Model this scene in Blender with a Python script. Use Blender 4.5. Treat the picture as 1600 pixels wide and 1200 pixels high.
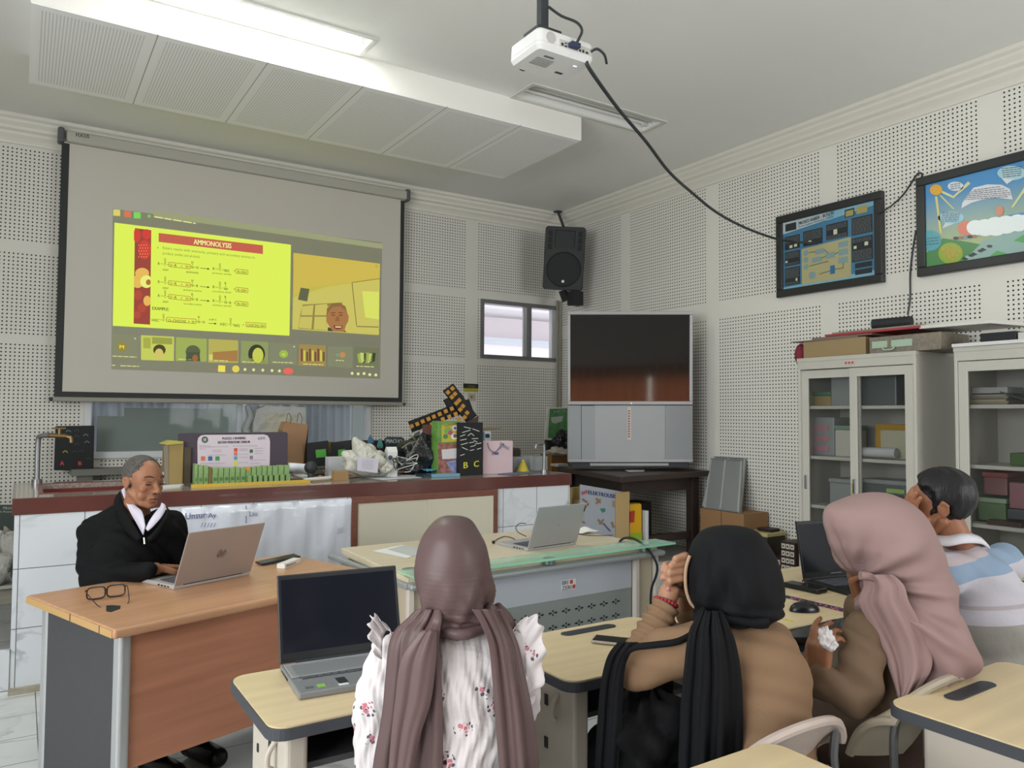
import bpy, bmesh, math, random
import numpy as np
from mathutils import Vector, Matrix
random.seed(7); np.random.seed(7)
for o in list(bpy.data.objects): bpy.data.objects.remove(o)
SC = bpy.context.scene
COL = SC.collection
# ---------------------------------------------------------------- camera
FPX, YAW, PIT, ROL, CAMH = 1195.8234, 0.5706214, 0.0406670, 0.0063760, 1.45
def _basis():
    cy, sy, cp, sp = math.cos(YAW), math.sin(YAW), math.cos(PIT), math.sin(PIT)
    f = Vector((sy*cp, cy*cp, sp)); r = Vector((cy, -sy, 0)); u = r.cross(f)
    cr, sr = math.cos(ROL), math.sin(ROL)
    return r*cr + u*sr, u*cr - r*sr, f
CR, CU, CF = _basis()
cam_d = bpy.data.cameras.new('camera'); cam = bpy.data.objects.new('camera', cam_d); COL.objects.link(cam)
cam_d.sensor_width = 36.0; cam_d.lens = 36.0*FPX/1600.0; cam_d.clip_start = 0.05
_m = Matrix((CR, CU, -CF)).transposed().to_4x4(); _m.translation = (0, 0, CAMH); cam.matrix_world = _m
SC.camera = cam
# ---------------------------------------------------------------- view, world, daylight
SC.view_settings.view_transform = 'Standard'; SC.view_settings.look = 'None'
SC.view_settings.exposure = 0.0; SC.view_settings.gamma = 1.0
try: SC.view_settings.use_curve_mapping = False
except Exception: pass
wd = bpy.data.worlds.new('sky'); SC.world = wd; wd.use_nodes = True
wd.node_tree.nodes['Background'].inputs[0].default_value = (0.93, 0.96, 1.0, 1)
wd.node_tree.nodes['Background'].inputs[1].default_value = 2.1
def area(name, loc, target, sx, sy, power, col):
    l = bpy.data.lights.new(name, 'AREA'); l.shape = 'RECTANGLE'; l.size = sx; l.size_y = sy
    l.energy = power; l.color = col
    o = bpy.data.objects.new(name, l); COL.objects.link(o); o.location = loc
    o.rotation_euler = (Vector(target)-Vector(loc)).to_track_quat('-Z', 'Y').to_euler()
    o['kind'] = 'helper'
    return o
# daylight of the window rows in the left wall and the rear wall
area('daylight_left', (-2.95, 0.6, 2.0), (5, 1.0, 1.6), 3.9, 1.7, 235, (0.95, 0.975, 1.0))
area('daylight_rear', (3.9, -3.45, 2.0), (2.6, 5, 1.3), 2.4, 1.7, 125, (0.97, 0.985, 1.0))
# ---------------------------------------------------------------- pixel rays of this camera, for placing things at a known plane
def ray(x, y): return CR*((x-800)/FPX) + CU*((600-y)/FPX) + CF
O3 = Vector((0, 0, CAMH))
def onX(x, y, X0): d = ray(x, y); return O3 + d*(X0/d.x)
def onY(x, y, Y0): d = ray(x, y); return O3 + d*(Y0/d.y)
def onZ(x, y, Z0): d = ray(x, y); return O3 + d*((Z0-CAMH)/d.z)
def onD(x, y, D0): return O3 + ray(x, y)*D0
class PL:
    """a plane in the room; px() gives the point of it seen at a pixel, pushed off by 'off'"""
    def __init__(s, p, n): s.p = Vector(p); s.n = Vector(n).normalized()
    def px(s, x, y, off=0.0):
        d = ray(x, y); q = s.p + s.n*off
        return O3 + d*((q-O3).dot(s.n)/d.dot(s.n))
ROOM_X, ROOM_Y, CEIL = 5.278, 7.165, 3.775
# ---------------------------------------------------------------- materials
def lin(h):
    if isinstance(h, str):
        c = [int(h[i:i+2], 16)/255 for i in (0, 2, 4)]
    else: c = [v/255 for v in h]
    return tuple(v/12.92 if v <= .04045 else ((v+.055)/1.055)**2.4 for v in c)
class NB:
    def __init__(s, mat): s.t = mat.node_tree; s.n = s.t.nodes; s.l = s.t.links
    def node(s, typ, **kw):
        n = s.n.new(typ)
        for k, v in kw.items(): setattr(n, k, v)
        return n
    def put(s, sock, v):
        if isinstance(v, bpy.types.NodeSocket): s.l.new(v, sock)
        else: sock.default_value = v
    def m(s, op, a, b=0.0, c=None):
        n = s.node('ShaderNodeMath', operation=op); s.put(n.inputs[0], a); s.put(n.inputs[1], b)
        if c is not None: s.put(n.inputs[2], c)
        return n.outputs[0]
    def mix(s, f, a, b):
        n = s.node('ShaderNodeMix', data_type='RGBA'); s.put(n.inputs[0], f)
        s.put(n.inputs[6], a if isinstance(a, bpy.types.NodeSocket) else (*a[:3], 1))
        s.put(n.inputs[7], b if isinstance(b, bpy.types.NodeSocket) else (*b[:3], 1))
        return n.outputs[2]
    def pos(s):
        g = s.node('ShaderNodeNewGeometry'); x = s.node('ShaderNodeSeparateXYZ'); s.l.new(g.outputs['Position'], x.inputs[0])
        return g.outputs['Position'], x.outputs[0], x.outputs[1], x.outputs[2]
    def obj(s):
        g = s.node('ShaderNodeTexCoord'); x = s.node('ShaderNodeSeparateXYZ'); s.l.new(g.outputs['Object'], x.inputs[0])
        return g.outputs['Object'], x.outputs[0], x.outputs[1], x.outputs[2]
    def noise(s, vec, scale, detail=3, stretch=None, dist=0.0):
        if stretch:
            mp = s.node('ShaderNodeMapping'); mp.inputs['Scale'].default_value = stretch; s.l.new(vec, mp.inputs[0]); vec = mp.outputs[0]
        n = s.node('ShaderNodeTexNoise'); n.inputs['Scale'].default_value = scale; n.inputs['Detail'].default_value = detail
        n.inputs['Distortion'].default_value = dist
        s.l.new(vec, n.inputs['Vector']); return n.outputs['Fac']
    def between(s, v, a, b): return s.m('MULTIPLY', s.m('GREATER_THAN', v, a), s.m('LESS_THAN', v, b))
    def ramp(s, v, a, b):
        n = s.node('ShaderNodeMapRange'); n.clamp = True; s.put(n.inputs[0], v); n.inputs[1].default_value = a; n.inputs[2].default_value = b
        return n.outputs[0]
def M(name, col, rough=.55, metal=0., spec=.5, noise=None, bump=None, sheen=0., coat=0., emit=None, es=1.0, trans=0., ior=1.45, alpha=1.):
    m = bpy.data.materials.new(name); m.use_nodes = True
    b = m.node_tree.nodes['Principled BSDF']; c = lin(col)
    b.inputs['Base Color'].default_value = (*c, 1); b.inputs['Roughness'].default_value = rough
    b.inputs['Metallic'].default_value = metal; b.inputs['Specular IOR Level'].default_value = spec
    b.inputs['Sheen Weight'].default_value = sheen; b.inputs['Coat Weight'].default_value = coat
    b.inputs['IOR'].default_value = ior; b.inputs['Transmission Weight'].default_value = trans; b.inputs['Alpha'].default_value = alpha
    if emit is not None:
        b.inputs['Emission Color'].default_value = (*lin(emit), 1); b.inputs['Emission Strength'].default_value = es
    nb = NB(m)
    if noise:   # (scale, amount, stretch)
        v = nb.obj()[0]; st = noise[2] if len(noise) > 2 else None
        f = nb.noise(v, noise[0], 4, st)
        a = tuple(x*(1-noise[1]) for x in c); d = tuple(min(1, x*(1+noise[1])) for x in c)
        nb.l.new(nb.mix(nb.ramp(f, .3, .7), a, d), b.inputs['Base Color'])
    if bump:    # (scale, strength, distance, stretch)
        v = nb.obj()[0]; f = nb.noise(v, bump[0], 3, bump[3] if len(bump) > 3 else None)
        bn = nb.node('ShaderNodeBump'); bn.inputs['Strength'].default_value = bump[1]; bn.inputs['Distance'].default_value = bump[2] if len(bump) > 2 else .002
        nb.l.new(f, bn.inputs['Height']); nb.l.new(bn.outputs[0], b.inputs['Normal'])
    return m
_mc = {}
def C(col, rough=.6, spec=.4, **k):
    key = (str(col), rough, spec, str(sorted(k.items())))
    if key not in _mc: _mc[key] = M('paint_'+str(len(_mc)), col, rough, spec=spec, **k)
    return _mc[key]
def E(col, es=1.0):
    key = ('E', str(col), es)
    if key not in _mc: _mc[key] = M('lit_'+str(len(_mc)), '0a0a0a', .9, spec=.1, emit=col, es=es)
    return _mc[key]
# ---------------------------------------------------------------- mesh builder
def rotz(a): return Matrix.Rotation(a, 3, 'Z')
def align(d):
    return Vector(d).normalized().to_track_quat('Z', 'Y').to_matrix()
class MB:
    def __init__(s): s.v = []; s.f = []; s.mi = []; s.k = 0; s.T = None
    def add(s, vs, fs):
        n = len(s.v)
        if s.T is not None: vs = [s.T @ Vector(v) for v in vs]
        s.v += [tuple(v) for v in vs]; s.f += [tuple(i+n for i in f) for f in fs]; s.mi += [s.k]*len(fs); return s
    def box(s, c, size, R=None):
        c = Vector(c); h = Vector(size)/2; vs = []
        for x in (-1, 1):
            for y in (-1, 1):
                for z in (-1, 1):
                    d = Vector((x*h.x, y*h.y, z*h.z)); vs.append(c + (R @ d if R else d))
        return s.add(vs, [(0,1,3,2),(4,6,7,5),(0,4,5,1),(2,3,7,6),(0,2,6,4),(1,5,7,3)])
    def bb(s, a, b): # box from two corners; each next box of a mesh a hair larger, so that none shares a plane with another
        a = Vector(a); b = Vector(b); s.nb = getattr(s, 'nb', -1)+1; e = .00016*(s.nb % 12)
        return s.box((a+b)/2, (abs(b.x-a.x)+e, abs(b.y-a.y)+e, abs(b.z-a.z)+e))
    def hexa(s, p): # 8 points: bottom 4 (ccw), top 4
        return s.add(p, [(3,2,1,0),(4,5,6,7),(0,1,5,4),(1,2,6,5),(2,3,7,6),(3,0,4,7)])
    def slab(s, quad, n, t): # quad of 4 points, thickness t along -n
        n = Vector(n).normalized()*t; q = [Vector(a) for a in quad]
        return s.hexa([a-n for a in q]+q)
    def poly(s, pts): return s.add(pts, [tuple(range(len(pts)))])
    def prism(s, pts, off):
        off = Vector(off); n = len(pts); a = [Vector(p) for p in pts]
        fs = [tuple(range(n))[::-1], tuple(range(n, 2*n))]+[(i, (i+1) % n, n+(i+1) % n, n+i) for i in range(n)]
        return s.add(a+[p+off for p in a], fs)
    def rings(s, rs, cap=True, closed=False):
        n = len(rs[0]); vs = [p for r in rs for p in r]; fs = []
        m = len(rs)
        for j in range(m if closed else m-1):
            a, b = j*n, ((j+1) % m)*n
            for i in range(n): fs.append((a+i, a+(i+1) % n, b+(i+1) % n, b+i))
        if cap and not closed: fs += [tuple(range(n))[::-1], tuple(range((m-1)*n, m*n))]
        return s.add(vs, fs)
    def cyl(s, a, b, r0, r1=None, seg=20, cap=True):
        a = Vector(a); b = Vector(b); r1 = r0 if r1 is None else r1; R = align(b-a)
        return s.rings([[c + R @ Vector((r*math.cos(t), r*math.sin(t), 0)) for t in [2*math.pi*i/seg for i in range(seg)]] for c, r in ((a, r0), (b, r1))], cap)
    def lathe(s, c, prof, seg=28, R=None, sx=1, sy=1):
        c = Vector(c); out = []
        for r, z in prof:
            out.append([c + ((R @ Vector((r*sx*math.cos(t), r*sy*math.sin(t), z))) if R else Vector((r*sx*math.cos(t), r*sy*math.sin(t), z))) for t in [2*math.pi*i/seg for i in range(seg)]])
        return s.rings(out)
    def tube(s, pts, r, seg=10, smooth=4, closed=False):
        P = spline(pts, smooth) if smooth > 1 else [Vector(p) for p in pts]
        rr = r if callable(r) else (lambda t: r); out = []; up = None
        for i, p in enumerate(P):
            t = (P[min(i+1, len(P)-1)]-P[max(i-1, 0)])
            if t.length < 1e-9: t = Vector((0, 0, 1))
            t.normalize()
            if up is None: up = Vector((0, 0, 1)) if abs(t.z) < .9 else Vector((1, 0, 0))
            a = t.cross(up).normalized(); up = a.cross(t).normalized(); q = rr(i/(len(P)-1))
            out.append([p + (a*math.cos(w)+up*math.sin(w))*q for w in [2*math.pi*k/seg for k in range(seg)]])
        return s.rings(out)
    def ell(s, c, r, R=None, seg=20, rg=12):
        c = Vector(c); vs = []; r = (r, r, r) if isinstance(r, (int, float)) else r
        out = []
        for j in range(rg+1):
            ph = math.pi*j/rg; ph = min(max(ph, .02), math.pi-.02)
            row = []
            for i in range(seg):
                t = 2*math.pi*i/seg; d = Vector((r[0]*math.sin(ph)*math.cos(t), r[1]*math.sin(ph)*math.sin(t), -r[2]*math.cos(ph)))
                row.append(c + (R @ d if R else d))
            out.append(row)
        return s.rings(out)
    def grid(s, P, closed_u=False): # P[j][i] points
        m, n = len(P), len(P[0]); fs = []
        for j in range(m-1):
            for i in range(n if closed_u else n-1): fs.append((j*n+i, j*n+(i+1) % n, (j+1)*n+(i+1) % n, (j+1)*n+i))
        return s.add([p for r in P for p in r], fs)
    def build(s, name, mat, parent=None, local=False, smooth=False, bevel=0., seg=2, solid=0., sub=0, angle=38, kind=None):
        me = bpy.data.meshes.new(name); vs = s.v
        if parent is not None and not local:
            inv = wm(parent).inverted(); vs = [tuple(inv @ Vector(v)) for v in vs]
        me.from_pydata(vs, [], s.f)
        mats = mat if isinstance(mat, (list, tuple)) else [mat]
        for q in mats: me.materials.append(q)
        if len(mats) > 1: me.polygons.foreach_set('material_index', s.mi)
        bm = bmesh.new(); bm.from_mesh(me); bmesh.ops.recalc_face_normals(bm, faces=bm.faces)
        if smooth:
            for f in bm.faces: f.smooth = True
            for e in bm.edges:
                if len(e.link_faces) == 2 and e.calc_face_angle(0) > math.radians(angle): e.smooth = False
        bm.to_mesh(me); bm.free(); me.update()
        o = bpy.data.objects.new(name, me); COL.objects.link(o)
        if parent is not None: o.parent = parent
        if solid: md = o.modifiers.new('solid', 'SOLIDIFY'); md.thickness = solid; md.offset = 0
        if sub: md = o.modifiers.new('sub', 'SUBSURF'); md.levels = sub; md.render_levels = sub
        if bevel: md = o.modifiers.new('bevel', 'BEVEL'); md.width = bevel; md.segments = seg; md.limit_method = 'ANGLE'; md.angle_limit = math.radians(40)
        if kind: o['kind'] = kind
        return o
def wm(o):
    m = Matrix.LocRotScale(o.location, o.rotation_euler, o.scale)
    return (wm(o.parent) @ m) if o.parent else m
def spline(pts, k):
    P = [Vector(p) for p in pts]; out = []
    for i in range(len(P)-1):
        a, b, c, d = P[max(i-1, 0)], P[i], P[i+1], P[min(i+2, len(P)-1)]
        for j in range(k):
            t = j/k; out.append(.5*((2*b)+(c-a)*t+(2*a-5*b+4*c-d)*t*t+(3*b-a-3*c+d)*t**3))
    out.append(P[-1]); return out
def nspline(rows, k): # the same for tuples of numbers
    P = [np.array(r, float) for r in rows]; out = []
    for i in range(len(P)-1):
        a, b, c, d = P[max(i-1, 0)], P[i], P[i+1], P[min(i+2, len(P)-1)]
        for j in range(k):
            t = j/k; out.append(.5*((2*b)+(c-a)*t+(2*a-5*b+4*c-d)*t*t+(3*b-a-3*c+d)*t**3))
    out.append(P[-1]); return out
def thing(name, label, cat, loc=(0, 0, 0), rz=0., group=None):
    o = bpy.data.objects.new(name, None); COL.objects.link(o); o.location = loc; o.rotation_euler = (0, 0, rz); o.empty_display_size = .05
    return tag(o, label, cat, group)
def tag(o, label, cat, group=None):
    o['label'] = label; o['category'] = cat
    if group: o['group'] = group
    return o
def dup(root, loc=None, rz=None, label=None, parent=None):
    c = root.copy(); COL.objects.link(c)
    if parent is not None: c.parent = parent
    if loc is not None: c.location = loc
    if rz is not None: c.rotation_euler = (0, 0, rz)
    if label: c['label'] = label
    for ch in list(root.children): dup(ch, parent=c)
    return c
# ---------------------------------------------------------------- lettering
_tc = {}
def text_geo(s, bold):
    if (s, bold) in _tc: return _tc[(s, bold)]
    cu = bpy.data.curves.new('t', 'FONT'); cu.body = s; cu.size = 1; cu.resolution_u = 2
    ob = bpy.data.objects.new('t', cu); COL.objects.link(ob)
    dg = bpy.context.evaluated_depsgraph_get(); me = bpy.data.meshes.new_from_object(ob.evaluated_get(dg))
    vs = [Vector(v.co) for v in me.vertices]; fs = [tuple(p.vertices) for p in me.polygons]
    bpy.data.objects.remove(ob); bpy.data.curves.remove(cu); bpy.data.meshes.remove(me)
    if not vs: _tc[(s, bold)] = ([], []); return [], []
    x0, x1 = min(v.x for v in vs), max(v.x for v in vs); y0, y1 = min(v.y for v in vs), max(v.y for v in vs)
    vs = [((v.x-x0)/max(x1-x0, 1e-6), (v.y-y0)/max(y1-y0, 1e-6)) for v in vs]
    _tc[(s, bold)] = (vs, fs); return vs, fs
def text3(mb, s, bl, br, tl, bold=1): # the text fitted into the parallelogram bl, br, tl
    bl, br, tl = Vector(bl), Vector(br), Vector(tl); vs, fs = text_geo(s, 0); n = (br-bl).cross(tl-bl).normalized(); w = .045/max(1, len(s))*min(bold, 1.5)
    for k, (du, dv) in enumerate(((0, 0), (w, 0), (-w, 0)) if bold else ((0, 0),)):   # heavier letters: the same letter again, a hair to either side
        mb.add([bl+(br-bl)*(u+du)+(tl-bl)*(v+dv)+n*(.00012*k) for u, v in vs], fs)
def textpx(mb, pl, s, bl, br, h, off, bold=1): # bl, br baseline ends in pixels, h height in pixels
    text3(mb, s, pl.px(*bl, off), pl.px(*br, off), pl.px(bl[0], bl[1]-h, off), bold)
def scrib(mb, pl, x0, y0, x1, y1, h, off, rnd): # a line of print too small to read, as short word bars
    t = 0; L = math.hypot(x1-x0, y1-y0)
    while t < L:
        w = rnd.uniform(2.2, 6)*max(h, .6)*.8; w = min(w, L-t)
        a, b = t/L, (t+w)/L
        p = [(x0+(x1-x0)*a, y0+(y1-y0)*a), (x0+(x1-x0)*b, y0+(y1-y0)*b)]
        mb.poly([pl.px(p[0][0], p[0][1], off), pl.px(p[1][0], p[1][1], off), pl.px(p[1][0], p[1][1]-h*.6, off), pl.px(p[0][0], p[0][1]-h*.6, off)])
        t += w+max(h, .6)*.7
def dec(mb, pl, pts, off): mb.poly([pl.px(x, y, off) for x, y in pts])
def circ(cx, cy, rx, ry=None, n=20, a0=0, a1=2*math.pi): 
    ry = rx if ry is None else ry
    return [(cx+rx*math.cos(a0+(a1-a0)*i/n), cy+ry*math.sin(a0+(a1-a0)*i/n)) for i in range(n)]
def line(mb, pl, a, b, w, off):
    dx, dy = b[0]-a[0], b[1]-a[1]; L = math.hypot(dx, dy) or 1; nx, ny = -dy/L*w/2, dx/L*w/2
    dec(mb, pl, [(a[0]+nx, a[1]+ny), (b[0]+nx, b[1]+ny), (b[0]-nx, b[1]-ny), (a[0]-nx, a[1]-ny)], off)
def rectline(mb, pl, pts, w, off):
    for i in range(len(pts)): line(mb, pl, pts[i], pts[(i+1) % len(pts)], w, off)
# ================================================================ THE ROOM
def cells(u0, u1, v0, v1, holes):
    us = sorted({u0, u1, *[h[0] for h in holes], *[h[1] for h in holes]}); vs = sorted({v0, v1, *[h[2] for h in holes], *[h[3] for h in holes]})
    for i in range(len(us)-1):
        for j in range(len(vs)-1):
            cu, cv = (us[i]+us[i+1])/2, (vs[j]+vs[j+1])/2
            if not any(h[0] < cu < h[1] and h[2] < cv < h[3] for h in holes): yield us[i], us[i+1], vs[j], vs[j+1]
def struct(o): o['kind'] = 'structure'; return o
PT = .03
def peg_material(name, axis, u0, sign, rows, base):
    m = M(name, base, .62, spec=.3); nb = NB(m); b = m.node_tree.nodes['Principled BSDF']
    P, x, y, z = nb.pos(); u = x if axis == 'x' else y
    q = nb.m('MULTIPLY', nb.m('SUBTRACT', u, u0), sign/PT)           # column coordinate, 0 at the first hole
    per = nb.m('FLOORED_MODULO', nb.m('ADD', q, .5), 39.796); incol = nb.m('LESS_THAN', per, 35.0)
    fx = nb.m('SUBTRACT', nb.m('FLOORED_MODULO', per, 1.0), .5)
    tot = None
    for z1, n in rows:
        w = nb.m('ADD', nb.m('MULTIPLY', nb.m('SUBTRACT', z1, z), 1/PT), .5)
        inr = nb.between(w, 0.0, float(n)); fz = nb.m('SUBTRACT', nb.m('FLOORED_MODULO', w, 1.0), .5)
        d = nb.m('SQRT', nb.m('ADD', nb.m('MULTIPLY', fx, fx), nb.m('MULTIPLY', fz, fz)))
        h = nb.m('MULTIPLY', nb.m('LESS_THAN', d, .205), inr)
        tot = h if tot is None else nb.m('MAXIMUM', tot, h)
    tot = nb.m('MULTIPLY', tot, incol)
    dirt = nb.ramp(nb.noise(P, 1.3, 5), .25, .75)
    c = lin(base); wall = nb.mix(dirt, tuple(v*.95 for v in c), tuple(min(1, v*1.03) for v in c))
    m.node_tree.links.new(nb.mix(tot, wall, lin('2e2d2b')), b.inputs['Base Color'])
    return m
zb = 69.497*PT+CAMH; zr = 69.906*PT+CAMH
peg_back = peg_material('pegboard_back', 'x', 138.582*PT, 1, [(zb, 25), (2.70, 22), (1.98, 56)], 'd6d4cb')
peg_right = peg_material('pegboard_right', 'y', 118.963*PT, -1, [(zr, 36), (29.006*PT+CAMH, 70)], 'e0ded6')
white = M('white_paint', 'dcdad2', .6, spec=.3)
ceil_m = M('ceiling_paint', 'e6e6e2', .7, spec=.2, noise=(.7, .03))
W1 = (4.195, 5.222, 2.07, 2.715); W2 = (.44, 2.93, 1.09, 2.5)
mb = MB()
for a, b, c, d in cells(-3, ROOM_X+.15, 0, 4, [W1, W2]): mb.bb((a, ROOM_Y, c), (b, ROOM_Y+.14, d))
struct(mb.build('wall_back', peg_back))
mb = MB().bb((ROOM_X, -3.5, 0), (ROOM_X+.14, ROOM_Y, 4)); struct(mb.build('wall_right', peg_right))
LW = [(-1.2, .6, 1.1, 2.9), (1.3, 3.1, 1.1, 2.9)]
mb = MB()
for a, b, c, d in cells(-3.5, ROOM_Y, 0, 4, LW): mb.bb((-3.14, a, c), (-3, b, d))
struct(mb.build('wall_left', white))
RW = [(2.7, 3.8, 1.1, 2.9), (4.0, 5.1, 1.1, 2.9)]
mb = MB()
for a, b, c, d in cells(-3.14, ROOM_X+.14, 0, 4, RW): mb.bb((a, -3.64, c), (b, -3.5, d))
struct(mb.build('wall_rear', C('55504c', .7)))
mb = MB(); HL = [(.53, 1.78, 4.39, 4.62), (2.972, 4.22, 4.375, 4.63)]
for a, b, c, d in cells(-3.14, ROOM_X+.14, -3.64, ROOM_Y+.14, HL): mb.bb((a, c, CEIL), (b, d, CEIL+.14))
struct(mb.build('ceiling', ceil_m))
# floor of white marble tiles
def tile_material(name, su, sv, axes, ou, ov, base, vein, grout, gw, rough, stag=0):
    m = M(name, base, rough, spec=.5); nb = NB(m); b = m.node_tree.nodes['Principled BSDF']
    P, x, y, z = nb.pos(); ax = {'x': x, 'y': y, 'z': z}
    u = nb.m('DIVIDE', nb.m('SUBTRACT', ax[axes[0]], ou), su); v = nb.m('DIVIDE', nb.m('SUBTRACT', ax[axes[1]], ov), sv)
    fu = nb.m('FLOORED_MODULO', u, 1.0); fv = nb.m('FLOORED_MODULO', v, 1.0)
    g = nb.m('MAXIMUM', nb.m('LESS_THAN', fu, gw/su), nb.m('LESS_THAN', fv, gw/sv))
    cb = nb.node('ShaderNodeCombineXYZ'); nb.l.new(nb.m('MULTIPLY', nb.m('FLOOR', u), 7.3), cb.inputs[0]); nb.l.new(nb.m('MULTIPLY', nb.m('FLOOR', v), 5.1), cb.inputs[1])
    vm = nb.node('ShaderNodeVectorMath', operation='ADD'); nb.l.new(P, vm.inputs[0]); nb.l.new(cb.outputs[0], vm.inputs[1])
    n = nb.noise(vm.outputs[0], 1.6, 5, (1, 1, 1.6), 1.4)
    ve = nb.m('SUBTRACT', 1.0, nb.ramp(nb.m('ABSOLUTE', nb.m('SUBTRACT', n, .5)), 0.0, .035))
    ve = nb.m('MULTIPLY', ve, nb.ramp(nb.noise(P, 2.3, 2), .4, .7))
    col = nb.mix(ve, lin(base), lin(vein)); nb.l.new(nb.mix(g, col, lin(grout)), b.inputs['Base Color'])
    return m
tile_floor = tile_material('floor_tiles', .295, .295, 'xy', .103, .265, 'c9cbc9', 'a2a5a6', '4a4a49', .0045, .16)
tile_front = tile_material('bench_tiles', .2965, .307, 'xz', .0115, .02, 'd2d6da', 'a3a8ad', '5a5c5c', .004, .15)
mb = MB().bb((-3.14, -3.64, -.1), (ROOM_X+.14, 4.75, 0)); struct(mb.build('floor', tile_floor))
plat_m = tile_material('platform_tiles', .4, .4, 'xy', .3, .1, '8f918f', '7c7e7e', '4a4a49', .006, .2)
mb = MB().bb((-3.14, 4.752, -.1), (ROOM_X+.14, ROOM_Y+.14, .235)); o = struct(mb.build('floor_platform', plat_m))
mb = MB().bb((-3.14, 4.742, 0), (-.012, 4.752, .232)); mb.bb((3.592, 4.742, 0), (ROOM_X, 4.752, .232))
struct(mb.build('trim_platform_riser', tile_front))
# cornice along both walls: stepped plaster profile
def profile():
    return [(0, 0), (0, -.205), (.016, -.205), (.016, -.185), (.03, -.165), (.055, -.14), (.058, -.12), (.085, -.105), (.09, -.085), (.115, -.06), (.118, -.04), (.14, -.026), (.142, 0)]
cm = M('cornice_paint', 'd9d6cb', .55)
mb = MB(); pr = profile()
mb.rings([[(x, ROOM_Y-a, CEIL+b) for a, b in pr] for x in (-3, ROOM_X)])
struct(mb.build('trim_cornice_back', cm))
mb = MB(); mb.rings([[(ROOM_X-a, y, CEIL+b) for a, b in pr] for y in (ROOM_Y, -3.5)])
struct(mb.build('trim_cornice_right', cm))
# hanging bulkhead with perforated panels
bk = M('bulkhead_paint', 'e6e4dd', .6, spec=.3)
perf = M('perforated_panel', 'efefee', .6, spec=.3); nb = NB(perf); b_ = perf.node_tree.nodes['Principled BSDF']
P_, x_, y_, z_ = nb.pos()
pu = nb.m('FLOORED_MODULO', nb.m('ADD', x_, .018), .613); inx = nb.between(pu, .045, .56); iny = nb.between(y_, 4.71, 5.75)
fx_ = nb.m('SUBTRACT', nb.m('FLOORED_MODULO', nb.m('DIVIDE', pu, .017), 1.), .5); fy_ = nb.m('SUBTRACT', nb.m('FLOORED_MODULO', nb.m('DIVIDE', y_, .017), 1.), .5)
dd = nb.m('SQRT', nb.m('ADD', nb.m('MULTIPLY', fx_, fx_), nb.m('MULTIPLY', fy_, fy_)))
hh = nb.m('MULTIPLY', nb.m('MULTIPLY', nb.m('LESS_THAN', dd, .22), inx), iny)
seam = nb.m('LESS_THAN', pu, .006)
nb.l.new(nb.mix(nb.m('MAXIMUM', hh, seam), lin('efefee'), lin('989898')), b_.inputs['Base Color'])
mb = MB().bb((-.012, 4.652, 3.59), (3.612, 5.81, CEIL)); o = struct(mb.build('ceiling_bulkhead', bk))
mb = MB().bb((-.010, 4.654, 3.584), (3.610, 5.808, 3.59)); struct(mb.build('perforated_panel', perf, parent=o))
# windows out of view, behind and left of the camera, with frames and brown curtains
fr_w = M('white_window_frame', 'cfd0cf', .45)
for i, (a, b, c, d) in enumerate(LW):
    mb = MB()
    for y in (a, (a+b)/2, b): mb.bb((-3.04, y-.03, c), (-2.98, y+.03, d))
    for z in (c, d): mb.bb((-3.04, a, z-.03), (-2.98, b, z+.03))
    struct(mb.build('window_%d' % (i+3), fr_w))
for i, (a, b, c, d) in enumerate(RW):
    mb = MB()
    for x in (a, (a+b)/2, b): mb.bb((x-.03, -3.54, c), (x+.03, -3.48, d))
    for z in (c, d): mb.bb((a, -3.54, z-.03), (b, -3.48, z+.03))
    struct(mb.build('window_%d' % (i+5), fr_w))
cur_m = M('brown_curtain_cloth', '8f6a52', .8); nbc = NB(cur_m)
_t = nbc.node('ShaderNodeBsdfTranslucent'); _t.inputs[0].default_value = (*lin('b58a6c'), 1); _x = nbc.node('ShaderNodeMixShader'); _x.inputs[0].default_value = .6
nbc.l.new(cur_m.node_tree.nodes['Principled BSDF'].outputs[0], _x.inputs[1]); nbc.l.new(_t.outputs[0], _x.inputs[2]); nbc.l.new(_x.outputs[0], cur_m.node_tree.nodes['Material Output'].inputs[0])
area('daylight_behind_curtains', (.6, -3.47, 1.5), (.6, 5, 1.5), 3.2, 1.5, 120, (1.0, .97, .93))
def curtain_sheet(mb, x0, x1, y, z0, z1, amp, pitch, ph=0):
    n = int((x1-x0)/pitch*10)+2; top = []; bot = []
    for i in range(n):
        x = x0+(x1-x0)*i/(n-1); w = amp*math.sin(2*math.pi*(x-x0)/pitch+ph+.6*math.sin(x*5))
        top.append((x, y+w*.7, z1)); bot.append((x+.01*math.sin(9*x), y+w*1.2, z0))
    mb.grid([bot, [tuple((Vector(p)+Vector(q))/2) for p, q in zip(bot, top)], top])
for k, (a, b) in enumerate(((-1.3, .0), (.02, 1.2), (1.22, 2.5))):
    mb = MB(); curtain_sheet(mb, a, b, -3.38, .35, 2.5, .05, .19, k)
    o = tag(mb.build('curtain', cur_m, smooth=True, solid=.004), ['brown curtain behind the camera, left one in the television reflection', 'brown curtain behind the camera, middle one in the television reflection', 'brown curtain behind the camera, right one in the television reflection'][k], 'curtain', 'brown curtains behind the camera')
def sheer(name, col, tcol, f):
    m = M(name, col, .8); n_ = NB(m); t_ = n_.node('ShaderNodeBsdfTranslucent'); t_.inputs[0].default_value = (*lin(tcol), 1); x_ = n_.node('ShaderNodeMixShader'); x_.inputs[0].default_value = f
    n_.l.new(m.node_tree.nodes['Principled BSDF'].outputs[0], x_.inputs[1]); n_.l.new(t_.outputs[0], x_.inputs[2]); n_.l.new(x_.outputs[0], m.node_tree.nodes['Material Output'].inputs[0]); return m
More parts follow.
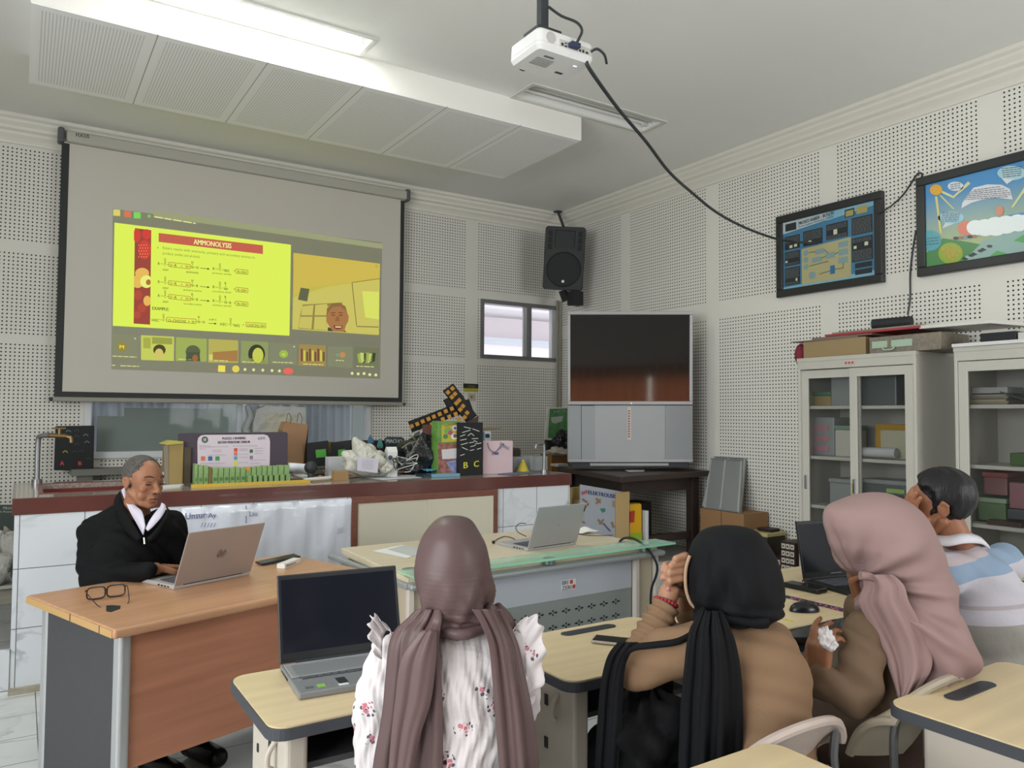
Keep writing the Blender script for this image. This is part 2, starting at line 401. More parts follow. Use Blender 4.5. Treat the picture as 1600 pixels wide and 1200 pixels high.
# ---- window 1: small sliding window near the corner
alu = M('dark_window_frame', '6b6c6c', .45); glass = M('clear_glass', 'e8ecee', .02, spec=.5, alpha=.06)
mb = MB(); a, b, c, d = W1
for z in (c+.018, d-.022): mb.bb((a, ROOM_Y-.015, z-.022), (b, ROOM_Y+.05, z+.022))
for x in (a+.012, (a+b)/2+.12): mb.bb((x-.02, ROOM_Y-.015, c), (x+.02, ROOM_Y+.05, d))
w1 = struct(mb.build('window_1', alu, bevel=.002))
mb = MB(); mb.bb(((a+b)/2+.05, ROOM_Y+.02, c+.04), ((a+b)/2+.1, ROOM_Y+.04, d-.04)); mb.bb((b-.08, ROOM_Y-.0, c+.04), (b, ROOM_Y+.06, d-.04))
mb.build('sliding_sash', M('pale_sash', 'b9b9ba', .5), parent=w1)
mb = MB().bb((a, ROOM_Y+.03, c), (b, ROOM_Y+.034, d)); mb.build('window_pane', glass, parent=w1)
# building across the yard
bd = thing('building', 'white neighbouring building with a ledge and eaves, seen through the small window', 'building', (6.5, 12, 0))
MB().bb((2, 12, -1), (12, 12.4, 7)).build('wall', M('pinkish_render', 'efe4e8', .7), parent=bd)
MB().bb((2, 11.6, 2.74), (12, 12, 2.83)).build('ledge', C('b9bdc6', .6), parent=bd)
mb = MB().bb((2, 11.2, 3.55), (12, 12, 3.62)); mb.bb((6.5, 11.0, 3.25), (9.5, 12, 3.3)); mb.build('eaves', C('c6c2c6', .6), parent=bd)
# ---- window 2: long low window below the screen
a, b, c, d = W2
mb = MB(); mb.bb((a, ROOM_Y-.02, c-.02), (b, ROOM_Y+.06, c+.035)); mb.bb((a, ROOM_Y-.02, c), (a+.05, ROOM_Y+.06, d)); mb.bb((b-.05, ROOM_Y-.02, c), (b, ROOM_Y+.06, d))
mb.bb((a, ROOM_Y-.02, d-.05), (b, ROOM_Y+.06, d)); mb.bb((a+1.22, ROOM_Y, c), (a+1.26, ROOM_Y+.05, d))
w2 = struct(mb.build('window_2', M('white_frame', 'cfd2d4', .4), bevel=.003))
MB().bb((a, ROOM_Y+.045, c), (b, ROOM_Y+.049, d)).build('window_pane', M('grey_glass', '93a09c', .03, spec=.5, alpha=.12), parent=w2)
mb = MB().bb((a+.1, ROOM_Y+.06, c+.03), (a+1.15, ROOM_Y+.07, c+.33)); mb.bb((a+.3, ROOM_Y+.06, c+.33), (a+1.1, ROOM_Y+.07, c+.4)); mb.build('painted_reflection', sheer('painted_reflection', 'a9b4ae', '98a29c', .5), parent=w2)  # grey-green panels behind the pane, coloured to stand in for a reflection in the glass
MB().bb((a-1.2, ROOM_Y+1.6, .3), (b+.9, ROOM_Y+1.63, 3)).build('sky_dimmer', sheer('backing', 'a9b0ae', '8c9492', .6), parent=w2)  # added sheet behind the curtains, holds back the bright sky
ccm = sheer('pale_curtain_cloth', 'd6dade', 'c9ced6', .45)
for k, (x0, x1) in enumerate(((a+.02, a+1.0), (a+1.3, a+1.75), (a+1.8, b-.1))):
    mb = MB(); curtain_sheet(mb, x0, x1, ROOM_Y+.2, .95, 2.6, .022, .085, k)
    tag(mb.build('curtain', ccm, smooth=True, solid=.003), ['pale pleated curtain behind the left half of the long window', 'short pale curtain behind the middle of the long window', 'pale curtain behind the right end of the long window'][k], 'curtain', 'pale curtains in the long window')
sl = MB().bb((.35, 6.93, .95), (3.0, ROOM_Y, 1.0)); struct(sl.build('trim_window_shelf', C('75756e', .5)))
mb = MB().bb((.40, 6.97, .235), (.50, ROOM_Y, .95)); mb.bb((2.8, 6.97, .235), (2.9, ROOM_Y, .95)); struct(mb.build('trim_shelf_support', C('75756e', .5)))
# ---- conduits in the corner
mb = MB()
for x in (5.19, 5.235): mb.cyl((x, 7.13, .235), (x, 7.13, 2.78), .011, seg=10)
struct(mb.build('trim_conduit', C('8d897c', .5)))
mb = MB().cyl((.42, 7.14, 1.0), (.42, 7.14, 1.01), .01)
# ---- ceiling lamps
def lamp(name, label, h, lit):
    a, b, c, d = h; L = thing(name, label, 'ceiling lamp', ((a+b)/2, (c+d)/2, CEIL))
    mb = MB(); w = .022
    for q in ((a-w, c-w, b+w, c+.004), (a-w, d-.004, b+w, d+w), (a-w, c, a+.004, d), (b-.004, c, b+w, d)): mb.bb((q[0], q[1], CEIL-.008), (q[2], q[3], CEIL+.004))
    mb.build('frame', C('c9c9c2', .5), parent=L)
    mb = MB(); R = C('d8d8d4', .35) 
    mb.slab([(a, c, CEIL), (b, c, CEIL), (b, c+.05, CEIL+.09), (a, c+.05, CEIL+.09)], (0, 1, -1), .003)
    mb.slab([(a, d, CEIL), (b, d, CEIL), (b, d-.05, CEIL+.09), (a, d-.05, CEIL+.09)], (0, -1, -1), .003)
    mb.bb((a, c, CEIL+.088), (b, d, CEIL+.094)); mb.bb((a-.002, c, CEIL), (a, d, CEIL+.09)); mb.bb((b, c, CEIL), (b+.002, d, CEIL+.09))
    if not lit: mb.slab([(a, (c+d)/2-.012, CEIL+.09), (b, (c+d)/2-.012, CEIL+.09), (b, (c+d)/2, CEIL+.03), (a, (c+d)/2, CEIL+.03)], (0, -1, 0), .003); mb.slab([(a, (c+d)/2+.012, CEIL+.09), (b, (c+d)/2+.012, CEIL+.09), (b, (c+d)/2, CEIL+.03), (a, (c+d)/2, CEIL+.03)], (0, -1, 0), .003)
    mb.build('reflector', R, parent=L)
    for y in (c+.065, d-.065):
        mb = MB().cyl((a+.05, y, CEIL+.045), (b-.05, y, CEIL+.045), .013, seg=14)
        mb.build('tube', (E('ffffff', 16) if lit else C('e6e6e2', .3)), parent=L, smooth=True)
        for x in (a+.03, b-.03): MB().bb((x-.02, y-.012, CEIL+.02), (x+.02, y+.012, CEIL+.088)).build('tube_holder', C('d9d9d6', .4), parent=L)
    return L
lamp('ceiling_lamp', 'recessed fluorescent ceiling lamp that is switched on, above the screen', HL[0], True)
lamp('ceiling_lamp', 'recessed fluorescent ceiling lamp that is off, behind the projector', HL[1], False)
area('fluorescent_light', (1.155, 4.5, CEIL-.012), (1.155, 4.5, 0), 1.15, .18, 26, (.93, 1.0, .93))
# ================================================================ LAB BENCH
maroon = M('maroon_bench_edge', '5e3833', .18, spec=.5, coat=.3, noise=(3, .12))
granite = M('granite_top', '8c8178', .12, spec=.5, noise=(90, .35))
BX0, BX1, BY0, BY1, BZ = -.01, 3.583, 4.75, 5.78, 1.0
bench = thing('lab_bench', 'long maroon-edged white-tiled lab bench behind the man in black', 'lab bench', (1.8, 5.26, 0))
S0, S1 = (.12, .72, 4.98, 5.62), (3.2, 3.5, 5.05, 5.4)
mb = MB()
for a, b, c, d in cells(BX0, BX1, BY0, BY1, [S0]): mb.bb((a, c, BZ-.03), (b, d, BZ))
mb.build('worktop', granite, parent=bench)
mb = MB().bb((BX0-.006, BY0-.012, BZ-.085), (BX1+.006, BY0, BZ+.002)); mb.bb((BX0-.012, BY0-.012, BZ-.085), (BX0, BY1, BZ+.002)); mb.bb((BX1, BY0-.012, BZ-.085), (BX1+.012, BY1, BZ+.002))
mb.build('worktop_edge', maroon, parent=bench, bevel=.003)
mb = MB()
a, b, c, d = S0
for q in ((a-.02, c-.02, b+.02, c), (a-.02, d, b+.02, d+.02), (a-.02, c, a, d), (b, c, b+.02, d)): mb.bb((q[0], q[1], .72), (q[2], q[3], BZ+.004))
mb.bb((a, c, .72), (b, d, .74)); mb.build('sink', M('maroon_sink', '6b332d', .3), parent=bench)
mb = MB().bb((BX0, BY0, 0), (BX1, BY1, .7)); mb.bb((BX0, BY0, .7), (.09, BY1, BZ-.03)); mb.bb((.76, BY0, .7), (BX1, BY1, BZ-.03)); mb.bb((BX0, BY0, .7), (BX1, 4.95, BZ-.03))
mb.build('tiled_body', tile_front, parent=bench)
mb = MB().bb((BX0-.004, BY0-.03, 0), (.9, BY0, .03)); mb.build('mortar_foot', C('9a9282', .9, noise=(9, .3)), parent=bench)
# double sliding cupboard with brown frame let into the bench
fp = PL((0, 4.75, 0), (0, -1, 0))
P = lambda x, y, o=0.: fp.px(x, y, o)
zt, zb_ = P(660, 770).z, .12; x0, x1 = P(548, 800).x, P(775, 800).x
wood = M('red_brown_wood', '6f4334', .4, noise=(14, .15, (1, 1, 6)))
cb = thing('sliding_cupboard', 'cream double sliding cupboard with red-brown frame in the bench front', 'cupboard', ((x0+x1)/2, 4.75, 0))
mb = MB()
for q in ((x0, zt-.045, x1, zt), (x0, zb_, x1, zb_+.04), (x0, zb_, x0+.04, zt), (x1-.035, zb_, x1, zt)): mb.bb((q[0], 4.725, q[1]), (q[2], 4.749, q[3]))
mb.build('frame', wood, parent=cb, bevel=.002)
crm = M('cream_panel', 'c9c3b0', .55)
xm = P(668, 800).x
MB().bb((x0+.04, 4.735, zb_+.04), (xm+.01, 4.745, zt-.045)).build('door', crm, parent=cb); MB().bb((xm-.01, 4.729, zb_+.04), (x1-.035, 4.7345, zt-.045)).build('door', crm, parent=cb)
# plastic sheet with handwriting hung on the bench front
wb_m = M('white_plastic_sheet', 'd3d7e0', .22, spec=.5, bump=(7, .5, .02), coat=.3)
A, B = P(283, 782), P(553, 767)
sh = thing('whiteboard_sheet', 'white plastic writing sheet with blue pen marks hung on the bench front', 'whiteboard', ((A.x+B.x)/2, 4.74, 0))
mb = MB(); rows = []
for j in range(13):
    z = .905-(.905-.36)*j/12; rows.append([(A.x+(B.x-A.x)*i/40, 4.737-.006*math.sin(i*.7+j*.5)-.004*math.sin(i*1.9), z) for i in range(41)])
mb.grid(rows); mb.build('sheet', wb_m, parent=sh, smooth=True, solid=.003)
ink = C('2b3a78', .5); mb = MB(); rnd = random.Random(3)
fs = PL((0, 4.722, 0), (0, -1, 0))
textpx(mb, fs, 'Unsur', (290, 812), (322, 809), 10, 0, 0); textpx(mb, fs, 'Ay', (325, 812), (338, 811), 10, 0, 0); textpx(mb, fs, 'Lau', (390, 807), (402, 806), 8, 0, 0)
for k in range(5): line(mb, fs, (314+k*5, 824), (317+k*5, 817), .8, 0)
for y in (790, 806, 812): line(mb, fs, (384.5, y), (385, y+6), 1.2, 0)
mb.build('handwriting', ink, parent=sh)
mb = MB(); textpx(mb, fs, '///', (527, 835), (537, 832), 9, 0, 0); mb.build('handwriting', C('8c8fa0', .6), parent=sh)
# taps
steel = M('worn_steel', '8d8f90', .35, metal=.8); brass = M('brass', '7d6844', .35, metal=.8)
t = thing('water_tap', 'grey pipe tap with brass spout standing at the left sink', 'tap', (.1, 5.6, BZ))
mb = MB().cyl((.1, 5.66, BZ), (.1, 5.66, BZ+.03), .03); mb.tube([(.1, 5.66, BZ), (.1, 5.66, BZ+.26), (.115, 5.64, BZ+.30), (.16, 5.6, BZ+.305)], .016, smooth=6); mb.build('pipe', steel, parent=t, smooth=True)
mb = MB().cyl((.16, 5.6, BZ+.305), (.25, 5.55, BZ+.30), .014); mb.tube([(.24, 5.555, BZ+.3), (.27, 5.54, BZ+.29), (.275, 5.535, BZ+.26)], .012); mb.cyl((.21, 5.57, BZ+.3), (.21, 5.57, BZ+.345), .009); mb.box((.21, 5.57, BZ+.35), (.07, .012, .01)); mb.build('spout', brass, parent=t, smooth=True)
t = thing('water_tap', 'plain steel swan-neck tap at the right end of the bench', 'tap', (3.5, 5.0, BZ))
q = onZ(850, 738, BZ); mb = MB().cyl(q, q+Vector((0, 0, .02)), .025); mb.tube([q, q+Vector((0, 0, .2)), q+Vector((-.02, .0, .225)), q+Vector((-.07, 0, .22)), q+Vector((-.085, 0, .19))], .012); mb.build('pipe', steel, parent=t, smooth=True)
# ================================================================ MAN'S DESK
beech = M('orange_beech_veneer', 'b68a68', .32, spec=.5, noise=(5, .10, (.35, 6, 6)))
beech2 = M('orange_beech_panel', 'a9745a', .38, spec=.45, noise=(4, .12, (.5, 1, 8)))
edge_y = M('beech_edge_band', 'b3905c', .4)
alum = M('aluminium_strip', 'b9bcbd', .35, metal=.6); dgrey = M('charcoal_laminate', '3b3c3f', .5, noise=(30, .05))
A = onZ(178, 985, .75); rz_ = math.atan2(3.174-2.786, 1.43-.273)
dk = thing('office_desk', 'orange beech office desk with charcoal side panel where the man in black sits', 'desk', (A.x, A.y, 0), rz_)
L_, D_ = 1.165, .745
def toploop(L, D, r, n=6):
    out = []
    for cx, cy, a0 in ((L-r, r, -90), (L-r, D-r, 0), (r, D-r, 90), (r, r, 180)):
        for i in range(n+1): a = math.radians(a0+90*i/n); out.append((cx+r*math.cos(a), cy+r*math.sin(a)))
    return out
mb = MB().prism([(x, y, .718) for x, y in [(0, 0), (L_, 0), (L_, D_), (0, D_)]], (0, 0, .032)); mb.build('tabletop', beech, parent=dk, local=True, bevel=.011, seg=4)
mb = MB().bb((-.0015, .012, .722), (-.0002, D_-.012, .746)); mb.build('edge_band', edge_y, parent=dk, local=True)
mb = MB().bb((-.0022, .33, .722), (-.001, .336, .747)); mb.bb((-.0022, .10, .722), (-.001, .104, .747)); mb.build('edge_scratch', C('3a3026'), parent=dk, local=True)
for x in (.045, L_-.085):
    MB().bb((x, .09, .02), (x+.028, D_-.1, .717)).build('side_panel', dgrey, parent=dk, local=True)
    for y in (.045, D_-.1): MB().bb((x-.006, y, .0), (x+.036, y+.05, .717)).build('leg_strip', alum, parent=dk, local=True, bevel=.012, seg=4)
MB().bb((.08, .058, .265), (L_-.09, .076, .717)).build('modesty_panel', beech2, parent=dk, local=True)
mb = MB().prism([(x, y, .7500) for x, y in [(.095, .238), (.09, .265), (.125, .345), (.140, .338), (.158, .305), (.137, .262)]], (0, 0, .001)); mb.build('cable_hole', C('1f2a26', .4), parent=dk, local=True)
mb = MB().cyl((1.06, .62, .7495), (1.06, .62, .752), .032, seg=24); mb.build('cable_grommet', C('1b1b1b', .4), parent=dk, local=True)
# ================================================================ GLASS-FRONTED DESK
maple = M('pale_maple_top', 'cbbfa4', .35, noise=(7, .06, (.3, 5, 5)))
gd = thing('office_desk', 'pale office desk with green glass front shelf and perforated metal panel', 'desk', (1.393, 2.955, 0), .045)
# local: x along front (1.48), y depth .85
mb = MB().prism([(x, y, .725) for x, y in [(0, .02), (1.49, .02), (1.49, .84), (.06, .87)]], (0, 0, .035)); mb.build('tabletop', maple, parent=gd, local=True, bevel=.004)
gl = M('green_glass', 'a3d6ba', .03, spec=.5, alpha=.45)
mb = MB().bb((-.02, -.07, .775), (1.53, .075, .786)); mb.build('glass_shelf', gl, parent=gd, local=True, bevel=.002)
mb = MB().bb((-.021, -.072, .7755), (1.531, -.0695, .7855)); mb.build('glass_edge', M('green_glass_edge', '8cc9a8', .2), parent=gd, local=True)
for x in (.12, .74, 1.38): MB().cyl((x, .0, .745), (x, .0, .775), .03).build('glass_standoff', C('8f9a97', .3, metal=.7), parent=gd, local=True, smooth=True)
agr = M('grey_painted_metal', '9a9fa0', .35, metal=.3)
mb = MB().bb((-.01, -.035, .715), (1.5, .03, .742)); mb.build('front_rail', agr, parent=gd, local=True, bevel=.012, seg=4)
mb = MB().bb((-.02, .0, .715), (.01, .86, .742)); mb.build('side_rail', agr, parent=gd, local=True, bevel=.008)
for x in (.03, 1.33): MB().bb((x, .02, .0), (x+.12, .8, .715)).build('side_panel', M('cream_laminate', 'b8ad97', .5), parent=gd, local=True, bevel=.004)
for x in (.0, .145, 1.315, 1.455): MB().bb((x, .0, .0), (x+.022, .03, .715)).build('leg_strip', C('c7bfb5', .4), parent=gd, local=True)
mb = MB().bb((.17, .03, .56), (1.31, .045, .715)); mb.build('upper_panel', M('light_grey_panel', 'adb3bb', .4), parent=gd, local=True)
# perforated lower panel: real openings
def diam(cx, cz, w, h): return [(cx-w, cz), (cx, cz-h), (cx+w, cz), (cx, cz+h)]
gp = MB(); gp.bb((.17, .033, .12), (1.31, .042, .56)); gp.build('perforated_panel', M('grey_metal_panel', '8f9694', .4, metal=.2), parent=gd, local=True)
mb = MB(); cols = [.30+.082*i for i in range(12)]
for i, cx in enumerate(cols):
    for cz in (.50, .43, .36):
        for dx, dz in ((-.017, 0), (.017, 0)): mb.poly([(x, .0325, z) for x, z in diam(cx+dx, cz+dz, .014, .006)])
        for dx, dz in ((0, -.009), (0, .009)): mb.poly([(x, .0325, z) for x, z in diam(cx+dx, cz+dz, .007, .0065)])
mb.build('punched_hole', C('23272a', .6), parent=gd, local=True, kind='stuff')
sp = MB().bb((.84, .0265, .60), (.93, .0295, .65)); st = sp.build('inventory_sticker', C('d3d3d3', .4), parent=gd, local=True)
mb = MB(); text3(mb, 'BRI', (.843, .026, .627), (.878, .026, .627), (.843, .026, .647), 1); mb.build('lettering', C('3d5b8e'), parent=st, local=False) if False else None
t_ = MB(); text3(t_, 'BRI', (.843, .0258, .628), (.880, .0258, .628), (.843, .0258, .647), 1); text3(t_, 'ZERI', (.843, .0258, .603), (.90, .0258, .603), (.843, .0258, .622), 1); t_.T = None
o = t_.build('lettering', C('4a4f58'), parent=st, local=True)
mb = MB()
for x, z in ((.892, .628), (.908, .604)): mb.bb((x, .0255, z), (x+.018, .026, z+.018))
mb.build('red_mark', C('b0453f'), parent=st, local=True)
for x, y in ((.10, .17), (1.40, .17)): MB().cyl((x, y, .7598), (x, y, .763), .045, seg=24).build('cable_grommet', C('a7a69c', .3, metal=.6), parent=gd, local=True, smooth=True)
# ================================================================ SCHOOL DESKS
stop = M('pale_school_desktop', 'cbb892', .42, noise=(6, .07, (.25, 5, 5)))
sedge = M('grey_rubber_edge', '383b40', .55); cream = M('cream_plastic', 'b5ada0', .45)
def school_desk(name, label, x0, y0, w=.6, d=.42, z=.74, rz=0., slot=(.3, .35), group='single school desks', taper=0.):
    t = thing(name, label, 'desk', (x0, y0, 0), rz, group)
    lp = toploop(w, d, .045)
    mb = MB().prism([(x, y, z-.03) for x, y in lp], (0, 0, .026)); mb.build('edge_band', sedge, parent=t, local=True)
    lp2 = [(w/2+(x-w/2)*(1-.010/w), d/2+(y-d/2)*(1-.010/d)) for x, y in lp]
    mb = MB().prism([(x, y, z-.0042) for x, y in lp2], (0, 0, .0042)); mb.build('desktop', stop, parent=t, local=True)
    sx, sy = slot; sl = []
    for k in range(24):
        a = 2*math.pi*k/24; cx = (.085 if math.cos(a) > 0 else -.085); sl.append((sx+cx+.026*math.cos(a), sy+.022*math.sin(a)))
    mb = MB(); mb.prism([(x, y, z-.0001) for x, y in sl], (0, 0, .0022)); mb.build('pen_tray', sedge, parent=t, local=True)
    mb = MB(); mb.prism([(sx+(x-sx)*.93, sy+(y-sy)*.75, z+.0018) for x, y in sl], (0, 0, .0009)); mb.build('pen_tray_recess', C('2e3136', .4), parent=t, local=True)
    for x in (.05, w-.11):
        mb = MB(); mb.bb((x, .05, .30), (x+.055, d-.07, z-.03)); mb.bb((x+.008, .09, .05), (x+.047, d-.10, .30)); mb.build('leg', cream, parent=t, local=True, bevel=.012, seg=3)
        mb = MB()
        for zz in (.62, .5, .38): mb.bb((x-.003 if x < .2 else x+.055, .17, zz), (x+.0 if x < .2 else x+.058, .185, zz+.03)); mb.bb((x-.003 if x < .2 else x+.055, .28, zz-.04), (x if x < .2 else x+.058, .29, zz-.02))
        mb.build('leg_slot', C('2b2b2b'), parent=t, local=True)
        mb = MB(); mb.bb((x+.005, .0, .0), (x+.05, d+.02, .055)); mb.build('foot', C('3a3a3c', .5), parent=t, local=True, bevel=.015, seg=3)
    mb = MB().bb((.09, .08, z-.14), (w-.09, d-.05, z-.125)); mb.bb((.09, d-.065, z-.14), (w-.09, d-.05, z-.03)); mb.build('book_shelf', C('48484a', .5), parent=t, local=True)
    mb = MB(); mb.tube([(.05, .12, z-.07), (.03, .12, z-.1), (.028, .12, z-.13), (.04, .12, z-.14)], .007); mb.build('bag_hook', cream, parent=t, local=True, smooth=True)
    return t
school_desk('school_desk', 'single school desk carrying the grey laptop, left of the woman in the mauve hijab', .49, 1.755, w=.62, slot=(.45, .36))
school_desk('school_desk', 'single school desk with a phone on it, under the camel-sleeved elbow', 1.245, 1.645, w=.62, d=.435, slot=(.36, .375))
school_desk('school_desk', 'single school desk behind the clasped hands, mostly hidden', 1.93, 1.68, w=.62, slot=(.12, .36))
school_desk('school_desk', 'single school desk carrying the black laptop, in front of the pink hijab', 2.60, 1.735, w=.72, d=.62, slot=(.5, .1))
school_desk('school_desk', 'empty single school desk at the right edge, in front of the striped shirt', 1.84, .70, w=.62, d=.43, slot=(.27, .35), rz=.02)
school_desk('school_desk', 'single school desk cut by the bottom edge, its corner beside the empty chair back', .90, .735, w=.51, d=.40, slot=(.21, .33))
q1 = onZ(1562, 862, .74)
school_desk('school_desk', 'far school desk by the right edge, beyond the striped shirt', 3.72, 1.63, w=.62, d=.43, slot=(.5, .36))
# black tray and mouse mat in front of the black laptop
# ================================================================ CHAIRS
def shell_chair(label, x, y, rz, col, zt=.86, w=.44, dark='3b3b3d', zs=.45, name='school_chair', group='cream shell chairs'):
    # local frame: sitter faces +y; backrest at -y
    t = thing(name, label, 'chair', (x, y, 0), rz, group); m = M('chair_plastic', col, .4, spec=.5, noise=(25, .04))
    def shell(off):
        rows = []
        for j in range(15):
            v = j/14; hw = w/2*(1-.05*v)
            row = []
            for i in range(21):
                u = math.sin((-1+2*i/20)*math.pi/2); X = hw*u
                Z = zs+.10+(zt-zs-.10)*v*(1-.50*v*(1-math.sqrt(1-.98*u*u))); Y = -.20-.10*v+.075*(u*u)*(1-.3*v)+.02*math.sin(v*3)
                row.append((X, Y-off, Z))
            rows.append(row)
        return rows
    a, b = shell(0), shell(.018)
    mb = MB(); mb.grid(a); mb.grid(b)
    n, mm = 21, 15
    def idx(k, j, i): return k*n*mm+j*n+i
    fs = []
    for i in range(n-1): fs += [(idx(0, mm-1, i), idx(0, mm-1, i+1), idx(1, mm-1, i+1), idx(1, mm-1, i)), (idx(0, 0, i), idx(0, 0, i+1), idx(1, 0, i+1), idx(1, 0, i))]
    for j in range(mm-1): fs += [(idx(0, j, 0), idx(0, j+1, 0), idx(1, j+1, 0), idx(1, j, 0)), (idx(0, j, n-1), idx(0, j+1, n-1), idx(1, j+1, n-1), idx(1, j, n-1))]
    mb.f += fs; mb.mi += [0]*len(fs)
    br = mb.build('backrest', m, parent=t, local=True, smooth=True)
    rim = [Vector(a[j][0]) for j in range(mm)]+[Vector(a[mm-1][i]) for i in range(1, n)]+[Vector(a[j][n-1]) for j in range(mm-2, -1, -1)]
    MB().tube([p+Vector((0, -.009, 0)) for p in rim], .013, seg=8, smooth=1).build('rim', m, parent=br, local=False) if False else MB().tube([p+Vector((0, -.009, 0)) for p in rim], .012, seg=8, smooth=1).build('rim', m, parent=br, local=True, smooth=True)
    mb = MB(); rows = []
    for j in range(9):
        v = j/8; rows.append([((w/2-.01)*(-1+2*i/12), -.21+.42*v, zs+.012*(2*i/12-1)**2-.03*max(0, v-.8)) for i in range(13)])
    mb.grid(rows); mb.build('seat', m, parent=t, local=True, smooth=True, solid=.015)
    for sx in (-1, 1):
        for sy in (-1, 1):
            MB().tube([(sx*.15, sy*.12, zs-.005), (sx*.17, sy*.17, zs-.05), (sx*.19, sy*.21, .0)], .011, seg=8).build('leg', C('6d6e70', .35, metal=.6), parent=t, local=True, smooth=True)
        MB().tube([(sx*.16, -.12, zs-.01), (sx*.17, -.24, zs+.02), (sx*.16, -.245, zs+.18), (sx*.155, -.26, zs+.26)], .011, seg=8).build('back_support', C('6d6e70', .35, metal=.6), parent=t, local=True, smooth=True)
    return t
# ================================================================ LAPTOPS
def laptop(name, label, x, y, z, rz, tilt, w, lh, d, lid, deck, scr, keys='2a2b2e', bez='141517', rough=.35, th=.017, metal=.3):
    # local: hinge along x at y=0, base to +y (the user), lid leaning to -y
    t = thing(name, label, 'laptop', (x, y, z), rz)
    mL = M('laptop_case', lid, rough, metal=metal); mD = M('laptop_deck', deck, rough, metal=metal)
    b = MB().bb((-w/2, 0, 0), (w/2, d, th)).build('base', mD, parent=t, local=True, bevel=.004)
    MB().bb((-w/2*.86, .03, th-.001), (w/2*.86, d*.55, th+.0006)).build('keyboard_well', C(keys, .5), parent=b, local=True)
    mb = MB(); kw = w*.84/15
    for r in range(6):
        for c in range(15):
            mb.bb((-w*.42+c*kw+.0015, .034+r*(d*.52-.01)/6, th), (-w*.42+(c+1)*kw-.0015, .034+(r+1)*(d*.52-.01)/6-.003, th+.0022))
    mb.build('keys', C('4d4f55' if keys != 'silver' else '202020', .45), parent=b, local=True, kind='stuff')
    MB().bb((-w*.15, d*.64, th-.0005), (w*.15, d*.95, th+.0005)).build('touchpad', mD, parent=b, local=True)
    mb = MB()
    for k in range(4): mb.bb((-w/2-.0006, .03+k*.022, .005), (-w/2+.001, .043+k*.022, .010)); mb.bb((w/2-.001, .03+k*.022, .005), (w/2+.0006, .043+k*.022, .010))
    mb.build('port', C('17181a'), parent=b, local=True)
    c, s = math.cos(tilt), math.sin(tilt)
    def L(x, y, zz): # lid frame: x, thickness y (+ toward user), height zz
        return (x, -zz*s+y*c, th+zz*c+y*s)
    mb = MB(); q = [L(-w/2, 0, 0), L(w/2, 0, 0), L(w/2, -.006, 0), L(-w/2, -.006, 0), L(-w/2, 0, lh), L(w/2, 0, lh), L(w/2, -.006, lh), L(-w/2, -.006, lh)]
    mb.hexa(q); ld = mb.build('lid', mL, parent=t, local=True, bevel=.003)
    MB().hexa([L(-w/2+.004, .0012, .004), L(w/2-.004, .0012, .004), L(w/2-.004, 0, .004), L(-w/2+.004, 0, .004), L(-w/2+.004, .0012, lh-.004), L(w/2-.004, .0012, lh-.004), L(w/2-.004, 0, lh-.004), L(-w/2+.004, 0, lh-.004)]).build('bezel', C(bez, .45), parent=ld, local=True)
    e = .0018; MB().poly([L(-w/2+.010, e, .026), L(w/2-.010, e, .026), L(w/2-.010, e, lh-.014), L(-w/2+.010, e, lh-.014)]).build('display', scr, parent=ld, local=True)
    MB().cyl((-w*.38, .002, th), (w*.38, .002, th), .006, seg=12).build('hinge', C('2c2d30', .4), parent=t, local=True, smooth=True)
    return t, ld, L
scr_off = M('dark_display', '1a1c24', .12, spec=.22)
hp, hl, HLf = laptop('laptop', 'open silver laptop seen from behind its lid, in front of the man in black', .694, 3.366, .75, .395, .401, .357, .237, .245, 'a69c96', 'b4b0ac', scr_off)
mb = MB()  # round logo on the lid back
def lidpt(Lf, x, zz): return Lf(x, -.0066, zz)
cx, cz, r = 0., .118, .021
ring = lambda a0, a1, r0, r1, n=24: [[lidpt(HLf, cx+r1*math.cos(a0+(a1-a0)*i/n), cz+r1*math.sin(a0+(a1-a0)*i/n)) for i in range(n+1)], [lidpt(HLf, cx+r0*math.cos(a0+(a1-a0)*i/n), cz+r0*math.sin(a0+(a1-a0)*i/n)) for i in range(n+1)]]
mb.grid(ring(math.radians(-75), math.radians(62), .0185, r)); mb.grid(ring(math.radians(105), math.radians(242), .0185, r))
sl = lambda x, z: x+(z-cz)*.38
def bar(xa, xb, za, zb2): mb.poly([lidpt(HLf, sl(xa, za), za), lidpt(HLf, sl(xb, za), za), lidpt(HLf, sl(xb, zb2), zb2), lidpt(HLf, sl(xa, zb2), zb2)])
bar(-.0125, -.009, cz-.011, cz+.018); bar(-.009, -.004, cz+.007, cz+.0095); bar(-.006, -.0025, cz-.011, cz+.0085)
bar(.002, .0055, cz-.018, cz+.0095); bar(.0055, .011, cz+.007, cz+.0095); bar(.0085, .012, cz-.0095, cz+.0095); bar(.0055, .011, cz-.0115, cz-.009)
mb.build('logo', C('6e5e58', .35, metal=.5), parent=hl, local=True)
le, ll, LLf = laptop('laptop', 'open grey laptop with blank dark screen on the left school desk', .800, 2.135, .74, 3.05, .276, .355, .24, .25, '3a3c3f', '85888a', scr_off, bez='1e2022')
mb = MB(); mb.bb((-.172, .02, .0176), (.172, .135, .0215)); mb.build('keyboard_cover', M('clear_silicone', 'b8bcbc', .3, alpha=.45), parent=le, local=True, bevel=.002)
MB().bb((.045, .178, .0172), (.07, .225, .0178)).build('sticker', C('17191b'), parent=le, local=True); MB().bb((.048, .222, .0172), (.073, .238, .0178)).build('sticker', C('d0d3d3'), parent=le, local=True)
MB().bb((.105, .205, .0172), (.125, .228, .0178)).build('sticker', C('7fb04c'), parent=le, local=True); MB().bb((.135, .21, .0172), (.155, .225, .0178)).build('sticker', C('50555a'), parent=le, local=True)
gq = onZ(860, 846, .765)
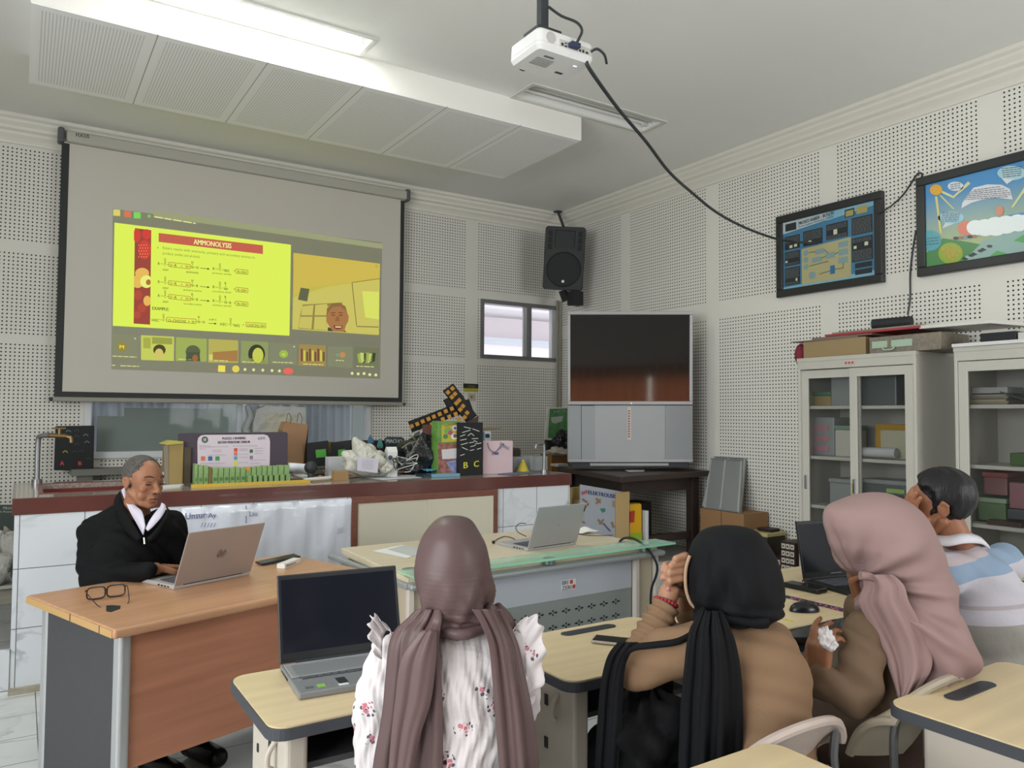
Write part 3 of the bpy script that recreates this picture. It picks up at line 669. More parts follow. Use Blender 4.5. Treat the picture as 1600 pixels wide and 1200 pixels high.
gl_, gll, GLf = laptop('laptop', 'open pale grey laptop with its lid toward us on the glass-fronted desk', 2.355, 3.27, .76, .12, .36, .345, .228, .24, 'a3a6a8', 'a9abad', scr_off)
MB().poly([GLf(.168, -.0066, .18), GLf(.158, -.0066, .18), GLf(.158, -.0066, .215), GLf(.168, -.0066, .215)]) .build('badge', C('3c3e41'), parent=gll, local=True)
mb = MB(); mb.poly([GLf(x, -.0066, z) for x, z in circ(0, .115, .006, .004)]); mb.build('logo', C('8a8d90', .3, metal=.5), parent=gll, local=True)
dl, dll, DLf = laptop('laptop', 'open black laptop in front of the woman in the pink hijab', 3.012, 2.066, .74, 2.94, .193, .36, .244, .25, '1c1d1f', '232427', scr_off, keys='101113', bez='101113')
MB().poly([DLf(-.03, .002, .014), DLf(.03, .002, .014), DLf(.03, .002, .018), DLf(-.03, .002, .018)]).build('badge', C('70737a'), parent=dll, local=True)
# things on the man's desk
g = thing('eyeglasses', 'dark-rimmed eyeglasses lying open on the beech desk', 'glasses', onZ(165, 935, .75))
q0, q1, q2 = onZ(131, 940, .75), onZ(165, 936, .75), onZ(199, 931, .75)
ex = (q2-q0); ex.z = 0; wd_ = ex.length; ex.normalize(); ey = Vector((-ex.y, ex.x, 0)); up = Vector((0, 0, 1))
fm = C('2d2522', .3)
def rimpts(c, a, b): return [c+ex*(a*math.copysign(abs(math.cos(t))**.55, math.cos(t)))+up*(b*math.copysign(abs(math.sin(t))**.55, math.sin(t))) for t in [2*math.pi*i/28 for i in range(29)]]
c1, c2 = q0+ex*(wd_*.27)+up*.026, q0+ex*(wd_*.73)+up*.026
a_ = wd_*.21
for c in (c1, c2):
    MB().tube(rimpts(c, a_, .022), .003, seg=8, smooth=1).build('rim', fm, parent=g, smooth=True)
MB().tube([c1+ex*a_+up*.006, (c1+c2)/2+up*.010, c2-ex*a_+up*.006], .0022, seg=8).build('bridge', fm, parent=g, smooth=True)
for sgn, c in ((-1, c1), (1, c2)):
    s0 = c+ex*(sgn*a_)+up*.012
    MB().tube([s0, s0+ey*(-.01)+ex*(sgn*.006), s0-ey*.11+ex*(-sgn*.01)+up*(-.028), s0-ey*.135+ex*(-sgn*.02)+up*(-.036)], .0018, seg=8).build('temple', fm, parent=g, smooth=True)
    MB().grid([[p+ey*.001 for p in rimpts(c, a_*.96, .021)], [c+ey*.001]*29]).build('lens', M('lens_glass', 'ffffff', .02, trans=1., ior=1.02, alpha=.25), parent=g)
p0, p1 = onZ(409, 884, .752), onZ(470, 876, .752)
ph = thing('tablet', 'slim black phone leaning on the white box on the beech desk', 'phone', p0)
d_ = (p1-p0); n_ = Vector((-d_.y, d_.x, 0)).normalized()*.075
MB().hexa([p0+up*.001, p1+up*.014, p1+n_+up*.016, p0+n_+up*.001, p0+up*.009, p1+up*.022, p1+n_+up*.024, p0+n_+up*.009]).build('body', C('1a1b1c', .2), parent=ph, bevel=.003)
p0, p1 = onZ(445, 889, .75), onZ(470, 879, .75); d_ = (p1-p0); n_ = Vector((-d_.y, d_.x, 0)).normalized()*.04
bx = thing('small_box', 'small white box with black print on the beech desk', 'box', p0)
MB().hexa([p0, p1, p1+n_, p0+n_, p0+up*.022, p1+up*.022, p1+n_+up*.022, p0+n_+up*.022]).build('body', C('d8d6cf', .5), parent=bx, bevel=.002)
mb = MB(); e_ = Vector((d_.y, -d_.x, 0)).normalized()*.0006
text3(mb, 'hoco.', p0+d_*.12+up*.006+e_, p0+d_*.7+up*.006+e_, p0+d_*.12+up*.017+e_, 1); mb.build('lettering', C('222222'), parent=bx)
# things on the glass desk
pp = thing('paper_sheets', 'two white papers lying on the left end of the glass-fronted desk', 'paper', onZ(610, 860, .76))
MB().poly([onZ(x, y, .7615) for x, y in ((582, 861), (630, 851), (652, 866), (636, 872))]).build('sheet', C('dcdedd', .6), parent=pp, solid=.0006); MB().poly([onZ(x, y, .763) for x, y in ((606, 858), (632, 852), (700, 862), (690, 868), (640, 868))]).build('sheet', C('b9bdbb', .5), parent=pp, solid=.0006)
er = thing('earphones', 'black wired earphones lying beside the pale laptop', 'earphones', onZ(785, 845, .762))
MB().tube([onZ(771, 847, .768), onZ(778, 842, .764), onZ(790, 838, .764), onZ(803, 842, .764), onZ(812, 849, .764), onZ(828, 848, .764), onZ(838, 846, .764)], .0022, seg=6).build('cable', C('151515'), parent=er, smooth=True)
MB().ell(onZ(771, 847, .768), .009).build('earbud', C('151515', .3), parent=er, smooth=True); MB().ell(onZ(787, 848, .768), .009).build('earbud', C('151515', .3), parent=er, smooth=True)
MB().tube([onZ(822, 838, .79), onZ(810, 832, .82), onZ(806, 824, .84), onZ(812, 818, .85), onZ(822, 818, .85)], .0022, seg=6).build('cable', C('1b1b1b'), parent=er, smooth=True)
ts = thing('tissue', 'crumpled white tissue lying right of the pale laptop', 'tissue', onZ(915, 832, .76))
mb = MB(); c = onZ(915, 832, .762); rr = random.Random(4)
rows = [[c+Vector((-.075+.15*i/8+rr.uniform(-.006, .006), -.05+.1*j/6, .004+.03*math.exp(-((i-4)**2+(j-3)**2)/5)+rr.uniform(0, .008))) for i in range(9)] for j in range(7)]
mb.grid(rows); mb.build('sheet', C('dfdfdc', .7), parent=ts, solid=.001, smooth=True, sub=1)
cbl = thing('power_cable', 'black cable arching over the right end of the glass-fronted desk', 'cable', onZ(975, 846, .76))
pts = [onD(900, 834, 3.95), onD(940, 835, 3.93)]; k0 = onZ(968, 846, .765); dd_ = (k0-O3).dot(CF)
MB().tube([onD(968, 846, dd_)]+[onD(x, y, d) for x, y, d in ((975, 841, dd_-.02), (985, 840.5, 4.10), (997, 845, 4.03), (1010, 856, 3.98), (1022, 872, 3.95), (1027, 886, 3.94), (1025, 900, 3.93), (1019, 916, 3.92), (1017, 930, 3.92), (1017, 945, 3.92), (1019, 985, 3.92), (1020, 1040, 3.9))], .0065, seg=8).build('cable', C('1e2124', .4), parent=cbl, smooth=True)
MB().tube([onZ(x, y, .764) for x, y in ((896, 833), (915, 836), (940, 837), (958, 836))], .002, seg=6).build('thin_cable', C('2a2b2c', .4), parent=cbl, smooth=True)
if 0: MB().tube([onD(1006, 880, 4.6), onD(1020, 893, 4.6), onD(1045, 916, 4.5)], .003, seg=6).build('cable', C('2a2c30', .4), smooth=True)
# phone on the second school desk
p0, p1, p2 = onZ(922, 1000, .742), onZ(968, 1012, .742), onZ(972, 997, .742)
sp_ = thing('smartphone', 'black smartphone lying on the school desk beside the camel sleeve', 'phone', p0)
a = onZ(923, 1005, .742); b = onZ(990, 1012, .742); d_ = (b-a); n_ = Vector((-d_.y, d_.x, 0)).normalized()*.07
MB().hexa([a, b, b+n_, a+n_, a+up*.009, b+up*.009, b+n_+up*.009, a+n_+up*.009]).build('body', C('a59a90', .3, metal=.4), parent=sp_, bevel=.003)
e1 = d_*.03; e2 = n_*.06
MB().poly([a+e1+e2+up*.0094, b-e1+e2+up*.0094, b-e1+n_-e2+up*.0094, a+e1+n_-e2+up*.0094]).build('display', C('0d0e10', .1), parent=sp_)
# the dock, mouse, mat on the laptop desk
dk2 = thing('usb_hub', 'black flat hub box beside the black laptop', 'hub', onZ(1255, 920, .74))
a, b = onZ(1222, 917, .741), onZ(1278, 929, .741); d_ = b-a; n_ = Vector((-d_.y, d_.x, 0)).normalized()*.07
MB().hexa([a, b, b+n_, a+n_, a+up*.02, b+up*.02, b+n_+up*.02, a+n_+up*.02]).build('body', C('141517', .35), parent=dk2, bevel=.005)
MB().tube([onZ(1262, 918, .765), onZ(1258, 905, .79), onZ(1254, 908, .77)], .003).build('plug_cable', C('141517'), parent=dk2, smooth=True)
tr = thing('desk_tray', 'dark grey laptop tray at the front of the black laptop desk', 'tray', onZ(1270, 970, .72))
mb = MB(); q = [onZ(x, y, .722) for x, y in ((1190, 1003), (1300, 1000), (1322, 958), (1215, 938))]
mb.prism(q, (0, 0, .012)); mb.build('body', C('26282c', .3), parent=tr, bevel=.003)
mt = thing('mouse_mat', 'mouse mat with small orange and purple flower print', 'mouse mat', onZ(1270, 950, .735))
mm_ = M('flower_print', '1d1e33', .7); nb = NB(mm_); vo = nb.node('ShaderNodeTexVoronoi'); vo.inputs['Scale'].default_value = 95; nb.l.new(nb.obj()[0], vo.inputs['Vector'])
cr_ = nb.node('ShaderNodeSeparateColor'); nb.l.new(vo.outputs['Color'], cr_.inputs[0])
fc = nb.mix(cr_.outputs[0], lin('c9794d'), lin('a05ab0')); nb.l.new(nb.mix(nb.m('LESS_THAN', vo.outputs['Distance'], .42), lin('1d1e33'), fc), mm_.node_tree.nodes['Principled BSDF'].inputs['Base Color'])
MB().prism([onZ(x, y, .7345) for x, y in ((1212, 943), (1296, 973), (1330, 955), (1245, 931))], (0, 0, .003)).build('mat', mm_, parent=mt)
ms = thing('computer_mouse', 'black mouse on the flower-print mat', 'mouse', onZ(1256, 955, .737))
c = onZ(1257, 956, .7378); mb = MB(); R_ = rotz(-.5)
mb.rings([[c+R_ @ Vector((.055*s*math.cos(t), .031*s*math.sin(t), h)) for t in [2*math.pi*i/24 for i in range(24)]] for s, h in ((1, 0), (1.02, .008), (.93, .02), (.72, .03), (.4, .036), (.1, .038))]); mb.build('body', C('151618', .25), parent=ms, smooth=True)
ns = thing('notepad', 'small pad with yellow stripe on the dark laptop tray', 'notepad', onZ(1232, 968, .736))
MB().prism([onZ(x, y, .735) for x, y in ((1215, 972), (1232, 977), (1250, 968), (1222, 962))], (0, 0, .004)).build('page', C('aab1c4', .6), parent=ns); MB().prism([onZ(x, y, .7392) for x, y in ((1218, 968), (1238, 972.5), (1242, 970), (1222, 966))], (0, 0, .001)).build('stripe', C('c6b74a', .6), parent=ns)
# extra chairs
def chair_at(label, p, rz, col, zt, **k):
    f = Vector((-math.sin(rz), math.cos(rz), 0)); return shell_chair(label, p.x+f.x*.27, p.y+f.y*.27, rz, col, zt=zt, **k)
chair_at('cream shell chair back in front of the camel sweater, nearest to us', onD(1246, 1160, 1.76), -.04, 'b3a59b', .755, w=.38)
chair_at('cream shell chair of the woman in the pink hijab', onD(1462, 1100, 2.04), .02, 'a09684', .765, w=.36)
shell_chair('grey-green shell chair behind the man in black', .45, 4.0, 2.75, '6b6b63', zt=.86, group=None)
# ================================================================ PROJECTION SCREEN
SY = ROOM_Y-.15
sc = PL((0, SY, 0), (0, -1, 0)); px = sc.px
SX0, SX1 = px(91, 400).x, px(631, 400).x
z_top, z_bot = 3.70, px(350, 628).z
ps = thing('projection_screen', 'large pull-down projection screen showing a chemistry slide and a video call', 'projection screen', ((SX0+SX1)/2, SY, z_bot))
MB().bb((SX0+.03, SY-.045, 3.605), (SX1+.02, SY+.05, 3.70)).build('case', C('aeaca2', .5), parent=ps, bevel=.02, seg=4)
for x in (SX0+.005, SX1+.035): MB().bb((x-.035, SY-.05, 3.595), (x+.012, SY+.06, 3.715)).build('end_cap', C('55585a', .5), parent=ps, bevel=.015)
for x in (SX0+.2, SX1-.2): MB().bb((x-.03, SY+.04, 3.62), (x+.03, ROOM_Y+.0, 3.68)).build('wall_bracket', C('55585a'), parent=ps)
fab = M('screen_fabric', 'c4c0b6', .75, spec=.2)
MB().bb((SX0, SY, z_bot+.02), (SX1, SY+.003, 3.62)).build('fabric', fab, parent=ps)
blk = C('2c302e', .6)
bw = .055
MB().bb((SX0, SY-.0015, z_bot+.02), (SX0+bw, SY, 3.60)).build('black_border', blk, parent=ps); MB().bb((SX1-bw*.75, SY-.0015, z_bot+.02), (SX1, SY, 3.60)).build('black_border', blk, parent=ps)
MB().bb((SX0+bw, SY-.0015, z_bot+.02), (SX1-bw*.75, SY, z_bot+.065)).build('black_border', blk, parent=ps)
MB().bb((SX0-.01, SY-.014, z_bot-.015), (SX1+.01, SY+.014, z_bot+.022)).build('bottom_bar', C('8f8d82', .5), parent=ps, bevel=.008)
for x in (SX0-.02, SX1+.02): MB().cyl((x-.012, SY, z_bot+.003), (x+.012, SY, z_bot+.003), .016).build('bar_end_cap', C('3a3b3a'), parent=ps)
cs = PL((0, SY-.046, 0), (0, -1, 0)); mb = MB(); textpx(mb, cs, 'FOCUS', (119, 213.2), (139.5, 216), 5.5, 0, 2); mb.build('lettering', C('3a3a38'), parent=ps)
# what the projector throws on it
o1, o2, o3, o4, o5, o6 = .0005, .0012, .0019, .0026, .0033, .004
def panel(name, quad, mat, off, parent=ps):
    mb = MB(); dec(mb, sc, quad, off); return mb.build(name, mat, parent=parent)
img = panel('projected_image', [(176, 326), (597, 379), (594, 592), (174, 577)], M('projected_dark', 'a3a38c', .8, spec=.1), o1)
mb = MB(); dec(mb, sc, [(240, 328), (598, 381), (598, 389), (240, 338)], o2); mb.build('title_bar', E('9ea37c', .95), parent=img)
Y0 = 'dcf05a'
mb = MB(); dec(mb, sc, [(178.9, 347.8), (454.6, 382.3), (452.3, 524.6), (176.2, 509)], o2); mb.build('slide', E(Y0), parent=img)
mb = MB(); dec(mb, sc, [(247.9, 364), (410.8, 383.2), (410.8, 397), (247.9, 377.9)], o3); mb.build('slide_heading', E('c4634f'), parent=img)
mb = MB(); textpx(mb, sc, 'AMMONOLYSIS', (302.7, 381.6), (361.4, 388.2), 8, o4, 1.2); mb.build('slide_title', E('f0f09a'), parent=img)
# fruit strip
fr = MB(); dec(fr, sc, [(210.7, 356.4), (236.4, 359.6), (234.5, 507.3), (208.8, 505.5)], o3); fr.build('fruit_strip', E('9c4a3f'), parent=img)
def blobs(name, col, lst, off):
    mb = MB()
    for k, (cx, cy, rx, ry) in enumerate(lst):
        dec(mb, sc, [(max(209.3, min(235.4, x)), y) for x, y in circ(cx, cy, rx, ry, 18)], off+k*2e-5)
        if name != 'seed': mb.build(name, E(col), parent=img); mb = MB()
    if name == 'seed': mb.build(name, E(col), parent=img, kind='stuff')
blobs('strawberry', 'd0473c', [(214, 368, 6, 11), (229, 366, 7, 8), (226, 390, 10, 15)], o4)
blobs('seed', 'ecc07a', [(217+4*(i % 4)+((i//4) % 2)*2, 383+4.6*(i//4), .6, .8) for i in range(20)], o5)
blobs('apricot', 'e6b95c', [(222, 427, 11, 8.5), (215, 440, 10, 10), (230, 470, 6, 8)], o4)
blobs('plum_half', 'eaf07c', [(229, 440, 10, 10)], o5); blobs('plum_stone', 'b0703c', [(232, 441, 4, 4.5)], o6)
blobs('grape', 'b4503c', [(216, 461, 6.5, 7.5), (222, 481, 7, 7), (214, 492, 6, 6)], o4)
# print on the slide
dk_ = MB(); gr_ = MB(); rd_ = MB()
def slope(y): return .122-(y-350)/165*.068
def T(s, x0, y, x1, h, mb=None, bold=.6): textpx(mb or dk_, sc, s, (x0, y), (x1, y+(x1-x0)*slope(y)), h, o4, bold)
T('Esters reacts with ammonia, primary and secondary amines to', 254.4, 390.5, 398.2, 5.6, gr_, .3); T('produce amides and alcohols.', 254.4, 398.8, 313, 5.6, gr_, .3); T('•', 245.5, 388, 247.5, 2, gr_)
def ltr(s, x, y, h=4.2, w=None): w = w or h*.8*len(s)*.85; T(s, x-w/2, y+h/2, x+w/2, h)
def bond(x0, y0, x1, y1): line(dk_, sc, (x0, y0), (x1, y1), .55, o4)
def rbox(p): m_ = MB(); rectline(m_, sc, p, .75, o4); m_.build('slide_box', E('b3572f'), parent=img)
def acyl(x, y, dbl=7.5): # C with double-bonded O above, bonds to the left and right
    ltr('C', x, y); ltr('O', x, y-dbl); bond(x-.7, y-2.2, x-.7, y-dbl+2.3); bond(x+.7, y-2.2, x+.7, y-dbl+2.3)
def row(y, n1, n2, top=None, last='H', right='NH2', rlab='primary amide', xt=None):
    ltr('R', 248.3, y); bond(250.6, y+.2, 255.6, y+.7); acyl(258, y+1.1); bond(260.2, y+1.4, 264, y+1.8)
    rbox([(263.6, y-2), (297.3, y+1.7), (297.3, y+8.5), (263.6, y+4.6)])
    ltr('O', 267, y+2.2); bond(269.3, y+2.4, 272.3, y+2.7); ltr('R', 274.6, y+2.9); ltr('+', 284, y+4.0, 3); ltr('H', 292, y+4.8); bond(294.2, y+5.1, 298, y+5.4); ltr('N', 300.6, y+5.6); ltr(top or 'H', 300.6, y-1.8, 3.8); bond(300.6, y+.6, 300.6, y+3.2)
    bond(302.8, y+5.8, 305.8, y+6.1); ltr(last, 308.3, y+6.3)
    line(dk_, sc, (312.5, y+7.2), (325, y+8.4), .8, o4); dec(dk_, sc, [(324, y+6.6), (328, y+8.7), (323.8, y+10)], o4)
    T('ester', 254.3, y+10.8, 263.5, 3, None, .3); T(n1, 291-(4 if n1 != 'ammonia' else 0), y+14.5, 310+(5 if n1 != 'ammonia' else 0), 3.4, None, .3)
    ltr('R', 334, y+7.9); bond(336.3, y+8.3, 341, y+8.8); acyl(343.6, y+9.3); bond(346, y+9.6, 349, y+9.9); 
    if right == 'NH2': ltr('NH2', 354, y+10.8, 4)
    elif right == 'NH': ltr('NH', 353, y+10.8, 4); ltr('R', 352.4, y+2.2, 3.8); bond(352.4, y+4.6, 352.4, y+8)
    else: ltr('N', 352.4, y+10.6); ltr('R', 352.4, y+2.2, 3.8); bond(352.4, y+4.6, 352.4, y+8); bond(354.4, y+10.8, 357.5, y+11); ltr('R', 360, y+11.3)
    T(rlab, 332, y+16.5, 361.5 if len(rlab) > 12 else 358, 3.2, None, .3); ltr('+', 366.3, y+11.4, 3)
    rbox([(368.6, y+8.6), (387.3, y+10.5), (387.3, y+17), (368.6, y+15.3)]); ltr('R-OH', 378, y+12.9, 4, 13)
row(411.7, 'ammonia', '', rlab='primary amide'); row(440.3, 'primary amine', '', None, 'R', 'NH', 'secondary amide'); row(461.8, 'secondary amine', '', 'R', 'R', 'N', 'tertiary amide')
T('EXAMPLE:', 238, 484, 264, 4.8, None, 1)
ltr('H3C', 243, 500, 4.2, 11); bond(249, 499.8, 253, 499.9); acyl(255.6, 499.6); bond(258, 499.8, 261, 499.9)
rbox([(260.4, 495.7), (306.3, 498.8), (306.3, 505.6), (260.4, 502.6)]); ltr('O–CH2CH3  +  H', 283, 500.6, 4.4, 40)
bond(304.5, 502.2, 308, 502.4); ltr('N', 310.7, 502.7); ltr('H', 310.7, 495.3, 3.8); bond(310.7, 497.7, 310.7, 500.2); bond(313, 502.9, 315.8, 503); ltr('H', 318.2, 503.3)
line(dk_, sc, (326, 505.2), (336, 505.6), .8, o4); dec(dk_, sc, [(335, 504), (339, 505.8), (335, 507.4)], o4); T('6-8°C', 327, 500.6, 338.5, 3, None, .4)
ltr('H3C', 349, 506.4, 4.2, 10); bond(354.5, 506.7, 357.8, 506.8); acyl(360.4, 507, 8); bond(362.8, 507.2, 365.2, 507.3); ltr('NH2', 370, 508.3, 4.2, 9); ltr('+', 380, 507.6, 3)
rbox([(384.4, 503.4), (415.3, 505.6), (415.3, 512.3), (384.4, 510.3)]); ltr('CH3CH2-OH', 399.8, 507.9, 4.2, 27)
dk_.build('slide_formulas', E('45511e'), parent=img); gr_.build('slide_text', E('87963a'), parent=img)
# video call tile of the speaker
def tile(quad, mat): return panel('video_tile', quad, mat, o2, img)
def g(name, pts, col, off=o3, par=None): mb = MB(); dec(mb, sc, pts, off); mb.build(name, E(col), parent=par or img)
tile([(459, 395), (592.5, 411.8), (591, 523.7), (456.5, 514.5)], E('c3b84e'))
def v5(x, y): return (380+x/4.617, 340+y/4.617)
g('tile_wall', [v5(*p) for p in ((362, 578), (600, 500), (985, 445), (980, 845), (355, 803))], 'c9c063')
g('tile_ceiling', [v5(*p) for p in ((362, 258), (988, 333), (985, 440), (620, 487), (470, 500), (362, 560))], 'cdb752')
g('tile_speaker', [v5(*p) for p in ((415, 505), (478, 515), (462, 605), (395, 592))], '63664a', o4)
for q in (((425, 640), (508, 630), (500, 705), (418, 705)), ((520, 630), (606, 622), (605, 705), (515, 705)), ((412, 715), (500, 715), (492, 803), (398, 795)), ((515, 715), (600, 715), (600, 812), (508, 805))): g('tile_cabinet', [v5(*p) for p in q], 'c8bd62', o5)
g('tile_cabinet_frame', [v5(*p) for p in ((428, 628), (715, 612), (715, 625), (606, 640), (600, 815), (395, 800), (412, 700))], '8d8648', o4)
mb = MB(); line(mb, sc, v5(785, 470), v5(818, 780), 1.2, o4); line(mb, sc, v5(818, 785), v5(975, 790), 1.4, o4); line(mb, sc, v5(785, 468), v5(985, 440), .9, o4); mb.build('tile_screen_edge', E('77713e'), parent=img)
g('tile_screen_image', [v5(*p) for p in ((858, 530), (980, 535), (978, 735), (880, 720))], 'd6de66', o4)
g('tile_neck', [v5(*p) for p in ((612, 790), (640, 800), (720, 800), (745, 826), (608, 818))], '4f4a3c', o4)
g('tile_face', [v5(*p) for p in ((600, 720), (606, 660), (640, 622), (690, 615), (735, 640), (752, 690), (762, 715), (757, 750), (742, 775), (728, 824), (650, 820), (625, 790), (598, 745))], 'a8764a', o5)
g('tile_hair', [v5(*p) for p in ((600, 715), (604, 655), (640, 620), (690, 613), (738, 640), (752, 690), (738, 668), (700, 640), (645, 645), (616, 680))], '8c6a42', o6)
g('tile_smile', [v5(*p) for p in ((650, 775), (685, 782), (718, 778), (712, 800), (680, 808), (655, 797))], '7a4438', .0047); g('tile_teeth', [v5(*p) for p in ((662, 784), (710, 786), (704, 794), (666, 793))], 'e2dca0', .0054)
for ex_ in (650, 705): g('tile_eye', [v5(*p) for p in ((ex_-14, 700), (ex_+12, 702), (ex_+12, 708), (ex_-14, 706))], '5c3c2c', .0047); g('tile_brow', [v5(*p) for p in ((ex_-18, 684), (ex_+15, 684), (ex_+15, 690), (ex_-18, 690))], '6c4a34', .0047)
g('tile_nose', [v5(*p) for p in ((672, 712), (690, 712), (697, 748), (663, 748))], '93643e', .0047)
g('tile_badge', circ(588.5, 415.8, 2.4, 2.6), '7d9a58')
# row of small tiles
def v6(x, y): return (160+x/3.478, 510+y/3.478)
def q6(a): return [v6(*p) for p in a]
tl = [((55, 40), (195, 47), (195, 178), (50, 172)), ((210, 48), (390, 56), (388, 188), (210, 182)), ((400, 58), (568, 68), (566, 192), (398, 188)), ((577, 68), (738, 76), (738, 198), (575, 196)), ((755, 78), (903, 86), (900, 206), (752, 200)), ((912, 88), (1058, 96), (1056, 212), (910, 204)), ((1070, 96), (1215, 104), (1213, 218), (1065, 212)), ((1225, 106), (1360, 112), (1358, 226), (1223, 218)), ((1370, 112), (1500, 120), (1498, 224), (1368, 220))]
tc_ = ['85886c', 'c4cc5e', '9fae5a', 'b6ae58', '8f9a62', '83866a', 'a08a50', '83866a', '74785a']
for q, c_ in zip(tl, tc_): tile(q6(q), E(c_))
def gg(name, x, y, rx, ry, col, off=o4): g(name, [v6(*p) for p in circ(x, y, rx, ry, 18)], col, off)
gg('avatar', 105, 110, 27, 27, '96883c'); mb = MB(); textpx(mb, sc, 'M', v6(94, 120), v6(117, 122), 5.6, o5, .6); textpx(mb, sc, 'G', v6(977, 158), v6(993, 159), 3.6, o5, 1); mb.build('avatar_letter', E('eee46a'), parent=img)
gg('avatar', 985, 150, 24, 22, '9ab84e', o3); gg('avatar', 1305, 155, 16, 16, 'c08a58'); gg('avatar', 1278, 155, 8, 8, '7aa080')
# little figures in the tiles
g('tile_shelves', q6(((222, 60), (262, 62), (262, 120), (222, 118))), 'a8ac4e', o3); g('tile_shelves', q6(((270, 58), (380, 64), (380, 98), (270, 94))), '9aa04a', o3)
gg('tile_hair', 310, 128, 34, 30, '4a4a2e'); gg('tile_face', 308, 150, 24, 30, 'd2c26a', o5)
gg('tile_hair', 492, 138, 40, 36, '5d6648'); g('tile_shirt', q6(((458, 140), (528, 140), (532, 190), (452, 188))), '4f5a44', o5); gg('tile_face', 504, 172, 16, 18, 'a0683c', o6)
g('tile_sofa', q6(((600, 140), (735, 130), (735, 190), (600, 188))), 'a57e48', o3); g('tile_pot', q6(((580, 152), (600, 152), (600, 185), (580, 185))), 'cfd070', o4)
gg('tile_scarf', 838, 150, 46, 52, '3c4030', o3); gg('tile_face', 845, 158, 30, 42, 'c6cc58', o4); g('tile_shirt', q6(((795, 172), (880, 180), (898, 204), (770, 200))), '8d9452', o3)
for k in range(9): g('tile_room', q6(((1078+15*k, 120+9*(k % 3)), (1088+15*k, 122+9*(k % 3)), (1088+15*k, 190), (1078+15*k, 188))), ['7a4a38', 'd0c85a', '6a5638'][k % 3], o4)
for k in range(6): g('tile_leaves', q6(((1385+16*k, 150-8*(k % 2)), (1405+16*k, 145), (1410+14*k, 190), (1392+12*k, 200))), ['9db05a', 'c8d070', '3c4430'][k % 3], o4)
# captions, icons
wh = MB(); rnd = random.Random(5)
for a, b in (((55, 163), (185, 169)), ((412, 180), (490, 183)), ((605, 186), (685, 190)), ((760, 194), (830, 197)), ((925, 196), (1035, 200)), ((1090, 206), (1200, 211)), ((1268, 186), (1312, 188)), ((1380, 218), (1475, 222)), ((52, 213), (74, 214)), ((98, 216), (200, 219))):
    (x0_, y0_), (x1_, y1_) = v6(*a), v6(*b); scrib(wh, sc, x0_, y0_, x1_, y1_, 1.9, o5, rnd)
scrib(wh, sc, 241, 339.5, 306, 350, 3.0, o4, rnd)
for x, y in ((178, 66), (1042, 110), (775, 234), (822, 236), (872, 238), (922, 240), (962, 242), (1357, 255), (1390, 258), (1422, 256), (1453, 262), (1486, 264)):
    r = 4 if y < 120 else 8; dec(wh, sc, [v6(*p) for p in circ(x, y, r, r, 10)], o4)
wh.build('captions', E('e3e59a'), parent=img)
g('mute_button', q6(((630, 211), (668, 213), (667, 248), (628, 246))), 'ecdf5a'); gg('camera_button', 725, 231, 20, 19, 'e0d25a'); g('leave_button', [v6(*p) for p in circ(1010, 243, 27, 18, 20)], 'e86a5c')
for x, c_ in ((182.5, 'd8cf6a'), (199.5, 'd4785a'), (214.5, '7cd65c')): g('call_button', [(x-5.4, 327.4-.4+(x-182)*.13), (x+5.2, 328.2-.4+(x-182)*.13), (x+5.2, 337.5+(x-182)*.13), (x-5.6, 336.8+(x-182)*.13)], c_, o3)
g('mic_dot', circ(233, 337.8, 2.6, 2.6), '7fc45c'); g('record_dot', circ(337, 575.5, 1.3), 'd8607a', o4)
# ================================================================ PROJECTOR
Xp, Yp, Zp = 1.79, 2.60, 3.0
pj = thing('projector', 'white projector hanging from a dark pole below the ceiling', 'projector', (Xp+.15, Yp+.12, Zp))
wp = M('projector_white', 'dcdcda', .4)
def rl(x0, x1, y0, y1, r, z): return [(x0+x, y0+y, z) for x, y in toploop(x1-x0, y1-y0, r, 5)]
mb = MB(); mb.rings([rl(Xp+.012, Xp+.292, Yp+.012, Yp+.222, .02, Zp), rl(Xp, Xp+.304, Yp, Yp+.234, .03, Zp+.018), rl(Xp, Xp+.304, Yp, Yp+.234, .03, Zp+.03), rl(Xp+.002, Xp+.302, Yp+.002, Yp+.232, .03, Zp+.032), rl(Xp, Xp+.304, Yp, Yp+.234, .03, Zp+.034), rl(Xp+.002, Xp+.302, Yp+.002, Yp+.232, .03, Zp+.083), rl(Xp+.012, Xp+.292, Yp+.012, Yp+.222, .02, Zp+.093)])
mb.build('housing', wp, parent=pj, smooth=True, angle=30)
mb = MB()
for r_, k in ((.025, 1), ): mb.cyl((Xp+.065, Yp-.0012, Zp+.055), (Xp+.065, Yp+.002, Zp+.055), r_, seg=28)
mb.build('speaker_grille', C('b5b3af', .6), parent=pj)
MB().bb((Xp+.11, Yp-.001, Zp+.03), (Xp+.285, Yp+.002, Zp+.062)).build('port_panel', C('bdbcb6', .5), parent=pj)
for x, z, w, h in ((.118, .035, .012, .012), (.135, .034, .014, .006), (.215, .034, .01, .01), (.232, .034, .01, .012), (.25, .034, .014, .009), (.136, .048, .012, .004)): MB().bb((Xp+x, Yp-.0022, Zp+z), (Xp+x+w, Yp, Zp+z+h)).build('port', C('26282a'), parent=pj)
MB().bb((Xp+.155, Yp-.03, Zp+.034), (Xp+.203, Yp, Zp+.056)).build('plug', C('2c3450', .5), parent=pj, bevel=.003)
mb = MB()
for k in range(6): mb.bb((Xp+.05, Yp+.08+k*.012, Zp-.001), (Xp+.14, Yp+.086+k*.012, Zp+.001))
mb.build('vent', C('8e8e8a'), parent=pj)
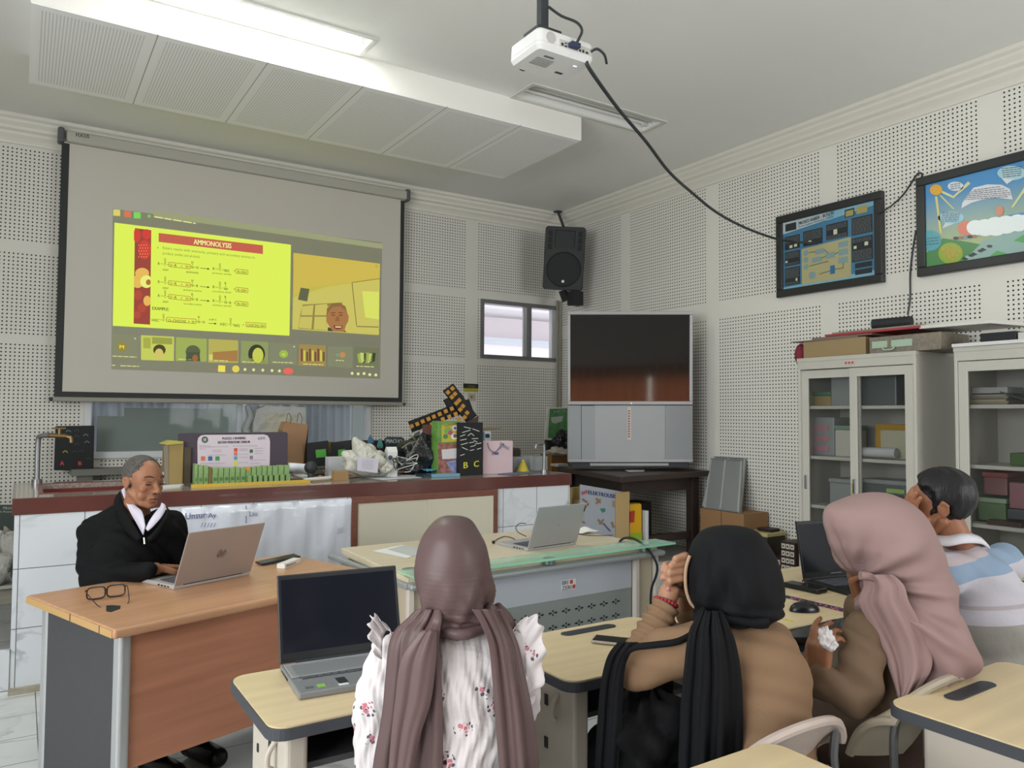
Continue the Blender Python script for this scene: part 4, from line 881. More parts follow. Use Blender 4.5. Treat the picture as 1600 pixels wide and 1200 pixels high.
MB().bb((Xp+.07, Yp+.05, Zp-.001), (Xp+.12, Yp+.065, Zp+.001)).build('rating_label', C('6f7073'), parent=pj); MB().bb((Xp+.2, Yp+.15, Zp-.001), (Xp+.24, Yp+.165, Zp+.001)).build('foot_recess', C('3b3b3c'), parent=pj)
MB().bb((Xp+.232, Yp+.06, Zp-.0012), (Xp+.25, Yp+.066, Zp+.001)).build('status_light', E('b9c4ff', 3), parent=pj)
MB().cyl((Xp+.09, Yp+.234, Zp+.05), (Xp+.09, Yp+.26, Zp+.05), .035, seg=24).build('lens', C('202225', .15), parent=pj, smooth=True)
mt_ = thing('ceiling_mount', 'dark steel pole and bracket holding the white projector', 'mount', (Xp+.13, Yp+.15, CEIL))
dm = C('3b3f41', .45, metal=.3)
MB().bb((Xp+.105, Yp+.13, Zp+.155), (Xp+.145, Yp+.17, CEIL)).build('pole', dm, parent=mt_, bevel=.004)
MB().bb((Xp+.06, Yp+.09, Zp+.125), (Xp+.19, Yp+.21, Zp+.156)).build('bracket', dm, parent=mt_, bevel=.006); MB().bb((Xp+.085, Yp+.08, Zp+.093), (Xp+.165, Yp+.2, Zp+.128)).build('plate', dm, parent=mt_)
MB().bb((Xp+.04, Yp+.07, CEIL-.01), (Xp+.22, Yp+.23, CEIL)).build('ceiling_plate', dm, parent=mt_)
# cable from the projector to the wall
def at(x, y, d): return onD(x, y, d)
blkc = M('black_cable', '2a3030', .45)
pc = thing('projector_cable', 'dark cable sagging from the projector across to the framed posters', 'cable', at(918, 95, 3.2))
dP = (Vector((Xp+.304, Yp, Zp))-O3).dot(CF)
mb = MB().tube([at(916, 92, dP), at(919, 104, dP), at(940, 135, 3.5), at(970, 175, 3.75), at(1010, 222, 4.05), at(1045, 268, 4.35), at(1080, 300, 4.7), at(1120, 332, 5.05), at(1165, 356, 5.45), at(1212, 373, 5.85), at(1240, 377.5, 6.0), at(1275, 380, 5.98)], .009, seg=8, smooth=6); mb.build('cable', blkc, parent=pc, smooth=True)
MB().bb(at(914, 88, dP)+Vector((-.012, -.012, -.03)), at(914, 88, dP)+Vector((.018, .012, .03))).build('plug', C('2f3333'), parent=pc, bevel=.004)
mb = MB().tube([(Xp+.145, Yp+.13, Zp+.27), (Xp+.17, Yp+.07, Zp+.21), (Xp+.2, Yp+.0, Zp+.16), (Xp+.215, Yp-.02, Zp+.12), (Xp+.19, Yp-.03, Zp+.07), (Xp+.18, Yp-.025, Zp+.05)], .006, seg=8); mb.build('signal_lead', blkc, parent=pc, smooth=True)
mb = MB().tube([(Xp+.28, Yp-.0, Zp+.05), (Xp+.3, Yp-.02, Zp+.06), (Xp+.34, Yp-.02, Zp+.045), (Xp+.37, Yp, Zp+.02)], .006, seg=8); mb.build('power_lead', blkc, parent=pc, smooth=True)
wl = PL((ROOM_X-.012, 0, 0), (-1, 0, 0)); wlf = PL((ROOM_X-.06, 0, 0), (-1, 0, 0))
wc = thing('wall_cable', 'thin dark cable running between the two framed posters and down the wall', 'cable', wl.px(1423, 480))
mb = MB().tube([wlf.px(1372, 334), wlf.px(1392, 322), wl.px(1412, 303), wl.px(1430, 276), wl.px(1436, 270), wl.px(1441, 273), wl.px(1438, 282), wl.px(1436, 300)], .006, seg=8); mb.build('cable', blkc, parent=wc, smooth=True)
mb = MB().tube([wl.px(1431, 360), wl.px(1425, 398), wl.px(1422, 430), wl.px(1422, 465), wl.px(1418, 492)], .006, seg=8); mb.build('cable', blkc, parent=wc, smooth=True)
# ================================================================ CORNER LOUDSPEAKER
F_ = (-CF + Vector((-.10, -.0, -.13))).normalized(); R_s = F_.cross(Vector((0, 0, 1))).normalized()*-1; U_s = R_s.cross(F_)*-1
if U_s.z < 0: U_s = -U_s
R_s = (R_s if R_s.dot(CR) > 0 else -R_s); a_ = math.radians(-3.2); R_s, U_s = R_s*math.cos(a_)+U_s*math.sin(a_), U_s*math.cos(a_)-R_s*math.sin(a_)
c0 = onD(881.5, 404, 8.15)
ls = thing('loudspeaker', 'black loudspeaker hung high in the room corner above the television', 'loudspeaker', c0)
SW, SH, SD = .215, .335, .36
def sp_(x, y, z): return c0+R_s*x+U_s*y+F_*z
mb = MB(); fr0 = [(x-SW, y-SH) for x, y in toploop(2*SW, 2*SH, .035)]
mb.rings([[sp_(x*.62, y*.92, -SD) for x, y in fr0], [sp_(x*.98, y, -.06) for x, y in fr0], [sp_(x, y, -.01) for x, y in fr0], [sp_(x*.965, y*.975, .008) for x, y in fr0]])
cab_m = C('2b2e2f', .55); mb.build('cabinet', cab_m, parent=ls, smooth=True, angle=30)
mb = MB(); mb.rings([[sp_(.178*s*math.cos(t), -.115+.178*s*math.sin(t), z) for t in [2*math.pi*i/40 for i in range(40)]] for s, z in ((1.05, .006), (1.02, .018), (.97, .012), (.6, .018), (.02, .026))]); mb.build('woofer_grille', M('grille', '202323', .7, bump=(220, .6, .003)), parent=ls, smooth=True)
horn = C('1d2021', .5)
mb = MB(); mb.hexa([sp_(-.11, .115, .004), sp_(.11, .115, .004), sp_(.10, .115, .014), sp_(-.10, .115, .014), sp_(-.11, .3, .004), sp_(.11, .3, .004), sp_(.10, .29, .014), sp_(-.10, .29, .014)]); mb.build('horn', horn, parent=ls)
for sx in (-1, 1):
    mb = MB()
    for k in range(3): mb.hexa([sp_(sx*.135, .09+k*.07, .006), sp_(sx*.178, .09+k*.07, .006), sp_(sx*.178, .09+k*.07, .012), sp_(sx*.135, .09+k*.07, .012), sp_(sx*.14, .15+k*.07, .006), sp_(sx*.178, .15+k*.07, .006), sp_(sx*.178, .15+k*.07, .012), sp_(sx*.14, .15+k*.07, .012)])
    mb.build('vent', C('121414'), parent=ls)
MB().hexa([sp_(-.014, -.255, .018), sp_(.014, -.255, .018), sp_(.014, -.255, .024), sp_(-.014, -.255, .024), sp_(-.014, -.228, .018), sp_(.014, -.228, .018), sp_(.014, -.228, .024), sp_(-.014, -.228, .024)]).build('badge', C('d8dadb'), parent=ls)
MB().cyl(sp_(0, -SH+.0, -.15), onD(885, 470, 8.35), .05, seg=4).build('bracket', C('1e2021'), parent=ls); MB().bb(onD(899, 470, 8.2)+Vector((-.07, -.05, -.05)), onD(899, 470, 8.2)+Vector((.07, .05, .1))).build('bracket', C('1e2021'), parent=ls)
MB().cyl(sp_(-.02, SH-.01, -.12), Vector((5.10, 7.0, CEIL)), .016, seg=10).build('support_rod', C('3a4040'), parent=ls, smooth=True); MB().cyl((5.10, 7.0, CEIL-.012), (5.10, 7.0, CEIL), .05).build('ceiling_plate', C('3a4040'), parent=ls)
# ================================================================ TELEVISION AND ITS TABLE
cfh = Vector((CF.x, CF.y, 0)).normalized(); cr = Vector((cfh.y, -cfh.x, 0))
tvp = PL(onD(985, 600, 6.75), -cfh)
tv = thing('television', 'big silver rear-projection television with dark screen in the room corner', 'television', tvp.px(985, 728))
silver = M('tv_silver', 'a2a3a4', .4, metal=.35); silver2 = M('tv_speaker_cloth', '9fa1a3', .6, metal=.2, bump=(400, .2, .001))
def TV(x, y, o): return tvp.px(x, y, o)
def tvbox(x0, y0, x1, y1, o0, o1, name, mat, par=tv, **k):
    a = [TV(x0, y1, 0), TV(x1, y1, 0), TV(x1, y0, 0), TV(x0, y0, 0)]; n = -cfh
    return MB().hexa([p+n*o0 for p in a]+[p+n*o1 for p in a]).build(name, mat, parent=par, **k)
# frame as ring
for q in ((887, 486.5, 1082, 492), (887, 492, 891, 627), (1077.5, 492, 1082, 627), (887, 627, 1082, 632.5)): tvbox(*q, -.06, .018, 'screen_frame', silver, bevel=.004)
mb = MB(); mb.poly([TV(891, 627, .0), TV(1078, 627, .0), TV(1078, 491.5, .0), TV(891, 491.5, .0)]); mb.build('display', M('tv_display', '1f1d1c', .06, spec=1.0, ior=1.75), parent=tv)
tvbox(887, 633.5, 908, 722, -.05, .01, 'speaker_panel', C('8e9193', .6), bevel=.004); tvbox(908.5, 634, 929, 721.5, -.05, .012, 'speaker_panel', C('929597', .6)); tvbox(929, 633.5, 1039, 721, -.05, .016, 'front_panel', silver2, bevel=.004); tvbox(1039, 633.5, 1082, 722, -.05, .012, 'speaker_panel', C('8e9193', .6), bevel=.004)
tvbox(887, 717.5, 1082, 722, -.05, .02, 'bottom_trim', silver, bevel=.003)
tvbox(980, 636, 985.5, 687, .012, .02, 'sticker_strip', C('c4b8ae', .5)); mb = MB()
for k in range(11): y = 641+k*4; mb.poly([TV(981.5, y+2.4, .0205), TV(984.3, y+2.4, .0205), TV(984.3, y, .0205), TV(981.5, y, .0205)])
mb.build('sticker_print', C('7c5a55'), parent=tv); mb = MB(); mb.poly([TV(x, y, .0195) for x, y in circ(986.5, 630.3, 1.4)]); mb.build('button', C('eeeeee'), parent=tv)
tvbox(893, 722, 1077, 731, -.25, -.01, 'plinth', C('35373a', .5), bevel=.004); tvbox(922, 723.5, 1045, 728, -.1, -.002, 'plinth_strip', silver, bevel=.003)
a = [TV(889, 720, -.05), TV(1080, 720, -.05), TV(1080, 490, -.05), TV(889, 490, -.05)]
mb = MB(); bk_ = [p+cfh*.42 for p in a]; cc = sum(bk_, Vector())/4
mb.hexa(a+[cc+(p-cc)*.55 for p in bk_]); mb.build('rear_housing', C('2c2d2f', .6), parent=tv)
dbw = M('dark_brown_table', '3a2f2b', .45, spec=.4)
tt = thing('side_table', 'dark brown wooden table carrying the television', 'table', (4.6, 5.3, .235))
TZ = .97; A, B, Cc, Dd = Vector((4.0, 4.64, 0)), Vector((5.17, 4.78, 0)), Vector((5.2, 6.05, 0)), Vector((4.30, 5.9, 0))
mb = MB().prism([p+Vector((0, 0, TZ-.05)) for p in (A, B, Cc, Dd)], (0, 0, .05)); mb.build('tabletop', dbw, parent=tt, bevel=.008)
def ins(p, q, k=.12): return p+(q-p).normalized()*k
ctr = (A+B+Cc+Dd)/4
INS = (.40, .16, .16, .16)
for p, k_ in zip((A, B, Cc, Dd), INS):
    q = p+(ctr-p).normalized()*k_; MB().bb((q.x-.04, q.y-.04, .235), (q.x+.04, q.y+.04, TZ-.05)).build('leg', dbw, parent=tt, bevel=.004)
L4 = [p+(ctr-p).normalized()*k_ for p, k_ in zip((A, B, Cc, Dd), INS)]
for i in range(4):
    a, b = L4[i], L4[(i+1) % 4]; n = Vector((-(b-a).y, (b-a).x, 0)).normalized()*.015
    MB().hexa([a-n+up*.80, b-n+up*.80, b+n+up*.80, a+n+up*.80, a-n+up*.92, b-n+up*.92, b+n+up*.92, a+n+up*.92]).build('apron', dbw, parent=tt)
a, b = L4[0], L4[1]; n = Vector((-(b-a).y, (b-a).x, 0)).normalized()*.03
MB().hexa([a-n+up*.37, b-n+up*.37, b+n+up*.37, a+n+up*.37, a-n+up*.43, b-n+up*.43, b+n+up*.43, a+n+up*.43]).build('stretcher', dbw, parent=tt)
pt = thing('paper_slip', 'small white paper slip lying on the dark table under the television', 'paper', onZ(990, 737, TZ)); MB().poly([onZ(x, y, TZ+.002) for x, y in ((976, 734.5), (1008, 733.5), (1006, 736.5), (982, 737))]).build('sheet', C('cfcfca'), parent=pt, solid=.001)
# ================================================================ FRAMED POSTERS
fblk = C('2b2d2e', .3, spec=.5)
def framed(name, label, tl_, tr_, br_, bl_, depth, w, extra=None):
    pl = PL((ROOM_X-depth, 0, 0), (-1, 0, 0)); P4 = [pl.px(*q) for q in (bl_, br_, tr_, tl_)]
    z0, z1 = (P4[0].z+P4[1].z)/2, (P4[2].z+P4[3].z)/2; y0, y1 = (P4[0].y+P4[3].y)/2, (P4[1].y+P4[2].y)/2 # y0 is the far (left) end
    t = thing(name, label, 'picture', (ROOM_X-depth, (y0+y1)/2, (z0+z1)/2)); X0, X1 = ROOM_X-depth, ROOM_X-.002
    for a, b, c, d in ((y1, y0, z0, z0+w), (y1, y0, z1-w, z1), (y0-w, y0, z0+w, z1-w), (y1, y1+w, z0+w, z1-w)): MB().bb((X0, a, c), (X1, b, d)).build('frame', fblk, parent=t, bevel=.006)
    MB().bb((X0+.018, y1+w*.9, z0+w*.9), (X0+.024, y0-w*.9, z1-w*.9)).build('backing', C('3a6f9c', .4), parent=t)
    return t, PL((X0+.018, 0, 0), (-1, 0, 0)), (y0-w, y1+w, z0+w, z1-w)
def clip_uv(fn, name, mat, polys, off, par):
    mb = MB()
    for p in polys: mb.poly([fn(u, v, off) for u, v in p])
    return mb.build(name, mat, parent=par)
gm = lambda c: C(c, .25, spec=.5)
p1, pl1, (ya, yb, za, zc) = framed('framed_poster', 'smaller framed blue poster with dark text boxes and a flow chart, nearer the corner', (1211, 338), (1377, 298), (1378, 440), (1213, 466), .05, .062)
def F1(u, v, off=.0): return Vector((ROOM_X-.05+.018-off, ya+(yb-ya)*u, zc+(za-zc)*v)) # u to the right, v down
def R1(u0, v0, u1, v1): return [(u0, v0), (u1, v0), (u1, v1), (u0, v1)]
clip_uv(F1, 'poster_print', gm('477a9a'), [R1(0, 0, 1, 1)], .001, p1); clip_uv(F1, 'poster_print', gm('b4c3c9'), [[(0, 0), (.62, 0), (.55, .10), (0, .17)]], .002, p1); clip_uv(F1, 'poster_print', gm('7fb0c4'), [[(.55, .0), (1, 0), (1, .06), (.5, .12)], [(0, .97), (1, .93), (1, 1), (0, 1)]], .0025, p1)
clip_uv(F1, 'poster_print', gm('2d3236'), [R1(.02, .22, .2, .42), R1(.24, .2, .46, .42), R1(.5, .18, .73, .4), R1(.77, .17, .98, .41), R1(.02, .45, .2, .66), R1(.02, .69, .2, .95), R1(.77, .45, .98, .78), R1(.8, .8, .97, .87), R1(.8, .89, .97, .96), R1(.03, .03, .16, .14), R1(.70, .03, .80, .14)], .003, p1)
clip_uv(F1, 'poster_print', gm('aea97e'), [[(.22, .45), (.76, .42), (.76, .97), (.22, .97)]], .003, p1); clip_uv(F1, 'poster_print', gm('a59a5f'), [R1(.82, .03, .93, .13), R1(.71, .05, .79, .13)], .0035, p1)
hx = lambda u, v, r, k=.72: [(u+r*k*math.cos(a), v+r*math.sin(a)) for a in [math.pi/3*i for i in range(6)]]
clip_uv(F1, 'poster_print', gm('7f9c9e'), [hx(.27, .52, .045), hx(.27, .62, .045), hx(.27, .72, .045), hx(.34, .86, .06), R1(.38, .5, .48, .57), R1(.34, .61, .45, .68), R1(.49, .58, .59, .66), R1(.63, .46, .73, .54), R1(.63, .57, .73, .65), R1(.63, .68, .73, .76)], .004, p1)
clip_uv(F1, 'poster_print', gm('2f6f9e'), [R1(.54, .77, .59, .89)], .004, p1); clip_uv(F1, 'poster_print', gm('cfd2b0'), [R1(.08, .36, .115, .4), R1(.135, .355, .17, .395), R1(.03, .58, .055, .61), R1(.15, .86, .17, .9), R1(.3, .35, .335, .39), R1(.58, .27, .62, .34), R1(.90, .53, .935, .58), R1(.79, .56, .82, .6)], .005, p1)
mb = MB(); text3(mb, 'PROSES HABER - BOSCH', F1(.19, .09, .004), F1(.58, .055, .004), F1(.19, .04, .004), 1.5); text3(mb, 'Proses Industri Pembuatan Amonia', F1(.19, .125, .004), F1(.58, .09, .004), F1(.19, .10, .004), .4); mb.build('lettering', gm('3c4449'), parent=p1)
rnd = random.Random(8)
def ulines(F, rects, col, par, lh=.018, off=.005):
    mb = MB()
    for u0, v0, u1, v1 in rects:
        v = v0
        while v < v1:
            u = u0
            while u < u1:
                w = rnd.uniform(.008, .03); w = min(w, u1-u); mb.poly([F(u, v, off), F(u+w, v, off), F(u+w, v+lh*.38, off), F(u, v+lh*.38, off)]); u += w+.006
            v += lh
    mb.build('small_print', gm(col), parent=par)
ulines(F1, [(.03, .24, .19, .33), (.25, .22, .45, .33), (.51, .2, .72, .26), (.78, .19, .97, .4), (.03, .47, .19, .56), (.03, .71, .19, .84), (.78, .47, .97, .52), (.78, .63, .97, .77), (.51, .35, .72, .39), (.03, .62, .19, .65), (.03, .91, .19, .94)], '6f7678', p1)
mb = MB()
for a, b in (((.31, .52), (.38, .53)), ((.45, .64), (.49, .62)), ((.59, .62), (.63, .60)), ((.31, .72), (.52, .70)), ((.42, .86), (.54, .84)), ((.59, .83), (.68, .83)), ((.68, .76), (.68, .83)), ((.48, .53), (.52, .58))): 
    A_, B_ = F1(*a, .005), F1(*b, .005); mb.tube([A_, B_], .0022, seg=4, smooth=1)
mb.build('diagram_lines', gm('4c5148'), parent=p1)
p2, pl2, (ya2, yb2, za2, zc2) = framed('framed_poster', 'larger framed sky-blue poster with a cartoon sun, cut by the right edge', (1431, 277), (1660, 220), (1660, 400), (1431, 432), .05, .062)
wpx = (1091, 1200)
def c2(x, y): return (1400+x/5.455, 220+y/5.455)  # coordinates of a close look at the poster
pp2 = PL((ROOM_X-.032, 0, 0), (-1, 0, 0))
def art(name, pts, col, off): mb = MB(); mb.poly([clampP(pp2.px(*c2(*p), off)) for p in pts]); return mb.build(name, gm(col), parent=p2)
def clampP(p): return Vector((p.x, min(max(p.y, yb2), ya2), min(max(p.z, za2), zc2)))
sk = M('poster_sky', '4f93c4', .25); nb = NB(sk); nb.l.new(nb.mix(nb.ramp(nb.obj()[3], -.12, .2), lin('a9b98c'), lin('4d90c6')), sk.node_tree.nodes['Principled BSDF'].inputs['Base Color'])
MB().poly([(ROOM_X-.0325, ya2, za2), (ROOM_X-.0325, yb2, za2), (ROOM_X-.0325, yb2, zc2), (ROOM_X-.0325, ya2, zc2)]).build('poster_print', sk, parent=p2)
art('poster_print', [(232, 1085), (232, 960), (400, 830), (600, 860), (760, 890), (1090, 830), (1300, 760), (1300, 960)], '4f8a52', .002)
art('poster_print', [(600, 1030), (640, 960), (760, 840), (900, 800), (1090, 760), (1300, 760), (1300, 930), (1000, 985)], '93b3ac', .003); art('poster_print', [(790, 1000), (860, 935), (960, 965)], '5ba562', .004); art('poster_print', [(1000, 850), (1090, 800), (1200, 850), (1090, 870)], '5ba562', .004)
art('poster_sun', circ(342, 418, 53, 46, 24), 'e3ad3a', .004)
art('sun_ray', [(395, 425), (490, 470), (615, 345), (635, 365), (490, 490), (390, 445)], 'd9d9a0', .004); art('sun_ray', [(332, 475), (352, 475), (392, 790), (374, 790)], 'd9d27a', .004); art('sun_ray', [(368, 465), (382, 460), (498, 580), (488, 585)], 'cfcf7a', .004); art('sun_ray', [(980, 568), (1090, 400), (1200, 260), (1200, 290), (1000, 568)], 'd0d9a0', .004)
art('speech_bubble', [(600, 480), (660, 400), (780, 372), (900, 375), (970, 410), (995, 500), (850, 485), (740, 500), (640, 530), (556, 578), (565, 530)], 'd9dde3', .004)
art('speech_bubble', circ(470, 655, 112, 52, 24)+[], '9ccbd9', .004); art('speech_bubble', [(420, 700), (500, 705), (392, 748)], 'c7d8de', .0045); art('speech_bubble', circ(508, 388, 68, 40, 20), 'd3dfe6', .004)
art('speech_bubble', circ(985, 275, 122, 62, 24), 'a9cfd9', .004); art('speech_bubble', [(900, 320), (1010, 325), (945, 370)], 'd5dee4', .0045)
art('poster_cloud', circ(290, 850, 96, 88, 20)[:], '58a6b4', .004); art('poster_cloud', circ(600, 745, 75, 62, 14), 'df7f66', .004)
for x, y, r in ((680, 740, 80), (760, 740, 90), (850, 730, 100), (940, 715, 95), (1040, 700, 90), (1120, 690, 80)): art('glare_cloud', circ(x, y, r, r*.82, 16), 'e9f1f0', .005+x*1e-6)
art('poster_print', circ(885, 595, 32, 42, 14), 'd98a70', .006); art('poster_print', [(925, 640), (1090, 610), (1200, 600), (1200, 680), (940, 690)], '4f93cc', .0055)
art('algae_dish', circ(465, 958, 105, 90, 26), '93ad3a', .004)
rnd = random.Random(11)
for k in range(14): a = k*2.4; r = 18+4.6*k; art('algae_dot', circ(465+r*math.cos(a), 955+r*.85*math.sin(a), 15, 15, 10), 'b9a04a', .005+k*1e-5)
for k in range(9): art('car', circ(590+26*k, 1003-13*k, 26, 13, 10), ['2e3a3c', '9fb0b0', '394648'][k % 3], .005+k*2e-5)
for k in range(5): art('car', circ(510+40*k, 830-4*k, 24, 14, 10), ['3a4648', 'a77a60', '7fa2b4'][k % 3], .0062)
mb = MB(); rs = random.Random(9)
def s2(x0, y0, x1, y1): (a, b), (c, d) = c2(x0, y0), c2(x1, y1); scrib(mb, pp2, a, b, c, d, 1.6, .007, rs)
for k, (a, b) in enumerate(((660, 890), (640, 930), (620, 955), (610, 970), (598, 975), (590, 960))): s2(a, 412+k*17+ (12-k), b, 392+k*17)
for k in range(6): s2(395-k*2, 612+k*15, 545-k*3, 622+k*13)
for k in range(3): s2(465, 378+k*18, 550, 365+k*18)
for k in range(5): s2(900+k*3, 240+k*18, 1070, 222+k*18)
for k in range(3): s2(240, 840+k*25, 365, 825+k*25)
mb.build('small_print', gm('5a4a44'), parent=p2)
# ================================================================ STEEL CABINETS
cabm = M('cabinet_grey', 'b9b7ae', .45, spec=.4, noise=(2, .03)); cabi = M('cabinet_inside', '8f908b', .6)
cglass = M('cabinet_glass', '3c403e', .03, spec=.5, alpha=.16)
def cabinet(label, y1, y0, zt, doors, mid=None, handle=True): # y1 far end
    X0, X1 = 4.778, 5.265; t = thing('glass_cabinet', label, 'cabinet', ((X0+X1)/2, (y0+y1)/2, 0), 0, 'steel glass-door cabinets')
    th = .02; mb = MB()
    mb.bb((X0, y1-th, 0), (X1, y1, zt)); mb.bb((X0, y0, 0), (X1, y0+th, zt)); mb.bb((X0, y0, zt-.045), (X1, y1, zt)); mb.bb((X0, y0, 0), (X1, y1, .08)); mb.bb((X1-.01, y0, 0), (X1, y1, zt)); mb.bb((X0, y0, zt-.08), (X0+.012, y1, zt)); mb.bb((X0-.004, y0-.002, zt-.025), (X1, y1+.002, zt+.003))
    mb.build('body', cabm, parent=t, bevel=.003)
    for z in (1.53, 1.17, .82, .45): MB().bb((X0+.05, y0+th, z-.022), (X1-.01, y1-th, z)).build('shelf', C('c4c3bb', .45), parent=t)
    for (a, b, xo) in doors: # a far, b near
        mb = MB(); s = .055; zb2, z2 = .09, zt-.085
        mb.bb((X0+xo, a-s, zb2), (X0+xo+.018, a, z2)); mb.bb((X0+xo, b, zb2), (X0+xo+.018, b+s, z2)); mb.bb((X0+xo, b, z2-.06), (X0+xo+.018, a, z2)); mb.bb((X0+xo, b, zb2), (X0+xo+.018, a, zb2+.08))
        d = mb.build('door', cabm, parent=t, bevel=.003)
        MB().bb((X0+xo+.007, b+s, zb2+.08), (X0+xo+.010, a-s, z2-.06)).build('pane', cglass, parent=d)
        if handle: MB().bb((X0+xo-.006, a-.04, .93), (X0+xo+.0, a-.018, 1.03)).build('handle', C('8b8f92', .3, metal=.7), parent=d, bevel=.003)
    return t
CA = cabinet('left of the two grey steel glass-door cabinets, nearer the corner', 3.579, 2.699, 1.873, [(3.56, 3.10, .022), (3.165, 2.72, .002)])
CB = cabinet('right of the two grey steel glass-door cabinets, cut by the right edge', 2.462, 1.58, 1.875, [(2.44, 1.98, .002), (2.04, 1.60, .022)])
for a in ((1.0, ),): MB().bb((4.774, 3.135, .90), (4.779, 3.155, 1.0)).build('lock_plate', C('a89c6e', .4), parent=CA, bevel=.002)
st = MB().bb((4.7725, 3.12, 1.812), (4.7745, 3.20, 1.838)).build('sticker', C('d0bdb8'), parent=CA); 
mb = MB()
for k in range(3): mb.bb((4.7715, 3.125+k*.025, 1.816), (4.7725, 3.142+k*.025, 1.832))
mb.build('sticker_print', C('a5575a'), parent=st)
cp = PL((4.93, 0, 0), (-1, 0, 0))
def inbox(name, label, cat, x0, y0, x1, y1, zs, mat, depth=.2, grp=None, lid=None, bev=.008):
    a, b = cp.px(x0, y0), cp.px(x1, y0); z1 = (a.z+b.z)/2
    t = thing(name, label, cat, (4.93+depth/2, (a.y+b.y)/2, zs), 0, grp); yb_, ya_ = b.y, a.y
    lz = z1-.03 if lid else z1
    MB().bb((4.93, yb_, zs), (4.93+depth, ya_, lz)).build('body', mat, parent=t, bevel=bev)
    if lid: MB().bb((4.925, yb_-.006, lz), (4.935+depth, ya_+.006, z1)).build('lid', lid, parent=t, bevel=.006)
    return t
clr = M('frosted_plastic', 'a9b0b0', .35, alpha=.75); clr2 = M('smoky_plastic', '6c7374', .3, alpha=.8)
S1_, S2_, S3_ = 1.53, 1.17, .82
inbox('storage_box', 'clear box with a blue lid on the top shelf of the left cabinet', 'box', 1298, 582, 1332, 631, S1_, clr, lid=C('4a7190'))
inbox('food_tub', 'round tan tub with green lid on the top shelf of the left cabinet', 'tub', 1269, 612, 1298, 631, S1_, C('a08d62'), lid=C('4f7a62'))
inbox('storage_box', 'smoky clear box on the top shelf behind the right door of the left cabinet', 'box', 1346, 578, 1400, 629, S1_, clr2, lid=C('39566e'))
inbox('drawer_unit', 'small clear drawer unit on the second shelf of the left cabinet', 'drawers', 1269, 652, 1303, 711, S2_, clr)
a = cp.px(1270, 668); mb = MB()
for k in range(3): mb.bb((4.925, a.y-.13, S2_+.03+k*.075), (4.93, a.y-.01, S2_+.07+k*.075))
tag(mb.build('drawer_contents', C('b88791')), 'pinkish things inside the small clear drawer unit', 'contents')
inbox('storage_box', 'white box with grey-green lid on the second shelf of the left cabinet', 'box', 1304, 665, 1328, 710, S2_, C('c9c6bb'), lid=C('7d9a86'))
yl = inbox('yellow_board', 'yellow board standing on the second shelf of the left cabinet', 'board', 1351, 663, 1418, 716, S2_, C('c79a2a'), depth=.02)
yl.location.x += .12
inbox('white_box', 'pale rectangular box before the yellow board in the left cabinet', 'box', 1375, 672, 1418, 710, S2_, C('b9b79f'), depth=.05)
rp = thing('paper_roll', 'rolled white paper lying before the yellow board in the left cabinet', 'paper roll', cp.px(1375, 706)); a, b = cp.px(1349, 706, .06), cp.px(1401, 708, .06); MB().cyl(a, b, .033, seg=20).build('roll', C('c4c6c8', .6), parent=rp, smooth=True)
inbox('storage_box', 'clear tub on the lowest visible shelf, left door of the left cabinet', 'box', 1296, 748, 1328, 788, S3_, clr, lid=clr)
inbox('storage_box', 'wide clear tub on the lowest visible shelf, right door of the left cabinet', 'box', 1347, 750, 1415, 792, S3_, clr2, lid=clr)
inbox('storage_box', 'box with a light green lid beside the face-covering man', 'box', 1386, 764, 1412, 800, S3_, clr, lid=C('9cc46a'))
bk = thing('papers', 'stack of papers and folders on the top shelf of the right cabinet', 'papers', cp.px(1540, 628))
cps = ['8f8a78', 'a39a7c', 'b4ad92', '7d7a6c', '9d967f', 'a8a294']
y0_, y1_ = cp.px(1575, 620).y, cp.px(1512, 620).y
for k, c_ in enumerate(cps): MB().box((5.03, (y0_+y1_)/2+.006*((k*7) % 3-1), S1_+.006+k*.0105), (.22, abs(y1_-y0_), .009), rotz(.04*((k*5) % 3-1))).build('folder', C(c_, .6), parent=bk)
inbox('white_box', 'flat white box on top of the papers in the right cabinet', 'box', 1518, 605, 1574, 612, S1_+.07, C('b0b1b0'), bev=.003)
cl = thing('clipboard', 'dark clipboard tilted on the papers in the right cabinet', 'clipboard', cp.px(1590, 625)); a, b = cp.px(1562, 613, .02), cp.px(1604, 627, .02)
MB().hexa([a, b, b+Vector((.2, 0, 0)), a+Vector((.2, 0, 0)), a+up*.006, b+up*.006, b+Vector((.2, 0, .006)), a+Vector((.2, 0, .006))]).build('board', C('545a5a', .4), parent=cl)
inbox('carton', 'small dark green carton on the second shelf of the right cabinet', 'box', 1577, 708, 1606, 726, S2_, C('4c6a3a'))
inbox('food_jar', 'red-lidded jar stack on the lowest visible shelf of the right cabinet', 'jar', 1536, 738, 1573, 776, S3_+.17, C('84605c', .3), lid=C('944e4c'))
inbox('basket', 'pink plastic basket in the right cabinet', 'basket', 1576, 754, 1606, 796, S3_+.1, C('96696f', .4))
inbox('tray', 'green plastic box with a white rim under the red jars in the right cabinet', 'box', 1527, 778, 1571, 812, S3_+.01, C('647c58', .4), lid=C('93a88c'))
inbox('tray', 'dark grey tray under the pink basket in the right cabinet', 'box', 1573, 796, 1606, 810, S3_+.035, C('4f5355', .4))
bo = inbox('book_pile', 'dark book with red print lying at the front of the right cabinet', 'book', 1552, 813, 1606, 824, S3_, C('4a3432', .5), depth=.16, bev=.002); bo.location.x -= .08
